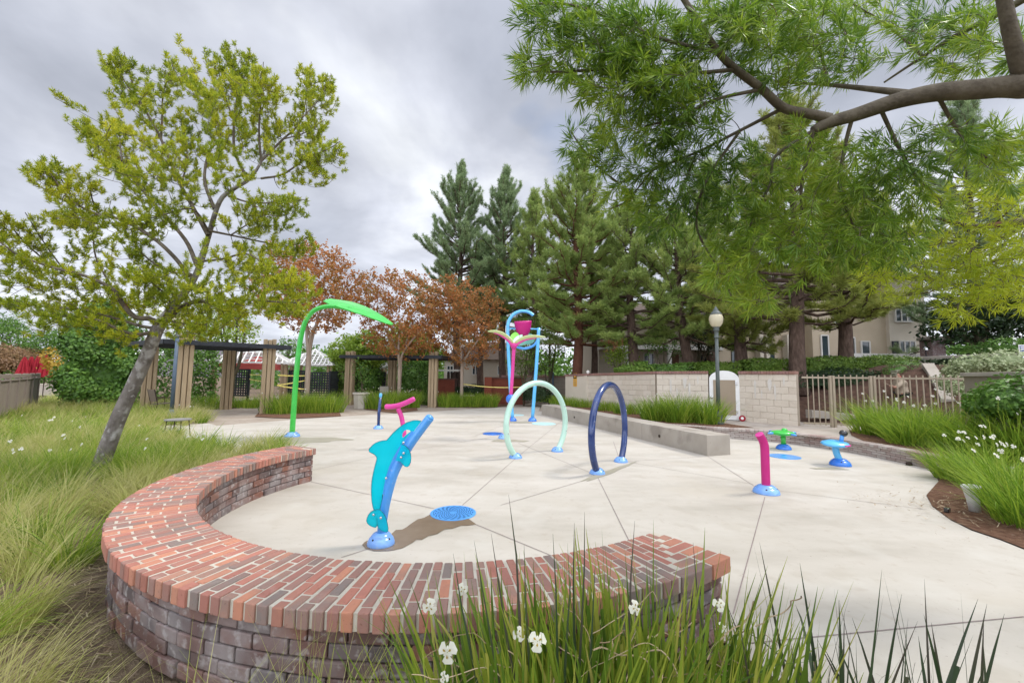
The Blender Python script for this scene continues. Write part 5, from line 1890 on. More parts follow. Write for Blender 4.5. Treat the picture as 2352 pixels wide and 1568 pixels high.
# brick gate pier with lantern by the right townhouse
q = T(2142, 812)
q = P(2142, 806, 20.0)
pr_ = thing('brick_gate_pier', 'brown brick pier with a pale cap beside the beige townhouse', 'pier', (q[0], q[1], 1.7))
zt_ = zat(2142, 782, 20)
MB()(box(A(q[0], 20, (1.6 + zt_) / 2), (.62, .62, zt_ - 1.6))).build('shaft', m_brick, pr_)
bevel(MB()(box(A(q[0], 20, zt_ + .09), (.78, .78, .17))).build('cap', m_conc, pr_), .03, 1)
lnq = P(2126, 800, 18.8)
ll = thing('path_lantern', 'small pale lantern in front of the brown brick pier', 'lantern', (lnq[0], lnq[1], 1.8))
MB()(lathe([(.02, 0), (.02, zat(2126, 803, 18.8) - 1.7)], A(lnq[0], lnq[1], 1.7), 10)).build('stem', m_black, ll)
MB()(lathe([(.05, 0), (.085, .03), (.07, .11), (.095, .12), (.03, .16), (0, .17)], A(lnq[0], lnq[1], zat(2126, 805, 18.8)), 12)).build('head', m_steel, ll)
# ledge above the dark hedge
a, b = P(2108, 822, 17.6), P(2360, 812, 14.5)
tag(bevel(MB()(hexa([v + A(0, 0, -.9) for v in (a, b, b + A(.1, .25, 0), a + A(.1, .25, 0))], [v + A(0, 0, .05) for v in (a, b, b + A(.1, .25, 0), a + A(.1, .25, 0))])).build('long_ledge', m_conc, origin=a), .02, 1), 'long grey concrete ledge above the dark clipped hedge on the right', 'ledge')
# blue sign cut by the right edge
q = P(2351, 803, 13.5)
bs_ = thing('blue_sign', 'small dark blue sign with a white border at the right edge', 'sign', (q[0], q[1], 1.2))
hw, hh = .16, .16
rr = [(-hw, -hh), (hw, -hh), (hw, hh), (-hw, hh)]
bevel(MB()(plate([q + A(u, 0, v) for u, v in rr], A(0, .02, 0))).build('border', m_white, bs_), .008, 1)
MB()(plate([q + A(u * .84, -.012, v * .84) for u, v in rr], A(0, .008, 0))).build('face', m_navy, bs_)
st_ = MB()
for v in (.02, .085):
    st_(plate([q + A(u, -.019, v + w1) for u, w1 in ((-.11, -.016), (.11, -.016), (.11, .016), (-.11, .016))], A(0, .004, 0)))
st_.build('white_bars', m_white, bs_)
MB()(tube([A(q[0], q[1] + .03, 1.0), A(q[0], q[1] + .03, q[2])], .025, 8)).build('post', m_steel, bs_)

# white irrigation pot tilted in the mulch on the right and a dark peg
q = G(2240, 1176)
wp = thing('white_pot', 'scuffed white plastic pot leaning in the mulch under the right grass', 'pot', q)
MB()(lathe([(.055, 0), (.062, .16), (.085, .30), (.092, .31), (.092, .33), (.080, .33), (.06, .20), (0, .18)], q + A(0, 0, .0), 20, (-.10, .0, 1))).build('pot_body', m_plast, wp, smooth=True)
MB()(lathe([(.072, 0), (0, .015)], q + A(-.025, 0, .26), 16, (-.10, 0, 1))).build('dark_fill', m_dark, wp)
q = G(2176, 1178)
tag(bevel(MB()(box(q + A(0, 0, .03), (.07, .05, .075), .5)).build('black_peg', m_blackb, origin=q), .008, 2), 'little black plastic peg in the mulch beside the white pot', 'peg')

# ------------------------------------------------------------------ gardener beyond the railings
def skin(name, pts, edges, rads, mt, parent, sub=2):
    me = bpy.data.meshes.new(name)
    org = np.array(parent.location)
    pp_ = parent.parent
    while pp_ is not None:
        org = org + np.array(pp_.location)
        pp_ = pp_.parent
    me.from_pydata([tuple(np.asarray(p) - org) for p in pts], edges, [])
    me.materials.append(mt)
    o = bpy.data.objects.new(name, me)
    COL.objects.link(o)
    o.parent = parent
    sk_ = o.modifiers.new('skin', 'SKIN')
    for v, r in zip(me.skin_vertices[0].data, rads):
        v.radius = (r, r) if not isinstance(r, tuple) else r
    me.skin_vertices[0].data[0].use_root = True
    s = o.modifiers.new('sub', 'SUBSURF')
    s.levels = s.render_levels = sub
    for f in me.polygons:
        f.use_smooth = True
    return o


Yg = 14.4
hd_ = P(2059, 862, Yg)
sh_ = P(2067, 873, Yg)
hp_ = P(2072, 902, Yg)
zf = float(hgt(hp_[0], Yg)) - .02
ps = thing('person', 'person in a khaki jacket and olive cap working behind the railings, holding a thin pole', 'person', (hp_[0], Yg, zf))
zh = hp_[2]
nk = (hd_ + sh_) / 2
body_pts = [hp_ + A(0, 0, .02), (hp_ + sh_) / 2, sh_ + A(-.01, 0, -.08), nk + A(.0, 0, -.01), hd_, hd_ + A(-.01, 0, .08),
            sh_ + A(-.06, -.18, -.06), P(2055, 890, Yg - .2), P(2046, 885, Yg - .22),
            sh_ + A(.02, .19, -.07), sh_ + A(-.08, .22, -.32), P(2048, 884, Yg + .1),
            hp_ + A(.03, -.10, -.08), A(hp_[0] - .03, Yg - .11, (zh + zf) / 2), A(hp_[0] + .02, Yg - .11, zf + .09), A(hp_[0] - .14, Yg - .12, zf + .04),
            hp_ + A(.03, .10, -.08), A(hp_[0] + .05, Yg + .11, (zh + zf) / 2), A(hp_[0] + .12, Yg + .11, zf + .09), A(hp_[0] - .03, Yg + .12, zf + .04)]
be = [(0, 1), (1, 2), (2, 3), (3, 4), (4, 5), (2, 6), (6, 7), (7, 8), (2, 9), (9, 10), (10, 11), (0, 12), (12, 13), (13, 14), (14, 15), (0, 16), (16, 17), (17, 18), (18, 19)]
br = [.13, .13, .13, .055, .092, .085, .06, .042, .035, .06, .045, .033, .085, .06, .045, .035, .085, .06, .045, .035]
bo = skin('body', body_pts, be, br, m_skin, ps)
skin('jacket', [hp_ + A(.02, 0, -.08), hp_ + A(.0, 0, .05), (hp_ + sh_) / 2, sh_ + A(-.01, 0, -.06), nk + A(.01, 0, -.04), body_pts[6], body_pts[7] + A(.03, 0, 0), body_pts[9], body_pts[10], body_pts[11] + A(.04, 0, 0)],
     [(0, 1), (1, 2), (2, 3), (3, 4), (3, 5), (5, 6), (3, 7), (7, 8), (8, 9)], [.20, .185, .17, .16, .075, .09, .065, .09, .07, .055], m_shirt, ps)
skin('trousers', [hp_ + A(.02, 0, -.02)] + body_pts[12:15] + body_pts[16:19], [(0, 1), (1, 2), (2, 3), (0, 4), (4, 5), (5, 6)], [.16, .11, .085, .075, .11, .085, .075], m_trous, ps)
skin('cap', [hd_ + A(.01, 0, .07), hd_ + A(0, 0, .115), hd_ + A(-.10, -.01, .075), hd_ + A(-.19, -.02, .055)], [(0, 1), (0, 2), (2, 3)], [.105, .07, (.05, .02), (.045, .010)], m_capc, ps)
skin('neck_cloth', [hd_ + A(.05, 0, -.02), nk + A(.04, 0, -.02)], [(0, 1)], [.075, .085], m_redl, ps)
hq = P(2046, 885, Yg - .22)
hand_f = []
for k_, (dx_, dz_) in enumerate(((-.05, .02), (-.06, .005), (-.055, -.012), (-.045, -.028), (-.015, .035))):
    hand_f.append([hq + A(-.01, -.01 * k_, 0), hq + A(dx_, -.01 * k_, dz_), hq + A(dx_ - .02, -.005 * k_ - .02, dz_ - .02)])
hp3 = [hq + A(.03, 0, 0)] + [p for f_ in hand_f for p in f_]
he = []
for k_ in range(5):
    he += [(0, 1 + 3 * k_), (1 + 3 * k_, 2 + 3 * k_), (2 + 3 * k_, 3 + 3 * k_)]
skin('hand', hp3, he, [.03] + [.014, .010, .008] * 5, m_skin, bo, 1)
tl_ = MB()(tube([P(2030, 878, Yg - .28), P(2047, 886, Yg - .24), P(2062, 893, Yg - .2)], .012, 8))
tag(tl_.build('thin_pole', m_taupe, origin=P(2047, 886, Yg - .24)), 'thin pale pole held by the person behind the railings', 'pole')
# ================================================================== vegetation
def tubes_into(mb, paths, n=5, m=0):
    for p, r in paths:
        mb(tube(p, r, n, cap=False), m)


def shoots_along(paths, step, t0=.35, jit=.02):
    """points and directions along twigs"""
    c, d = [], []
    for p, r in paths:
        seg_ = np.linalg.norm(np.diff(p, axis=0), axis=1)
        L_ = seg_.sum()
        k = max(1, int(L_ * (1 - t0) / step))
        cu = np.concatenate([[0], np.cumsum(seg_)])
        for s in np.linspace(t0, 1, k + 1)[1:] if k > 0 else [1]:
            x = s * L_
            i = min(np.searchsorted(cu, x, 'right') - 1, len(seg_) - 1)
            t = (x - cu[i]) / (seg_[i] + 1e-9)
            c.append(p[i] * (1 - t) + p[i + 1] * t)
            d.append(unit(p[i + 1] - p[i]))
    c, d = np.array(c), np.array(d)
    return c + rng.normal(0, jit, c.shape), d


# ------------------------------------------------------------------ leaning fern pine on the left
LT = G(222, 1106)
LY = LT[1]
lt = thing('fern_pine_tree', 'leaning fern pine with a grey trunk and yellow green tufted crown on the left', 'tree', (LT[0], LT[1], -.03))
Q = lambda x, y, o=0.0: P(x / 2, y / 2, LY + o)
trunk = smooth_path([P(215, 1112, LY), P(238, 1050, LY), P(272, 960, LY), P(306, 885, LY), P(338, 815, LY), P(362, 755, LY), P(388, 715, LY + .05), P(425, 672, LY + .1), P(455, 620, LY + .1), P(478, 545, LY + .1),
                     P(505, 462, LY), P(540, 432, LY), P(572, 412, LY), P(598, 375, LY), P(612, 330, LY)], 5)
tr_r = np.interp(np.linspace(0, 1, len(trunk)), [0, .05, .2, .36, .42, .55, .7, .85, 1], [.145, .110, .094, .084, .058, .045, .034, .025, .013])
tm = MB()
tm(tube(trunk, tr_r, 18))
limbs = []


def limb(pts, r0, offs=0.0, k=5):
    n_ = len(pts)
    pp_ = [Q(x, y, offs * (i / (n_ - 1)) ** .9) for i, (x, y) in enumerate(pts)]
    p = smooth_path(pp_, k)
    r = np.linspace(r0, .008, len(p))
    limbs.append((p, r * .64))


limb([(740, 1500), (820, 1420), (900, 1385), (1000, 1390), (1100, 1375), (1250, 1385), (1400, 1395)], .07, -.5)
limb([(740, 1500), (690, 1465), (620, 1455), (560, 1390), (520, 1330), (400, 1270), (250, 1230), (100, 1180), (10, 1120), (-80, 1060)], .065, -.9)
limb([(720, 1520), (640, 1535), (560, 1520), (450, 1470), (300, 1450), (200, 1500)], .05, -.9)
limb([(740, 1500), (660, 1500), (420, 1430), (250, 1410), (130, 1395), (20, 1365)], .045, .6)
limb([(870, 1270), (800, 1180), (700, 1090), (560, 1010), (450, 985), (340, 930), (270, 850), (225, 790), (185, 735)], .05, -.5)
limb([(450, 985), (420, 900), (410, 790)], .02, -.4)
limb([(340, 930), (270, 800), (255, 740)], .018, -.3)
limb([(905, 1220), (850, 1100), (720, 950), (620, 830), (560, 740), (480, 660), (420, 600), (398, 550)], .05, .5)
limb([(560, 740), (550, 640), (545, 540)], .02, .6)
limb([(955, 1080), (880, 940), (830, 850), (780, 730), (720, 600), (650, 480), (590, 400), (540, 320), (500, 245)], .05, -.2)
limb([(740, 640), (745, 540), (750, 430), (780, 340), (800, 275)], .025, 0)
limb([(620, 430), (600, 350), (570, 240)], .02, -.2)
limb([(830, 850), (860, 740), (850, 620), (850, 520)], .022, .4)
limb([(985, 960), (940, 830), (960, 700), (1010, 620), (960, 480), (900, 390), (858, 305)], .04, .7)
limb([(1140, 830), (1080, 700), (1075, 560), (1090, 420), (1070, 300), (1045, 205)], .04, 0)
limb([(1075, 560), (1030, 430), (1005, 330), (995, 245)], .02, -.3)
limb([(1090, 450), (1130, 330), (1150, 225)], .02, .3)
limb([(1200, 740), (1190, 600), (1200, 450), (1210, 285)], .03, -.4)
limb([(1195, 520), (1240, 420), (1270, 350)], .016, -.4)
limb([(1200, 740), (1300, 640), (1380, 560), (1410, 420), (1430, 285)], .032, .4)
limb([(1390, 540), (1470, 450), (1522, 340)], .018, .5)
limb([(1300, 640), (1400, 610), (1490, 550)], .018, .3)
limb([(1200, 820), (1300, 800), (1420, 720), (1500, 690), (1562, 650)], .028, -.3)
limb([(1420, 720), (1480, 770)], .012, -.3)
limb([(1050, 900), (1150, 930), (1280, 930), (1410, 915)], .025, -.6)
limb([(960, 1060), (1060, 1080), (1200, 1110), (1330, 1130), (1440, 1075)], .03, .5)
limb([(1060, 1080), (1180, 1010), (1330, 980)], .018, .3)
limb([(925, 1200), (1020, 1190), (1150, 1170), (1300, 1290), (1400, 1250)], .03, -.7)
limb([(960, 1060), (880, 960), (700, 1000), (560, 990)], .022, -.9)
limb([(880, 1260), (760, 1240), (640, 1150), (600, 1050)], .03, -.8)
limb([(520, 1330), (440, 1180), (420, 1040), (350, 1000), (260, 990)], .022, .5)
limb([(250, 1230), (130, 1130), (60, 1050), (0, 965)], .02, -.8)
limb([(300, 1250), (200, 1110), (115, 975)], .018, -.5)
limb([(760, 1470), (870, 1490), (950, 1490)], .03, -.5)
limb([(740, 1480), (780, 1380), (700, 1300), (640, 1230)], .03, -.9)
tubes_into(tm, limbs, 8, 1)
# targets scattered round the outer part of every limb
tg = []
for p, r in limbs:
    L_ = np.linalg.norm(np.diff(p, axis=0), axis=1).sum()
    k = int(16 + L_ * 38)
    s = rng.uniform(.22, 1, k) ** .8
    i = np.clip((s * (len(p) - 1)).astype(int), 0, len(p) - 1)
    base_ = p[i] + rng.normal(0, 1, (k, 3)) * A(.105, .24, .105) * (1.15 - .75 * s)[:, None]
    base_[:, 2] -= .12
    tg.append(base_)
    tg.append(p[-1:] - A(0, 0, .12))
tg = np.concatenate(tg)
# fill the lower skirt
sk_ = [(620, 1400), (480, 1390), (300, 1370), (150, 1330), (850, 1350), (1000, 1330), (1150, 1290), (1250, 1340), (420, 1300), (560, 1290), (760, 1300), (940, 1300), (90, 1300), (1100, 1440), (900, 1450), (1330, 1340),
       (1010, 500), (1150, 480), (1250, 560), (1120, 620), (1220, 680), (1050, 760), (900, 820), (800, 900), (680, 760), (640, 620)]
for x, y in sk_:
    k = 24
    pts = Q(x, y, rng.uniform(-.7, .5)) + rng.normal(0, 1, (k, 3)) * A(.24, .4, .15)
    tg = np.concatenate([tg, pts])
nodes = [trunk[26:]] + [p for p, r in limbs]
rd = [tr_r[26:]] + [r for p, r in limbs]
tw = grow(np.concatenate(nodes), np.concatenate(rd), tg, upb=.18, rk=.012, jit=.10, rmin=.004)
tubes_into(tm, tw, 4, 1)
tm.build('trunk', [m_bark, m_limb], lt, smooth=True)
c, d = shoots_along([q for q in tw], .054, .22, .022)
c2, d2 = shoots_along([(p[:-2], r) for p, r in limbs], .08, .5, .03)
c, d = np.concatenate([c, c2]), np.concatenate([d, d2])
ax = unit(d * .55 + A(0, 0, .75) + rng.normal(0, .28, d.shape))
lf = MB()
lf(needles(c, ax, 52, .060, .0100, .1, 1.45, shoot=.085, droop=.02))
lf.build('foliage', m_fern, lt)
print('left tree tufts', len(c))

# ------------------------------------------------------------------ overhanging fern pine on the right
ot = thing('fern_pine_tree', 'near fern pine whose limb and long dark leaves hang over from the upper right', 'tree', (3.9, 2.0, 0))
O = lambda x, y, Y: P(x, y, Y)
main = smooth_path([A(3.9, 2.0, 0), A(3.88, 2.05, 1.2), A(3.86, 2.15, 2.3), O(2480, 215, 2.5), O(2352, 198, 2.6), O(2250, 205, 2.68), O(2150, 213, 2.76), O(2060, 232, 2.85), O(1970, 262, 2.95), O(1900, 283, 3.0), O(1868, 300, 3.02)], 6)
mr_ = np.interp(np.linspace(0, 1, len(main)), [0, .25, .35, .45, .7, .9, 1], [.16, .14, .085, .066, .054, .042, .032])
om = MB()
om(tube(main, mr_, 16))
ob = []


def olimb(pts, r0, r1=.006, k=6):
    p = smooth_path([O(*q) for q in pts], k)
    ob.append((p, np.linspace(r0, r1, len(p))))


olimb([(1905, 272, 3.0), (1860, 262, 2.98), (1800, 248, 2.95), (1750, 205, 2.9), (1690, 160, 2.85), (1650, 120, 2.8), (1610, 60, 2.75), (1565, -10, 2.7), (1520, -80, 2.7)], .036, .016)
olimb([(2352, 190, 2.6), (2335, 130, 2.55), (2318, 60, 2.5), (2300, -30, 2.45)], .048, .034)
olimb([(2400, -30, 2.7), (2300, 28, 2.9), (2200, 80, 3.1), (2120, 130, 3.3), (2030, 190, 3.5)], .03, .008)
olimb([(2110, 218, 2.8), (2000, 205, 3.0), (1900, 195, 3.2), (1800, 190, 3.4)], .028, .008)
olimb([(1800, 248, 2.95), (1700, 300, 3.1), (1600, 350, 3.2), (1500, 390, 3.3), (1420, 420, 3.4)], .015)
olimb([(1750, 205, 2.9), (1640, 230, 2.9), (1560, 270, 2.9), (1480, 290, 2.95)], .014)
olimb([(1690, 160, 2.85), (1560, 170, 2.8), (1420, 160, 2.75), (1290, 165, 2.7), (1225, 165, 2.7)], .014)
olimb([(1650, 120, 2.8), (1520, 90, 2.75), (1400, 40, 2.7), (1300, 10, 2.65), (1220, 10, 2.6)], .014)
olimb([(1610, 60, 2.75), (1700, 20, 2.7), (1800, -10, 2.7)], .014)
olimb([(1868, 300, 3.02), (1850, 380, 3.1), (1840, 440, 3.15), (1845, 520, 3.2), (1850, 600, 3.2)], .016)
olimb([(1868, 300, 3.02), (1780, 360, 3.1), (1770, 420, 3.15), (1730, 500, 3.2), (1700, 590, 3.2)], .014)
olimb([(1960, 262, 2.95), (1940, 340, 3.05), (1930, 430, 3.1), (1960, 520, 3.15), (1980, 560, 3.2)], .015)
olimb([(2020, 245, 2.9), (2060, 330, 3.0), (2100, 400, 3.1), (2140, 440, 3.2), (2180, 490, 3.3)], .015)
olimb([(2150, 213, 2.76), (2200, 300, 2.9), (2260, 360, 3.0), (2330, 380, 3.1)], .014)
olimb([(1600, 350, 3.2), (1560, 450, 3.3), (1520, 520, 3.35)], .01)
olimb([(1700, 300, 3.1), (1620, 420, 3.2), (1600, 520, 3.3), (1640, 600, 3.3), (1680, 680, 3.3)], .012)
olimb([(1900, 195, 3.2), (1880, 100, 3.1), (1840, 30, 3.0)], .014)
olimb([(2120, 130, 3.3), (2040, 60, 3.3), (1960, 10, 3.2)], .012)
olimb([(1420, 420, 3.4), (1370, 380, 3.4), (1330, 330, 3.4), (1310, 300, 3.4)], .008)
olimb([(1500, 390, 3.3), (1440, 460, 3.4), (1400, 480, 3.4)], .008)
tubes_into(om, ob, 8)
# foliage volumes: centre px, radii px, depth, depth spread, number of twig ends
blobs = [(1330, 130, 95, 55, 2.72, .25, 30), (1260, 35, 60, 40, 2.65, .2, 16), (1400, 60, 110, 60, 2.7, .3, 44), (1420, 195, 110, 60, 2.8, .3, 40), (1530, 130, 110, 90, 2.8, .35, 56), (1480, 290, 100, 60, 3.0, .3, 34),
         (1370, 330, 70, 55, 3.35, .2, 22), (1440, 410, 90, 60, 3.35, .25, 30), (1530, 480, 80, 55, 3.3, .25, 28), (1590, 400, 90, 80, 3.2, .3, 36), (1600, 240, 100, 80, 2.95, .3, 36), (1660, 60, 110, 70, 2.75, .3, 48),
         (1780, 60, 110, 80, 2.85, .4, 52), (1900, 60, 100, 80, 3.0, .4, 36), (1800, 160, 110, 60, 3.1, .4, 34), (1930, 150, 90, 50, 3.2, .3, 22), (1720, 400, 80, 90, 3.15, .3, 30), (1840, 430, 90, 90, 3.15, .3, 34),
         (1960, 400, 80, 80, 3.05, .3, 30), (2060, 350, 80, 70, 3.0, .3, 28), (1760, 540, 110, 70, 3.2, .3, 44), (1690, 610, 80, 60, 3.25, .25, 30), (1870, 560, 100, 80, 3.2, .3, 44), (1980, 530, 90, 70, 3.15, .3, 36),
         (2080, 470, 90, 70, 3.2, .3, 32), (2050, 560, 60, 50, 3.2, .3, 20), (2180, 330, 90, 60, 2.95, .3, 16), (2290, 390, 70, 50, 3.05, .3, 12), (2150, 90, 120, 70, 3.2, .4, 12), (1740, 680, 50, 30, 3.25, .2, 12), (2000, 30, 90, 50, 3.2, .3, 14), (1690, 480, 60, 60, 3.2, .3, 20),
         (1850, 330, 80, 50, 3.1, .3, 16), (2140, 60, 70, 60, 3.2, .3, 18), (2250, 60, 70, 60, 3.0, .3, 20), (2330, 130, 40, 50, 2.8, .3, 12), (2200, 140, 60, 40, 3.2, .3, 14), (2290, 330, 60, 40, 3.0, .3, 14), (1240, 150, 40, 30, 2.7, .15, 12), (1450, 100, 90, 70, 2.75, .3, 26), (1560, 200, 80, 60, 2.9, .3, 22), (1560, 330, 60, 50, 3.1, .3, 16)]
tg = []
for x, y, rx, ry, Y, dy_, k in blobs:
    k = int(k * 1.5)
    u = unit(rng.normal(size=(k, 3))) * rng.uniform(.2, 1, k)[:, None] ** .5
    for a in u:
        tg.append(O(x + a[0] * rx, y + a[1] * ry, Y + a[2] * dy_))
tg = np.array(tg)
nodes = np.concatenate([main[24:]] + [p for p, r in ob])
rd = np.concatenate([mr_[24:]] + [r for p, r in ob])
tw = grow(nodes, rd, tg, upb=-.10, rk=.010, jit=.10, rmin=.0022, npt=6)
tubes_into(om, tw, 5)
om.build('trunk', m_limb, ot, smooth=True)
c, d = shoots_along(tw + [(p, r) for p, r in ob[4:]], .055, .25, .012)
ax = unit(d + A(-.15, 0, -.10) + rng.normal(0, .35, d.shape))
lf = MB()
lf(needles(c, ax, 14, .112, .0088, .4, 1.15, shoot=.06, jit=.3, droop=.12))
e_ = np.array([p[-1] for p, r in tw])
de = np.array([unit(p[-1] - p[-2]) for p, r in tw])
lf(needles(e_, de, 16, .10, .0088, .10, .9, shoot=.07, jit=.25, droop=.08))
# unseen oversized leaves added over and behind the photographer to shade the bench
k = 2600
q = np.c_[rng.uniform(-2.5, 5.5, k), rng.uniform(-4.5, .35, k), rng.uniform(2.7, 5.2, k)]
q[:, 1] = np.minimum(q[:, 1], .55 - (q[:, 2] - 2.7) * .0)
lf(needles(q, rng.normal(0, 1, (k, 3)) + A(0, 0, -.3), 8, .20, .03, .3, 1.3, shoot=.15))
lf.build('foliage', m_over, ot)
print('overhang shoots', len(c))

# yellow green neighbour at the right edge
yt = thing('fern_pine_tree', 'bright yellow green fern pine reaching in at the middle of the right edge', 'tree', (6.0, 3.3, 0))
Y0 = 3.55
ym = MB()
yl = []
mainy = smooth_path([A(5.9, 3.4, 0), A(5.75, 3.45, 1.3), O(2520, 480, 3.5), O(2400, 498, 3.55), O(2300, 516, 3.6), O(2230, 520, 3.65), O(2150, 500, 3.7)], 6)
yr = np.interp(np.linspace(0, 1, len(mainy)), [0, .3, .5, 1], [.11, .09, .04, .012])
ym(tube(mainy, yr, 12))
yb = [(2330, 470, 60, 60, 3.5, .3, 26), (2230, 470, 70, 50, 3.6, .3, 22), (2340, 560, 60, 60, 3.5, .3, 28), (2240, 570, 80, 60, 3.6, .3, 34), (2150, 600, 80, 50, 3.7, .3, 30), (2290, 640, 80, 50, 3.55, .3, 36), (2210, 690, 60, 45, 3.6, .25, 28), (2080, 640, 70, 40, 3.75, .25, 20), (2340, 670, 50, 40, 3.5, .3, 18), (2010, 620, 50, 30, 3.8, .2, 12), (2120, 540, 60, 40, 3.7, .2, 14)]
tg = []
for x, y, rx, ry, Y, dy_, k in yb:
    k = int(k * 2.6)
    u = unit(rng.normal(size=(k, 3))) * rng.uniform(.2, 1, k)[:, None] ** .5
    for a in u:
        tg.append(O(x + a[0] * rx * 1.1, y + a[1] * ry * 1.1, Y + a[2] * dy_))
tw = grow(mainy[16:], yr[16:], np.array(tg), upb=-.05, rk=.009, jit=.12, rmin=.0022, npt=6)
tubes_into(ym, tw, 5)
ym.build('trunk', m_limb, yt, smooth=True)
c, d = shoots_along(tw, .05, .2, .02)
ax = unit(d + A(-.1, 0, .05) + rng.normal(0, .35, d.shape))
lf = MB()
lf(needles(c, ax, 12, .085, .0085, .4, 1.2, shoot=.05, jit=.3, droop=.08))
lf.build('foliage', m_yell, yt)

# ------------------------------------------------------------------ pines
def pine(label, px, Y, ytop, ybase, rmax, rtr, mt, lean=0.0, seed=0, mb=m_pbark, dens=1.0, up=.55, bare=.0):
    r_ = np.random.default_rng(seed)
    x0 = P(px, 855, Y)[0]
    gz = float(hgt(x0, Y)) if bank_d(np.array(x0), np.array(Y)) > 0 else -.03
    H = zat(px, ytop, Y)
    zb = zat(px, ybase, Y)
    t = thing('pine_tree', label, 'pine tree', (x0, Y, gz), 'pines behind the wall')
    zs = np.linspace(gz - .1, H, 16)
    lx = lean * (zs - gz) / 6 + .10 * np.sin(zs * .7 + seed)
    ly = .10 * np.cos(zs * .6 + seed)
    tp_ = np.stack([x0 + lx - lx[0], Y + ly - ly[0], zs], 1)
    trr = np.interp(np.linspace(0, 1, 16), [0, .05, .5, 1], [rtr * 1.25, rtr, rtr * .6, .02])
    wood = MB()
    wood(tube(tp_, trr, 12))
    C_, D_ = [], []
    tw_ = []
    z = zb
    while z < H - .25:
        f = (z - zb) / (H - zb)
        prof = (1 - f) ** .6 * (.7 + .3 * min(1, f * 4 + .35)) * rmax * 1.28
        k = r_.integers(3, 5)
        a0 = r_.uniform(0, 6.28)
        for i in range(k):
            az = a0 + i * 2 * PI / k + r_.normal(0, .3)
            Lb = max(.3, prof * r_.uniform(.55, 1.12))
            el = math.radians(np.interp(f, [0, .5, 1], [2, 28, 62]) * up / .55 + r_.normal(0, 8))
            cx_, cy_ = np.interp(z, zs, tp_[:, 0]), np.interp(z, zs, tp_[:, 1])
            p = [A(cx_, cy_, z)]
            for s in range(5):
                e2 = el + (s - 1.5) * .11
                p.append(p[-1] + A(math.cos(az) * math.cos(e2), math.sin(az) * math.cos(e2), math.sin(e2)) * Lb / 5)
            p = np.array(p) + np.concatenate([[[0, 0, 0]], r_.normal(0, .03 * Lb, (5, 3))])
            tw_.append((p, np.linspace(.012 + .018 * Lb, .008, 6)))
            n_ = max(2, int(Lb / .26 * dens))
            for s in np.linspace(.30 + bare, 1, n_):
                q = np.array([np.interp(s * 5, range(6), p[:, j]) for j in range(3)])
                dr = unit(p[min(5, int(s * 5) + 1)] - p[max(0, int(s * 5) - 1)])
                for _ in range(3 if s < .95 else 1):
                    sd = unit(np.cross(dr, A(0, 0, 1))) * r_.choice([-1, 1]) * r_.uniform(.1, .9)
                    dd_ = unit(dr * .8 + sd + A(0, 0, .35 + .4 * f))
                    ll_ = r_.uniform(.12, .42) * (.6 + .4 * Lb / rmax)
                    e = q + dd_ * ll_
                    if r_.uniform() < .5:
                        tw_.append((np.array([q, (q + e) / 2 - A(0, 0, .02), e]), np.array([.010, .008, .005])))
                    C_ += [e, q + dd_ * ll_ * .5]
                    D_ += [unit(dd_ + A(0, 0, .3)), dd_]
        z += r_.uniform(.20, .36) * (1.15 - .35 * f)
    tubes_into(wood, tw_, 4)
    wood.build('trunk', mb, t, smooth=True)
    C_, D_ = np.array(C_), np.array(D_)
    lf = MB()
    lf(needles(C_, D_, 24, .22, .024, .15, 1.3, shoot=.18, jit=.3))
    lf.build('crown', mt, t)
    return t


pine('tall bluish pine with the leftmost pointed crown of the row', 1052, 30, 384, 740, 3.6, .30, m_pineb, seed=1, up=.75)
pine('tall bluish pine second from the left, its slim top forked', 1158, 29.5, 392, 740, 3.2, .27, m_pineb, seed=2, up=.8)
pine('short dark pine hidden behind the bucket frame and the rust leaved trees', 1106, 31.5, 560, 790, 2.6, .28, m_pine, seed=3)
pine('open topped pine filling the gap left of the tallest cone laden pine', 1222, 27, 445, 760, 2.6, .26, m_pine, seed=4, up=.7)
pine('tallest cone laden pine with a reddish trunk above the rendered wall bay', 1322, 22.5, 362, 790, 3.2, .30, m_pine, seed=5, mb=m_rbark, dens=1.0)
pine('thin trunked pine just right of the reddish pine trunk', 1362, 26, 480, 760, 2.4, .22, m_pine, seed=6)
pine('straight dark trunked pine standing left of the porch columns', 1456, 21.5, 470, 770, 2.9, .30, m_pine, seed=7, bare=.05)
pine('pine with a bent leaning trunk left of the lamp post', 1588, 20, 500, 775, 2.8, .27, m_pine, lean=-.55, seed=8)
pine('small olive green pine right behind the lamp globe', 1706, 18.5, 560, 800, 2.2, .29, m_piney, seed=9)
pine('big pine with a thick furrowed trunk at the end of the block wall', 1834, 16.2, 250, 735, 3.3, .30, m_piney, seed=10, dens=.9, bare=.05)
pine('dark trunked pine before the beige townhouse', 1942, 17.5, 400, 745, 2.8, .28, m_piney, seed=12, dens=.85)
pine('distant dark pine at the upper right behind the hanging leaves', 2262, 21, 230, 760, 3.2, .32, m_pineb, seed=13, dens=.8)
pine('tall dim pine seen through the leaves of the overhanging limb', 1640, 26, 380, 760, 3.3, .28, m_pine, seed=14)

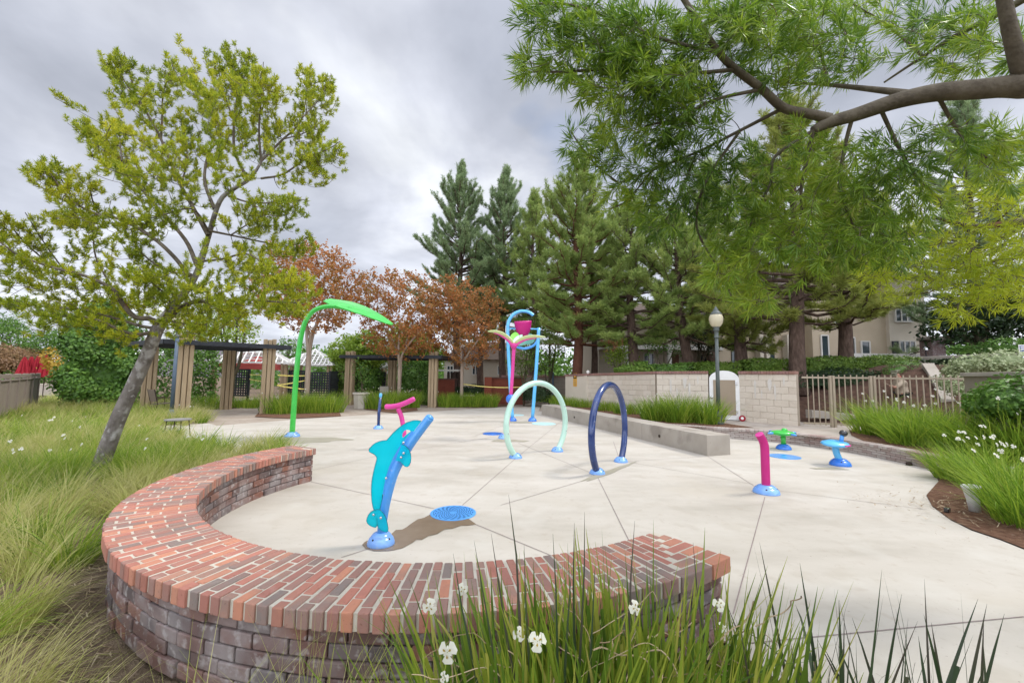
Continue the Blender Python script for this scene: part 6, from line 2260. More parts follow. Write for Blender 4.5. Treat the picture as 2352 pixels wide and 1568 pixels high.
# browned tufts on two of them
for lb, px, py, Y, r in (('rusty brown dead tuft against the cone laden pine trunk', 1319, 731, 21.6, .22), ('rusty brown dead sprigs low between two pines', 1408, 787, 21.0, .30)):
    q = P(px, py, Y)
    c = q + rng.normal(0, 1, (26, 3)) * A(r, .15, r * .55)
    mb_ = MB()
    mb_(needles(c, rng.normal(0, 1, (26, 3)) + A(0, 0, .4), 20, .16, .022, .1, 1.3, shoot=.08))
    for k in range(6):
        mb_(tube(np.array([q + A(0, .9, -.5), q + A(0, .4, -.25), c[k]]), [.02, .012, .006], 4, cap=False), 1)
    tag(mb_.build('dead_branch', [m_dead, m_pbark], origin=q), lb, 'dead branch')

# ------------------------------------------------------------------ leafy trees
def crown_pts(ell, n, r_, hollow=.25):
    out = []
    tot = sum(e[3] * e[4] * e[5] for e in ell)
    for (x, y, z, a, b, c_) in ell:
        k = max(3, int(n * a * b * c_ / tot))
        u = unit(r_.normal(size=(k, 3))) * (hollow + (1 - hollow) * r_.uniform(0, 1, k)[:, None] ** .45)
        out.append(np.array([x, y, z]) + u * np.array([a, b, c_]))
    return np.concatenate(out)


def leafy(name, label, q, stems, ell, n, mleaf, mbark, leaf=.08, per=9, step=.14, rt=.10, asp=.5, group=None, cat='tree', seed=0, spread=.05, rk=.012, t0=.25):
    r_ = np.random.default_rng(seed + 50)
    t = thing(name, label, cat, q, group)
    wood = MB()
    nd, rr = [], []
    for st in stems:
        p = smooth_path([np.asarray(v, float) for v in st], 5)
        r = np.linspace(rt, rt * .35, len(p))
        wood(tube(p, r, 9))
        nd.append(p[len(p) // 3:])
        rr.append(r[len(p) // 3:])
    tg = crown_pts(ell, n, r_)
    tw_ = grow(np.concatenate(nd), np.concatenate(rr), tg, upb=.12, rk=rk, jit=.10, rmin=.004, pen=.4)
    tubes_into(wood, tw_, 4)
    wood.build('trunk', mbark, t, smooth=True)
    c, d = shoots_along(tw_, step, t0, .02)
    c = np.repeat(c, per, 0) + rng.normal(0, spread, (len(c) * per, 3))
    lf = MB()
    lf(leaves(c, leaf, np.tile(A(0, 0, .6), (len(c), 1)), asp))
    lf.build('crown', mleaf, t)
    return t


def myrtle(label, px, yb, Y, cx_, cy_, rx, ry, seed, fork=.55):
    q = P(px, yb, Y)
    q = A(q[0], Y, 0)
    k = Y / 960
    c = P(cx_, cy_, Y)
    rx, ry = rx * k * 1.12, ry * k * 1.1
    zf_ = max(1.5, c[2] - ry * .55)
    stems = []
    for a in (-.5, -.12, .25, .6):
        stems.append([q, q + A(.03 * a, .1 * a, zf_ * fork), q + A(a * .35, .25 * math.sin(a * 9), zf_ * .85), c + A(a * rx * .9, .5 * math.cos(a * 7), -ry * .1)])
    ell = [(c[0], Y, c[2], rx * .95, rx * .85, ry * .9), (c[0] - rx * .35, Y - .4, c[2] + ry * .35, rx * .5, rx * .5, ry * .55), (c[0] + rx * .45, Y + .2, c[2] + ry * .1, rx * .5, rx * .5, ry * .5), (c[0] + rx * .1, Y - .5, c[2] - ry * .4, rx * .7, rx * .6, ry * .4)]
    return leafy('crape_myrtle', label, q, stems, ell, 640, m_myrt, m_cbark, .135, 13, .15, .10, .55, 'rust leaved trees', 'tree', seed, .085)


myrtle('tall sparse crape myrtle with dull red leaves behind the green pole', 704, 915, 18.6, 722, 662, 122, 112, 1)
myrtle('broad rust leaved crape myrtle before the middle of the far pergola', 916, 915, 21.5, 928, 722, 104, 108, 2)
myrtle('rust orange crape myrtle with pale fanned stems left of the bucket frame', 1060, 905, 22.6, 1065, 738, 96, 106, 3, .62)


def broad(label, px, yb, Y, ell_px, n, mt, seed, leaf=.13, per=9, rt=.12, z0=0.0, name='leafy_tree', mbark=m_twig, step=.17, spread=.11):
    k = Y / 960
    q = P(px, yb, Y)
    q = A(q[0], Y, z0)
    ell = []
    for (x, y, rx, ry) in ell_px:
        c = P(x, y, Y)
        ell.append((c[0], Y, c[2], rx * k, (rx + ry) * .5 * k, ry * k))
    cc_ = np.mean([e[:3] for e in ell], axis=0)
    stems = [[q, q + A(.03, 0, (cc_[2] - z0) * .5), cc_ + A(-.1, 0, 0)]]
    for e in ell:
        stems.append([q + A(0, 0, (cc_[2] - z0) * .35), (q + A(*e[:3])) / 2 + A(0, .1, .2), A(*e[:3])])
    return leafy(name, label, q, stems, ell, n, mt, mbark, leaf, per, step, rt, .6, None, 'tree', seed, spread, t0=.15)


broad('lime green tree behind the near pergola roof', 530, 900, 21.5, [(505, 752, 60, 50), (562, 765, 36, 36), (455, 765, 50, 40), (545, 725, 30, 24)], 380, m_limel, 21)
broad('yellow green tree between the red leaved tree and the far pergola', 820, 890, 26.5, [(800, 808, 40, 40), (845, 795, 40, 40), (778, 830, 26, 26), (830, 838, 36, 24), (870, 815, 30, 26)], 620, m_limel, 22, .18, 11)
broad('bright green tree behind the far pergola right half', 975, 890, 28, [(960, 800, 50, 36), (1000, 822, 30, 30), (930, 770, 40, 30), (915, 815, 40, 24)], 560, m_limel, 23, .18, 11)
broad('slim green sapling tied with tape right of the bucket frame', 1203, 912, 23.4, [(1210, 790, 32, 30), (1196, 836, 34, 26), (1236, 830, 26, 24), (1225, 755, 26, 30)], 300, m_hedgel, 24, .11, 8, .06)
broad('fresh green bushy tree left of the reddish pine trunk', 1262, 900, 24.2, [(1262, 745, 28, 40), (1285, 720, 22, 26), (1275, 800, 30, 34), (1250, 840, 26, 22)], 300, m_hedgel, 25, .12, 8, .06)
broad('thin leaved young tree in front of the brown door', 1526, 850, 20.8, [(1526, 782, 42, 26), (1505, 800, 26, 20), (1550, 800, 26, 20)], 170, m_hedge, 26, .10, 6, .05, 1.4)
broad('small light green tree between two pine trunks above the wall', 1425, 850, 21.5, [(1425, 800, 32, 26), (1405, 822, 22, 18), (1445, 822, 20, 16)], 200, m_limel, 27, .11, 6, .05, 1.2)
broad('dark multi stemmed tree by the right porch column', 1606, 845, 21.5, [(1606, 775, 34, 26), (1630, 790, 26, 24)], 170, m_hedged, 28, .12, 7, .08, 1.5)
broad('large dark green tree on the bank behind the long ledge', 2250, 830, 19.5, [(2240, 740, 80, 54), (2165, 760, 46, 46), (2320, 740, 70, 60), (2280, 690, 60, 40), (2190, 700, 40, 30)], 620, m_hedged, 29, .17, 10, .16, 1.8)
broad('dull green tree far left behind the taupe fence', 15, 870, 34, [(15, 770, 60, 40), (-40, 760, 70, 54), (40, 795, 36, 26)], 320, m_hedge, 30, .18, 9)
broad('wispy tree top at the far left against the pale sky', 42, 860, 40, [(40, 735, 22, 22), (15, 745, 26, 20), (55, 760, 16, 14)], 120, m_hedge, 31, .16, 6)
broad('mid green tree between the far left trees and the ivy block', 112, 880, 30, [(112, 790, 40, 34), (90, 812, 32, 22)], 240, m_hedge, 32, .16, 9)
broad('dim green tree beyond the white gazebo roof', 675, 890, 36, [(660, 800, 44, 26), (700, 812, 36, 22), (620, 815, 30, 18)], 200, m_hedge, 33, .17, 8)
broad('thin trunked sapling growing in the stone planter', 830, 900, G(828, 938)[1], [(826, 845, 20, 20), (838, 870, 16, 14)], 60, m_hedge, 34, .10, 5, .025, .6)


# ------------------------------------------------------------------ hedges, shrubs and climbers
def mass(name, label, cat, shapes, mt, leaf, dens, parts='foliage', group=None, rough=.12, seed=0, core=True, up=.3):
    """clipped or loose foliage body: ('box', centre, half-size, rotz) or ('ell', centre, radii)"""
    r_ = np.random.default_rng(seed + 900)
    C_, N_ = [], []
    cores = MB()
    for sh in shapes:
        c = np.asarray(sh[1], float)
        h = np.asarray(sh[2], float)
        rz = sh[3] if len(sh) > 3 else 0.0
        if sh[0] == 'box':
            ar = [4 * h[1] * h[2]] * 2 + [4 * h[0] * h[2]] * 2 + [4 * h[0] * h[1]] * 2
            for fi in range(6):
                if fi == 4:
                    continue
                k = int(ar[fi] * dens) + 1
                p = r_.uniform(-1, 1, (k, 3))
                axs = fi // 2
                sgn = -1 if fi % 2 == 0 else 1
                p[:, axs] = sgn * (1 - r_.exponential(.10, k))
                nn = np.zeros((k, 3))
                nn[:, axs] = sgn
                C_.append((p, h, c, rz, nn))
            cores(box(c, h * 2 * .72, rz))
        else:
            k = int(4 * PI * ((h[0] * h[1] + h[1] * h[2] + h[0] * h[2]) / 3) * dens)
            u = unit(r_.normal(size=(k, 3)))
            p = u * (1 - r_.exponential(.10, k))[:, None]
            C_.append((p, h, c, rz, u))
            V, F = lathe([(max(.02, .72 * math.cos(a)), .72 * math.sin(a)) for a in np.linspace(-PI / 2, PI / 2, 9)], (0, 0, 0), 14)
            cores.add(V * h + c, F)
    pts, nr = [], []
    for p, h, c, rz, nn in C_:
        q = p * h
        # lumpy surface
        b = np.sin(q[:, 0] * 3.1 + seed) * np.sin(q[:, 1] * 2.7 + 1.3) + np.sin(q[:, 2] * 3.7 + q[:, 0] * 1.9)
        q = q + nn * (b * rough * .5)[:, None] + r_.normal(0, rough * .25, q.shape)
        ca, sa = math.cos(rz), math.sin(rz)
        q = np.c_[q[:, 0] * ca - q[:, 1] * sa, q[:, 0] * sa + q[:, 1] * ca, q[:, 2]] + c
        nn = np.c_[nn[:, 0] * ca - nn[:, 1] * sa, nn[:, 0] * sa + nn[:, 1] * ca, nn[:, 2]]
        pts.append(q)
        nr.append(nn)
    pts, nr = np.concatenate(pts), np.concatenate(nr)
    c0 = np.asarray(shapes[0][1], float)
    t = thing(name, label, cat, (c0[0], c0[1], c0[2] - shapes[0][2][2]), group)
    MB()(leaves(pts, leaf, nr + A(0, 0, up), .6, tilt=.75)).build(parts, mt, t)
    if core:
        cores.build('inner_twigs', mt, t)
    return t


def hb(px0, px1, yt, yb, Y0, Y1, dep):
    """box hedge seen between two pixel columns"""
    a, b = P(px0, 860, Y0), P(px1, 860, Y1)
    zt_, zb_ = zat((px0 + px1) / 2, yt, (Y0 + Y1) / 2), zat((px0 + px1) / 2, yb, (Y0 + Y1) / 2)
    d_ = (b - a)[:2]
    L_ = np.linalg.norm(d_)
    rz = math.atan2(d_[1], d_[0])
    n_ = A(-d_[1], d_[0], 0) / L_
    c = (a + b) / 2 + n_ * dep / 2
    c[2] = (zt_ + zb_) / 2
    return ('box', c, A(L_ / 2, dep / 2, max(.05, (zt_ - zb_) / 2)), rz)


mass('ivy_hedge', 'tall square block of ivy left of the near pergola', 'hedge', [hb(146, 300, 748, 918, 17.2, 18.6, 2.2), hb(205, 262, 705, 760, 17.6, 18.2, 1.6)], m_hedge, .15, 520, rough=.4, seed=1)
mass('climbing_plant', 'leafy climbers at the back left of the near pergola', 'climber', [hb(300, 345, 775, 925, 18.9, 19.3, .9), hb(346, 392, 795, 920, 19.5, 19.9, .8)], m_hedge, .13, 170, rough=.4, seed=2, core=False)
mass('climbing_plant', 'leafy climbers between the two middle posts of the near pergola', 'climber', [hb(436, 470, 800, 925, 19.3, 19.8, .8), hb(470, 503, 800, 930, 19.8, 20.2, .8)], m_hedge, .13, 190, rough=.4, seed=3, core=False)
mass('climbing_plant', 'climbing leaves on the left post of the far pergola', 'climber', [hb(772, 794, 835, 915, 25.2, 25.2, .6)], m_hedgel, .13, 240, rough=.3, seed=4, core=False)
mass('climbing_plant', 'climbers screening the left bay of the far pergola', 'climber', [hb(814, 866, 828, 912, 26.2, 26.4, .9)], m_hedge, .14, 230, rough=.4, seed=5, core=False)
mass('climbing_plant', 'climbers screening the right bay of the far pergola', 'climber', [hb(910, 984, 828, 914, 26.2, 26.0, 1.0)], m_hedge, .14, 230, rough=.4, seed=6, core=False)
mass('low_hedge', 'low dark hedge left of the brick pier', 'hedge', [hb(1048, 1116, 889, 908, 24.4, 24.6, .9)], m_hedged, .10, 260, rough=.15, seed=7)
mass('low_hedge', 'dark hedge between the brick wall and the far block wall', 'hedge', [hb(1198, 1262, 886, 920, 22.8, 22.6, 1.0)], m_hedged, .11, 240, rough=.2, seed=8)
mass('low_shrub', 'light green ground shrub at the foot of the far pergola', 'shrub', [('ell', P(966, 918, 24.0), A(.7, .6, .38)), ('ell', P(985, 922, 23.4), A(.45, .45, .3))], m_hedgel, .10, 300, rough=.12, seed=9)
mass('gold_tree', 'gold leaved shrub beside the red parasols', 'shrub', [('ell', P(128, 830, 23.5), A(.55, .6, .65)), ('ell', P(140, 850, 23.2), A(.5, .5, .55))], m_gold, .16, 120, rough=.35, seed=10, core=False)
mass('rust_shrub', 'rusty pink flowering shrub behind the taupe fence', 'shrub', [('ell', P(40, 825, 29), A(2.0, 1.0, .9)), ('ell', P(0, 830, 27), A(1.6, 1, 1.0))], m_rust, .15, 150, rough=.3, seed=11)
mass('green_shrub', 'dark green shrub below the rusty shrub and parasols', 'shrub', [('ell', P(30, 866, 27.5), A(2.2, 1.0, .7))], m_hedge, .15, 150, rough=.3, seed=12)

# bank planting behind the wall and railings
mass('clipped_hedge', 'bright topped clipped hedge right of the big pine trunk', 'hedge', [hb(1850, 1990, 822, 862, 16.4, 16.4, 1.3)], m_hedgel, .085, 520, rough=.12, seed=13)
mass('clipped_hedge', 'long clipped hedge below the beige townhouse windows', 'hedge', [hb(1990, 2118, 820, 856, 16.6, 16.8, 1.2)], m_hedgel, .085, 520, rough=.12, seed=14)
mass('clipped_hedge', 'bright clipped hedge between the door arch and the big trunk', 'hedge', [hb(1715, 1815, 826, 858, 16.9, 16.6, 1.1)], m_hedgel, .085, 520, rough=.12, seed=15)
mass('clipped_hedge', 'clipped hedge behind the lamp post pole', 'hedge', [hb(1598, 1700, 834, 860, 17.4, 17.0, 1.1)], m_hedgel, .085, 520, rough=.12, seed=16)
mass('clipped_hedge', 'low spreading hedge under the porch columns', 'hedge', [hb(1470, 1598, 838, 856, 18.6, 17.8, 1.2)], m_hedge, .085, 480, rough=.14, seed=17)
mass('clipped_hedge', 'small square clipped hedge at the left porch column', 'hedge', [hb(1466, 1488, 830, 850, 19.5, 19.5, .6)], m_hedge, .08, 520, rough=.05, seed=18)
mass('low_shrub', 'bright low shrub behind the coping near the two pine trunks', 'shrub', [('ell', P(1455, 850, 18.8), A(1.0, .6, .28))], m_hedgel, .10, 380, rough=.15, seed=19)
mass('dark_hedge', 'dark hedge wall filling the bank beyond the gate', 'hedge', [hb(1836, 2030, 852, 892, 15.9, 15.6, .9)], m_hedged, .085, 420, rough=.15, seed=20)
mass('round_bush', 'rounded dark bush behind the person in the cap', 'bush', [('ell', P(2082, 862, 15.6), A(.95, .5, .48))], m_hedge, .05, 900, rough=.08, seed=21)
mass('dark_hedge', 'long black green clipped hedge under the ledge on the right', 'hedge', [hb(2116, 2380, 822, 846, 16.2, 13.5, .8)], m_hedged, .085, 480, rough=.06, seed=22)
mass('variegated_bush', 'cream and green variegated bush above the rendered wall', 'bush', [('ell', P(2240, 842, 12.2), A(.65, .5, .32)), ('ell', P(2310, 836, 11.6), A(.7, .5, .36)), ('ell', P(2200, 852, 12.6), A(.4, .4, .28))], m_var, .085, 420, rough=.2, seed=23)
mass('variegated_bush', 'pale leaved bush trailing through the right end of the railing', 'bush', [('ell', P(2196, 890, 12.0), A(.42, .4, .35)), ('ell', P(2170, 878, 12.8), A(.35, .3, .3))], m_var, .07, 420, rough=.2, seed=24, core=False)
mass('broadleaf_bush', 'dark glossy leaved bush in front of the rendered wall', 'bush', [('ell', P(2320, 925, 7.6), A(.50, .45, .34)), ('ell', P(2270, 935, 8.2), A(.40, .4, .28))], m_hedge, .085, 950, rough=.25, seed=25)
mass('clipped_hedge', 'pale green clipped hedge beside the variegated bush at the right edge', 'hedge', [hb(2180, 2400, 790, 812, 18.2, 16.0, 1.2)], m_hedge, .11, 300, rough=.25, seed=26)


# far-off wood closing the gaps between the nearer trunks
r_ = np.random.default_rng(77)
fw_ = MB()
for k in range(70):
    px = r_.uniform(560, 2500)
    Y = r_.uniform(44, 60)
    top = r_.uniform(755, 812)
    q = P(px, top, Y)
    rr = r_.uniform(2.2, 4.2)
    c = np.array([q[0], Y, (q[2] - rr) * .5]) + unit(r_.normal(size=(420, 3))) * np.array([rr, rr, max(1.5, q[2] * .5)]) * r_.uniform(.7, 1, (420, 1))
    fw_(leaves(c, .55, None, .6))
kind(fw_.build('far_trees', m_hedge), 'stuff')

# ------------------------------------------------------------------ grasses
def flower(parent, q, s, stem, az, mt=m_petal):
    """white three petalled iris on a thin stem"""
    mb_ = MB()
    tip = q + A(0, 0, 0)
    n_ = unit(A(.45 * math.cos(az), -.85, .45 + .3 * math.sin(az)))
    u = unit(np.cross(n_, A(0, 0, 1)))
    v = np.cross(n_, u)
    s = s * .74
    for k in range(3):
        for big, (L_, W_) in ((1, (1, 1.28)), (0, (.55, .22))):
            a = az + k * 2 * PI / 3 + (0 if big else PI / 3)
            d_ = u * math.cos(a) + v * math.sin(a)
            e_ = np.cross(n_, d_)
            rows_ = []
            for t_, ww in ((.05, .10), (.35, .52), (.72, 1.0), (1.0, .62)):
                lift = n_ * s * ((.06 if big else .10) + .06 * t_ - .20 * t_ * t_)
                rows_.append([tip + d_ * s * L_ * t_ - e_ * s * W_ * ww * .5 + lift, tip + d_ * s * L_ * t_ + e_ * s * W_ * ww * .5 + lift])
            V = np.array(rows_).reshape(-1, 3)
            mb_.add(V, [(0, 1, 3, 2), (2, 3, 5, 4), (4, 5, 7, 6)])
            if big:
                V2 = [tip + d_ * s * .15 + n_ * s * .15, tip + d_ * s * .40 - e_ * s * .11 + n_ * s * .16, tip + d_ * s * .55 + n_ * s * .16, tip + d_ * s * .40 + e_ * s * .11 + n_ * s * .16]
                mb_.add(V2, [(0, 1, 2, 3)], 1)
    mb_(tube(np.array([q - A(.08 * math.cos(az), .05, stem), q - A(.02, 0, stem * .4), q]), [.003, .0025, .002], 5, cap=False), 2)
    return mb_.build('flower', [mt, m_pollen, m_flag], parent)


def clump(name, label, q, rad, h, n, mt, w=.012, lean=(.05, .5), curl=(.2, 1.0), group=None, fl=0, segs=4, sq=1.0, fs=.035, rot=0.0, bias=(0, 0), cat='grass clump', pw=1.6, hvar=.3):
    q = np.asarray(q, float)
    t = thing(name, label, cat, q, group)
    a = rng.uniform(0, 2 * PI, n)
    r = rad * np.sqrt(rng.uniform(0, 1, n))
    dxy = np.c_[r * np.cos(a), r * np.sin(a) * sq]
    ca, sa = math.cos(rot), math.sin(rot)
    dxy = np.c_[dxy[:, 0] * ca - dxy[:, 1] * sa, dxy[:, 0] * sa + dxy[:, 1] * ca]
    b = np.c_[q[0] + dxy[:, 0], q[1] + dxy[:, 1], np.full(n, q[2] - .02)]
    # blades lean outwards, more so at the rim
    o = dxy / rad + rng.normal(0, .45, (n, 2)) + np.asarray(bias)
    az = np.arctan2(o[:, 1], o[:, 0])
    rr = np.clip(np.hypot(dxy[:, 0], dxy[:, 1]) / rad, 0, 1)
    ln_ = rng.uniform(lean[0], lean[1], n) * (.35 + .65 * rr)
    cu_ = rng.uniform(curl[0], curl[1], n)
    mb_ = MB()
    mb_(blades(b, h * rng.uniform(1 - hvar, 1.08, n), w * rng.uniform(.7, 1.25, n), az, ln_, cu_, segs, pw=pw))
    mb_.build('leaves', mt, t)
    for k in range(fl):
        aa = rng.uniform(0, 6.28)
        fr = rad * rng.uniform(.2, 1.15)
        fq = q + A(fr * math.cos(aa), fr * math.sin(aa) * sq, h * rng.uniform(.72, 1.05))
        flower(t, fq, fs * rng.uniform(.8, 1.15), h * .5, rng.uniform(0, 6.28))
    return t


GB = 'strap leaved grass clumps round the pad'
clump('grass_clump', 'broad green grass clump at the foot of the green pole, left half', G(655, 948), 1.0, .95, 900, m_flag, .022, (.05, .45), (.3, 1.0), GB, 5, sq=.7)
clump('grass_clump', 'broad green grass clump right of the green pole below the dark screens', G(728, 946), 1.1, 1.0, 1100, m_flag, .022, (.05, .45), (.3, 1.0), GB, 5, sq=.7)
clump('grass_clump', 'white flowered grass clump around the rust tree in front of the planter', G(880, 938), .95, .98, 950, m_flag, .022, (.05, .4), (.2, .9), GB, 9, sq=.7)
clump('grass_clump', 'white flowered grass clump behind the pink T shaped bar', G(930, 935), .75, .95, 700, m_flag, .022, (.05, .4), (.2, .9), GB, 7, sq=.7)
for i, (px, lb) in enumerate(((1026, 'first small grass tuft right of the far pergola, nearest its post'), (1056, 'small grass tuft under the pale fanned stems'), (1091, 'small grass tuft in front of the low dark hedge'), (1124, 'small grass tuft nearest the flower post, before the brick pier'))):
    clump('grass_clump', lb, G(px, 934), .42, .85, 420, m_flag, .022, (.05, .4), (.2, .9), GB, 1)
clump('grass_clump', 'dense grass mass behind the pink stem of the flower post', G(1165, 919), 1.3, .85, 800, m_flag, .024, (.05, .4), (.2, .9), GB, 2, sq=.6)
clump('grass_clump', 'dark grass mass between the bucket frame legs and the concrete bench', G(1222, 918), 1.2, .8, 700, m_flag, .024, (.05, .4), (.2, .9), GB, 0, sq=.6)
clump('grass_clump', 'low grass under the near pergola between its two right posts', G(565, 935), 1.2, .6, 620, m_flag, .022, (.05, .4), (.2, .9), GB, 3, sq=.5)
clump('grass_clump', 'green grass growing at the inner post of the near pergola', G(478, 938), .7, .75, 420, m_flag, .02, (.05, .5), (.2, 1.0), GB, 0)
# planter bed behind the concrete bench
for i, (px, py, rad, h, n, lb) in enumerate(((1262, 918, .8, .5, 420, 'short grass at the far end of the concrete bench'), (1300, 925, .8, .5, 430, 'short grass below the yellow notice wall bay'), (1345, 930, .7, .5, 420, 'short grass right of the yellow notice'),
                                             (1395, 938, .6, .5, 400, 'short grass framed by the navy hoop left side'), (1440, 945, .5, .5, 380, 'short grass right of the navy hoop'))):
    clump('grass_clump', lb, G(px, py + 4, .26), rad, h, n, m_flag, .02, (.05, .5), (.2, .9), GB, 1 if i in (0, 1) else 0, sq=.8)
for i, (px, py, rad, h, n, lb, f_) in enumerate(((1505, 962, .42, .86, 460, 'green flowering grass clump left of the lamp post, end of the bench bed', 4), (1558, 966, .45, 1.05, 620, 'tall green grass clump in the middle of the bench bed', 3), (1625, 969, .44, .95, 540, 'green grass clump hiding the lamp post base', 1))):
    clump('grass_clump', lb, G(px, py + 2, .26), rad, h, n, m_flag, .021, (.05, .6), (.3, 1.0), GB, f_, fs=.03)
# terrace bed on the right
RB = 'big flowering grasses of the right bed'
for i, (px, py, rad, h, n, lb, f_) in enumerate((
        (9.55, 11.05, .5, 1.15, 460, 'big glossy grass clump right of the gate, nearest the picket post', 3), (9.55, 10.2, .55, 1.1, 520, 'big arching grass clump behind the blue saucer seat', 2), (8.95, 9.35, .5, 1.05, 480, 'arching grass clump above the right end of the curved grey wall', 2),
        (9.75, 9.5, .55, 1.15, 520, 'arching grass clump in front of the railing end', 4), (9.2, 8.35, .55, 1.1, 520, 'back grass clump below the dark glossy bush', 3), (9.0, 7.4, .55, 1.1, 480, 'back grass clump cut by the right edge', 2))):
    clump('grass_clump', lb, (px, py, .26), rad, h, n, m_flag, .021, (.1, .8), (.4, 1.4), RB, f_ + 2, bias=(-.12, -.05), segs=5, hvar=.45, fs=.04)
for i, (px, py, rad, h, n, lb, f_) in enumerate((
        (2215, 1100, .36, .80, 380, 'front grass clump hanging over the end of the curved grey wall', 5), (2290, 1118, .38, .88, 460, 'front grass clump right behind the white pot', 6), (2335, 1165, .36, .88, 460, 'front grass clump leaning over the mulch', 5), (2385, 1205, .36, .9, 420, 'nearest grass clump of the right bed at the picture edge', 4),
        (2340, 1080, .5, 1.0, 460, 'flowering grass clump behind the nearest ones on the right', 6), (2255, 1058, .5, 1.0, 460, 'grass clump with a broad white bloom over the terrace end', 6))):
    clump('grass_clump', lb, G(px, py, .02), rad, h, n, m_flag, .0155, (.1, .75), (.4, 1.4), RB, f_ + 2, bias=(-.18, -.05), segs=5, fs=.042, hvar=.45)

# left side: one uncounted sea of feather grass, in tussocks
def proj(x, y, z=0.0):
    v = np.stack([x, y, np.full(np.shape(x), z) - EYE], -1)
    w_ = v @ _F
    return CXP + FPX * (v @ _R) / w_, CYP - FPX * (v @ _U) / w_


NO = [G(*q)[:2] for q in [(640, 1026), (520, 1036), (462, 1018), (395, 1006), (345, 992), (362, 980), (462, 976), (466, 945), (420, 934), (330, 930), (300, 918), (146, 918), (150, 900), (260, 893)]] + [(0, 60), (30, 60), (30, 8), (-3, 7)]


def inside(x, y, poly):
    c_ = np.zeros(np.shape(x), bool)
    for (x0, y0), (x1, y1) in zip(poly, poly[1:] + poly[:1]):
        c_ ^= ((y0 > y) != (y1 > y)) & (x < (x1 - x0) * (y - y0) / (y1 - y0 + 1e-12) + x0)
    return c_


# tussock centres: jittered grid, finer near the camera
cen = []
for y0 in np.arange(1.0, 25, .36):
    st_ = .34 + .018 * y0
    for x0 in np.arange(-25, -1.0, st_):
        cen.append((x0 + rng.uniform(-.5, .5) * st_, y0 + rng.uniform(-.2, .2)))
cen = np.array(cen)
x, y = cen[:, 0], cen[:, 1]
rb_ = np.hypot(x - BC[0], y - BC[1])
ok = (np.hypot(x + 5.9, y - 5.75) > .55) & (rb_ > 3.52) & ~((x > -1.03 * y - .05) & (y < 3.3) & (rb_ < 5.5)) & (x > -1.16 * y - 1.9) & (x > -14.3 - (y - 11.2) * .93) & ~inside(x, y, NO)
ok &= (rng.uniform(0, 1, len(x)) < np.where((rb_ < 3.9) & (y < 5), .72, .95))
cen = cen[ok]
fg = MB()
tot_ = 0
for (x0, y0) in cen:
    gr_ = .5 + .5 * math.sin(x0 * .9 + 1.4 * math.sin(y0 * .7)) * math.cos(y0 * .55 + .8)
    green = rng.uniform() < .12 + .5 * gr_ * (1 if y0 > 3.4 else .35)
    nb_ = int(np.clip(330 - 20 * y0, 70, 300) * rng.uniform(.6, 1.2))
    a = rng.uniform(0, 2 * PI, nb_)
    r = .13 * np.sqrt(rng.uniform(0, 1, nb_))
    b = np.c_[x0 + r * np.cos(a), y0 + r * np.sin(a), np.full(nb_, -.04)]
    h_ = (rng.uniform(.42, .62) + .006 * y0 + .12 * np.clip((4.2 - y0) / 2, 0, 1) * (x0 < -3.6)) * rng.uniform(.5, 1.15, nb_) * (1.1 if not green else .95)
    wind = rng.normal(.3, .5)
    az = np.arctan2(np.sin(a) + .25, np.cos(a) + wind) + rng.normal(0, .5, nb_)
    w0 = np.clip(.0030 + .00065 * y0, .003, .012) * (1.0 if not green else 1.5)
    fg(blades(b, h_, w0 * rng.uniform(.7, 1.3, nb_), az, rng.uniform(.05, .75, nb_), rng.uniform(.4, 1.8, nb_), 5, pw=2.2), 1 if green else 0)
    tot_ += nb_
g_o = kind(fg.build('grass', [m_grass, m_flag], smooth=False), 'stuff')
print('field', len(cen), tot_)
LB = 'green tufts among the feather grass'
for px, py, rad, h, nn_, lb, f_ in ((352, 1095, .62, .62, 1000, 'bright green tuft between the leaning trunk and the brick bench', 4), (420, 1062, .48, .55, 650, 'green tuft in front of the small black table', 3), (150, 1100, .75, .62, 800, 'green tuft left of the leaning trunk base', 3),
                                    (250, 1040, .6, .6, 600, 'green tuft just behind the leaning trunk', 3), (60, 1130, .7, .6, 700, 'flowering green tuft at the left edge', 6), (160, 1010, .8, .6, 600, 'distant flowering tuft below the taupe fence', 7), (425, 968, .8, .62, 620, 'yellow green tuft at the slate lamp post base', 3)):
    clump('grass_tuft', lb, G(px, py), rad, h, nn_, m_flag if py > 985 else m_grass, .009, (.05, .6), (.3, 1.1), LB, f_, fs=.032, segs=5)
# thin feather grass tufts in front of the bench
for X, Y, nn_, lb in ((-.72, 1.62, 120, 'thin pale grass tuft before the outer face of the brick bench'), (-1.15, 1.55, 90, 'thin pale grass tuft at the bottom edge left of the centre'), (-.42, 1.55, 70, 'thin pale grass tuft beside the big iris clump')):
    clump('feather_grass_tuft', lb, (X, Y, -.03), .16, .82, nn_, m_grass, .0042, (.05, .5), (.4, 1.6), LB, 0, segs=6, pw=2.4, hvar=.45)

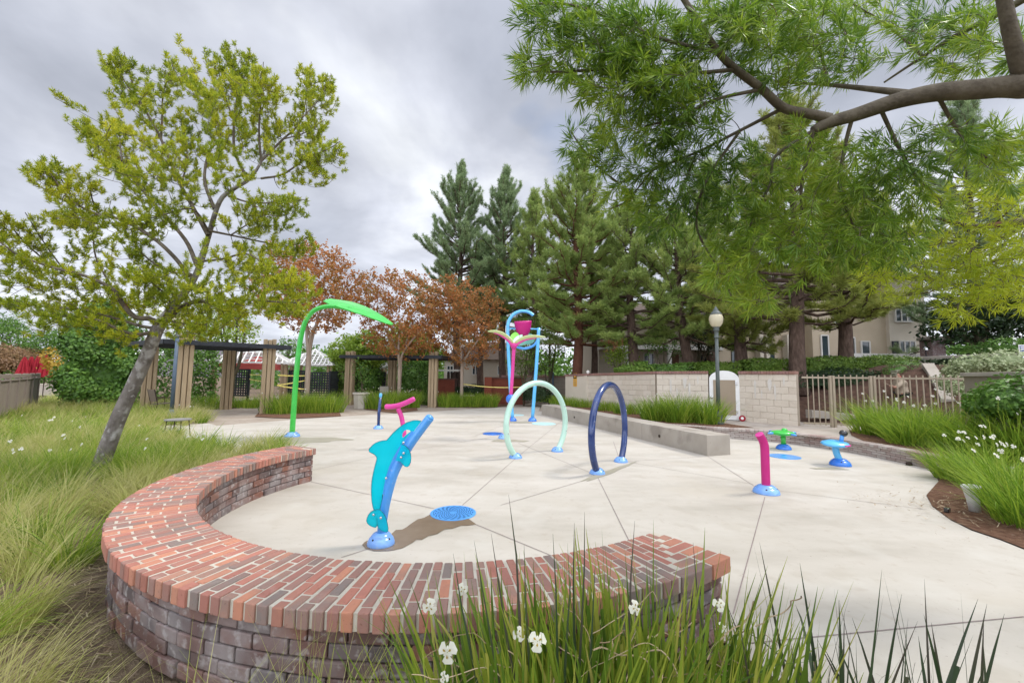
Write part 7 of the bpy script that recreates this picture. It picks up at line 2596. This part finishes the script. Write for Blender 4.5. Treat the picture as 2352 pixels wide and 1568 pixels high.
# foreground iris clumps, rooted just below the frame
def iris(label, X, Y, rad, n, hs, mt, w, lean, fl=(), cat='iris clump', curly=0):
    q = A(X, Y, -.03)
    t = thing('iris_clump', label, cat, q, 'iris clumps in the foreground')
    a = rng.uniform(0, 6.28, n)
    r = rad * np.sqrt(rng.uniform(0, 1, n))
    b = np.c_[X + r * np.cos(a), Y + r * np.sin(a) * .55, np.full(n, -.05)]
    az = np.arctan2((b[:, 1] - Y) * 1.3 + rng.normal(0, .10, n), (b[:, 0] - X) + rng.normal(0, .10, n))
    ln_ = lean * (np.abs(b[:, 0] - X) / rad) ** 1.3 + np.abs(rng.normal(0, .10, n))
    mb_ = MB()
    n0 = n
    hh = (rng.choice(hs, n) + .03) * rng.uniform(.84, 1.06, n)
    sd = rng.normal(0, .75, n)
    mb_(blades(b, hh, w * rng.uniform(.6, 1.25, n), az, ln_, np.where(rng.uniform(0, 1, n) < .14, rng.uniform(.7, 2.0, n), rng.uniform(-.02, .22, n)), 6, side=sd, pw=3.2, tipw=.03))
    # cut blunt blades
    k = n // 5
    j = rng.integers(0, n, k)
    mb_(blades(b[j] + rng.normal(0, .02, (k, 3)) * A(1, 1, 0), hh[j] * rng.uniform(.62, .85, k), w * rng.uniform(.9, 1.3, k), az[j], ln_[j], .03, 4, side=rng.normal(0, .6, k), pw=20, tipw=.7))
    mb_.build('leaves', mt, t)
    if curly:
        cm = MB()
        for _ in range(curly):
            p0 = A(X + rng.normal(0, rad * .6), Y + rng.uniform(-.12, .1), rng.uniform(.25, .7))
            a0 = rng.uniform(0, 6.28)
            pts = [p0]
            d_ = A(math.cos(a0), .3 * math.sin(a0), rng.uniform(-.2, .6))
            for s in range(9):
                d_ = unit(d_ + A(rng.normal(0, .35), rng.normal(0, .2), rng.normal(-.05, .35)))
                pts.append(pts[-1] + d_ * .035)
            cm(tube(smooth_path(pts, 2), rng.uniform(.0014, .0027), 4, cap=False))
        kind(cm.build('dry_stems', m_straw, t), 'stuff')
    for (px, py, Yf, s) in fl:
        flower(t, P(px, py, Yf), s, .35, rng.uniform(0, 6.28))
    return t


iris('left half of the great foreground iris clump, with white blooms', .10, 1.62, .30, 430, [.62, .74, .82, .90, .96], m_iris, .020, .50, [(987, 1392, 1.5, .034), (1028, 1497, 1.42, .044), (1192, 1455, 1.5, .030), (1234, 1472, 1.45, .040), (1020, 1555, 1.4, .022)], curly=26)
iris('right half of the great foreground iris clump before the bench end', .52, 1.66, .36, 430, [.62, .74, .82, .90, .98], m_iris, .021, .28, [(1458, 1395, 1.6, .034), (1062, 1352, 1.75, .03)], curly=26)
iris('iris clump hiding the end of the brick bench, with pale buds', .98, 1.75, .20, 80, [.60, .70, .82], m_iris, .019, .35, [(1652, 1388, 1.78, .034), (1660, 1440, 1.75, .026)], curly=10)
iris('sparse dark spiky iris leaves right of the bench end', 1.25, 1.72, .24, 40, [.62, .74, .86, .94], m_irisd, .017, .30)
iris('sparse dark iris blades along the bottom edge right of the centre', 1.72, 1.74, .26, 24, [.60, .70, .8, .86], m_irisd, .018, .30)
iris('few purple tipped iris blades at the bottom right', 2.35, 1.8, .24, 14, [.58, .66, .76], m_irisd, .016, .35)
# tall single blades rising above the mass
tl = thing('iris_clump', 'few extra tall iris spears rising above the great foreground clump', 'iris clump', (.3, 1.6, -.03), 'iris clumps in the foreground')
mb_ = MB()
for bx, tx, ty, Yf in ((1215, 1172, 1135, 1.6), (1222, 1205, 1250, 1.62), (1330, 1342, 1175, 1.62), (1285, 1275, 1225, 1.6), (1160, 1085, 1240, 1.58), (1195, 1130, 1225, 1.62), (1440, 1455, 1195, 1.66), (1330, 1318, 1200, 1.64), (1300, 1309, 1300, 1.6), (1110, 1040, 1270, 1.55), (1640, 1592, 1245, 1.75), (1350, 1365, 1300, 1.58)):
    tip = P(tx, ty, Yf)
    bs_2 = P(bx, 1640, Yf - .05)
    d_ = unit(tip - bs_2)
    b0 = bs_2 - d_ * ((bs_2[2] + .05) / d_[2])
    pts = np.array([b0 + (tip - b0) * s + A(rng.normal(0, .004), 0, 0) for s in np.linspace(0, 1, 7)])
    pr = .0062 * np.array([1, 1, 1, .95, .8, .5, .06])
    sd = unit(A(1, rng.normal(0, .5), 0))
    V = np.stack([pts - sd * pr[:, None], pts + sd * pr[:, None]], 1).reshape(-1, 3)
    mb_.add(V, [(2 * i, 2 * i + 1, 2 * i + 3, 2 * i + 2) for i in range(6)])
mb_.build('leaves', m_irisd, tl)
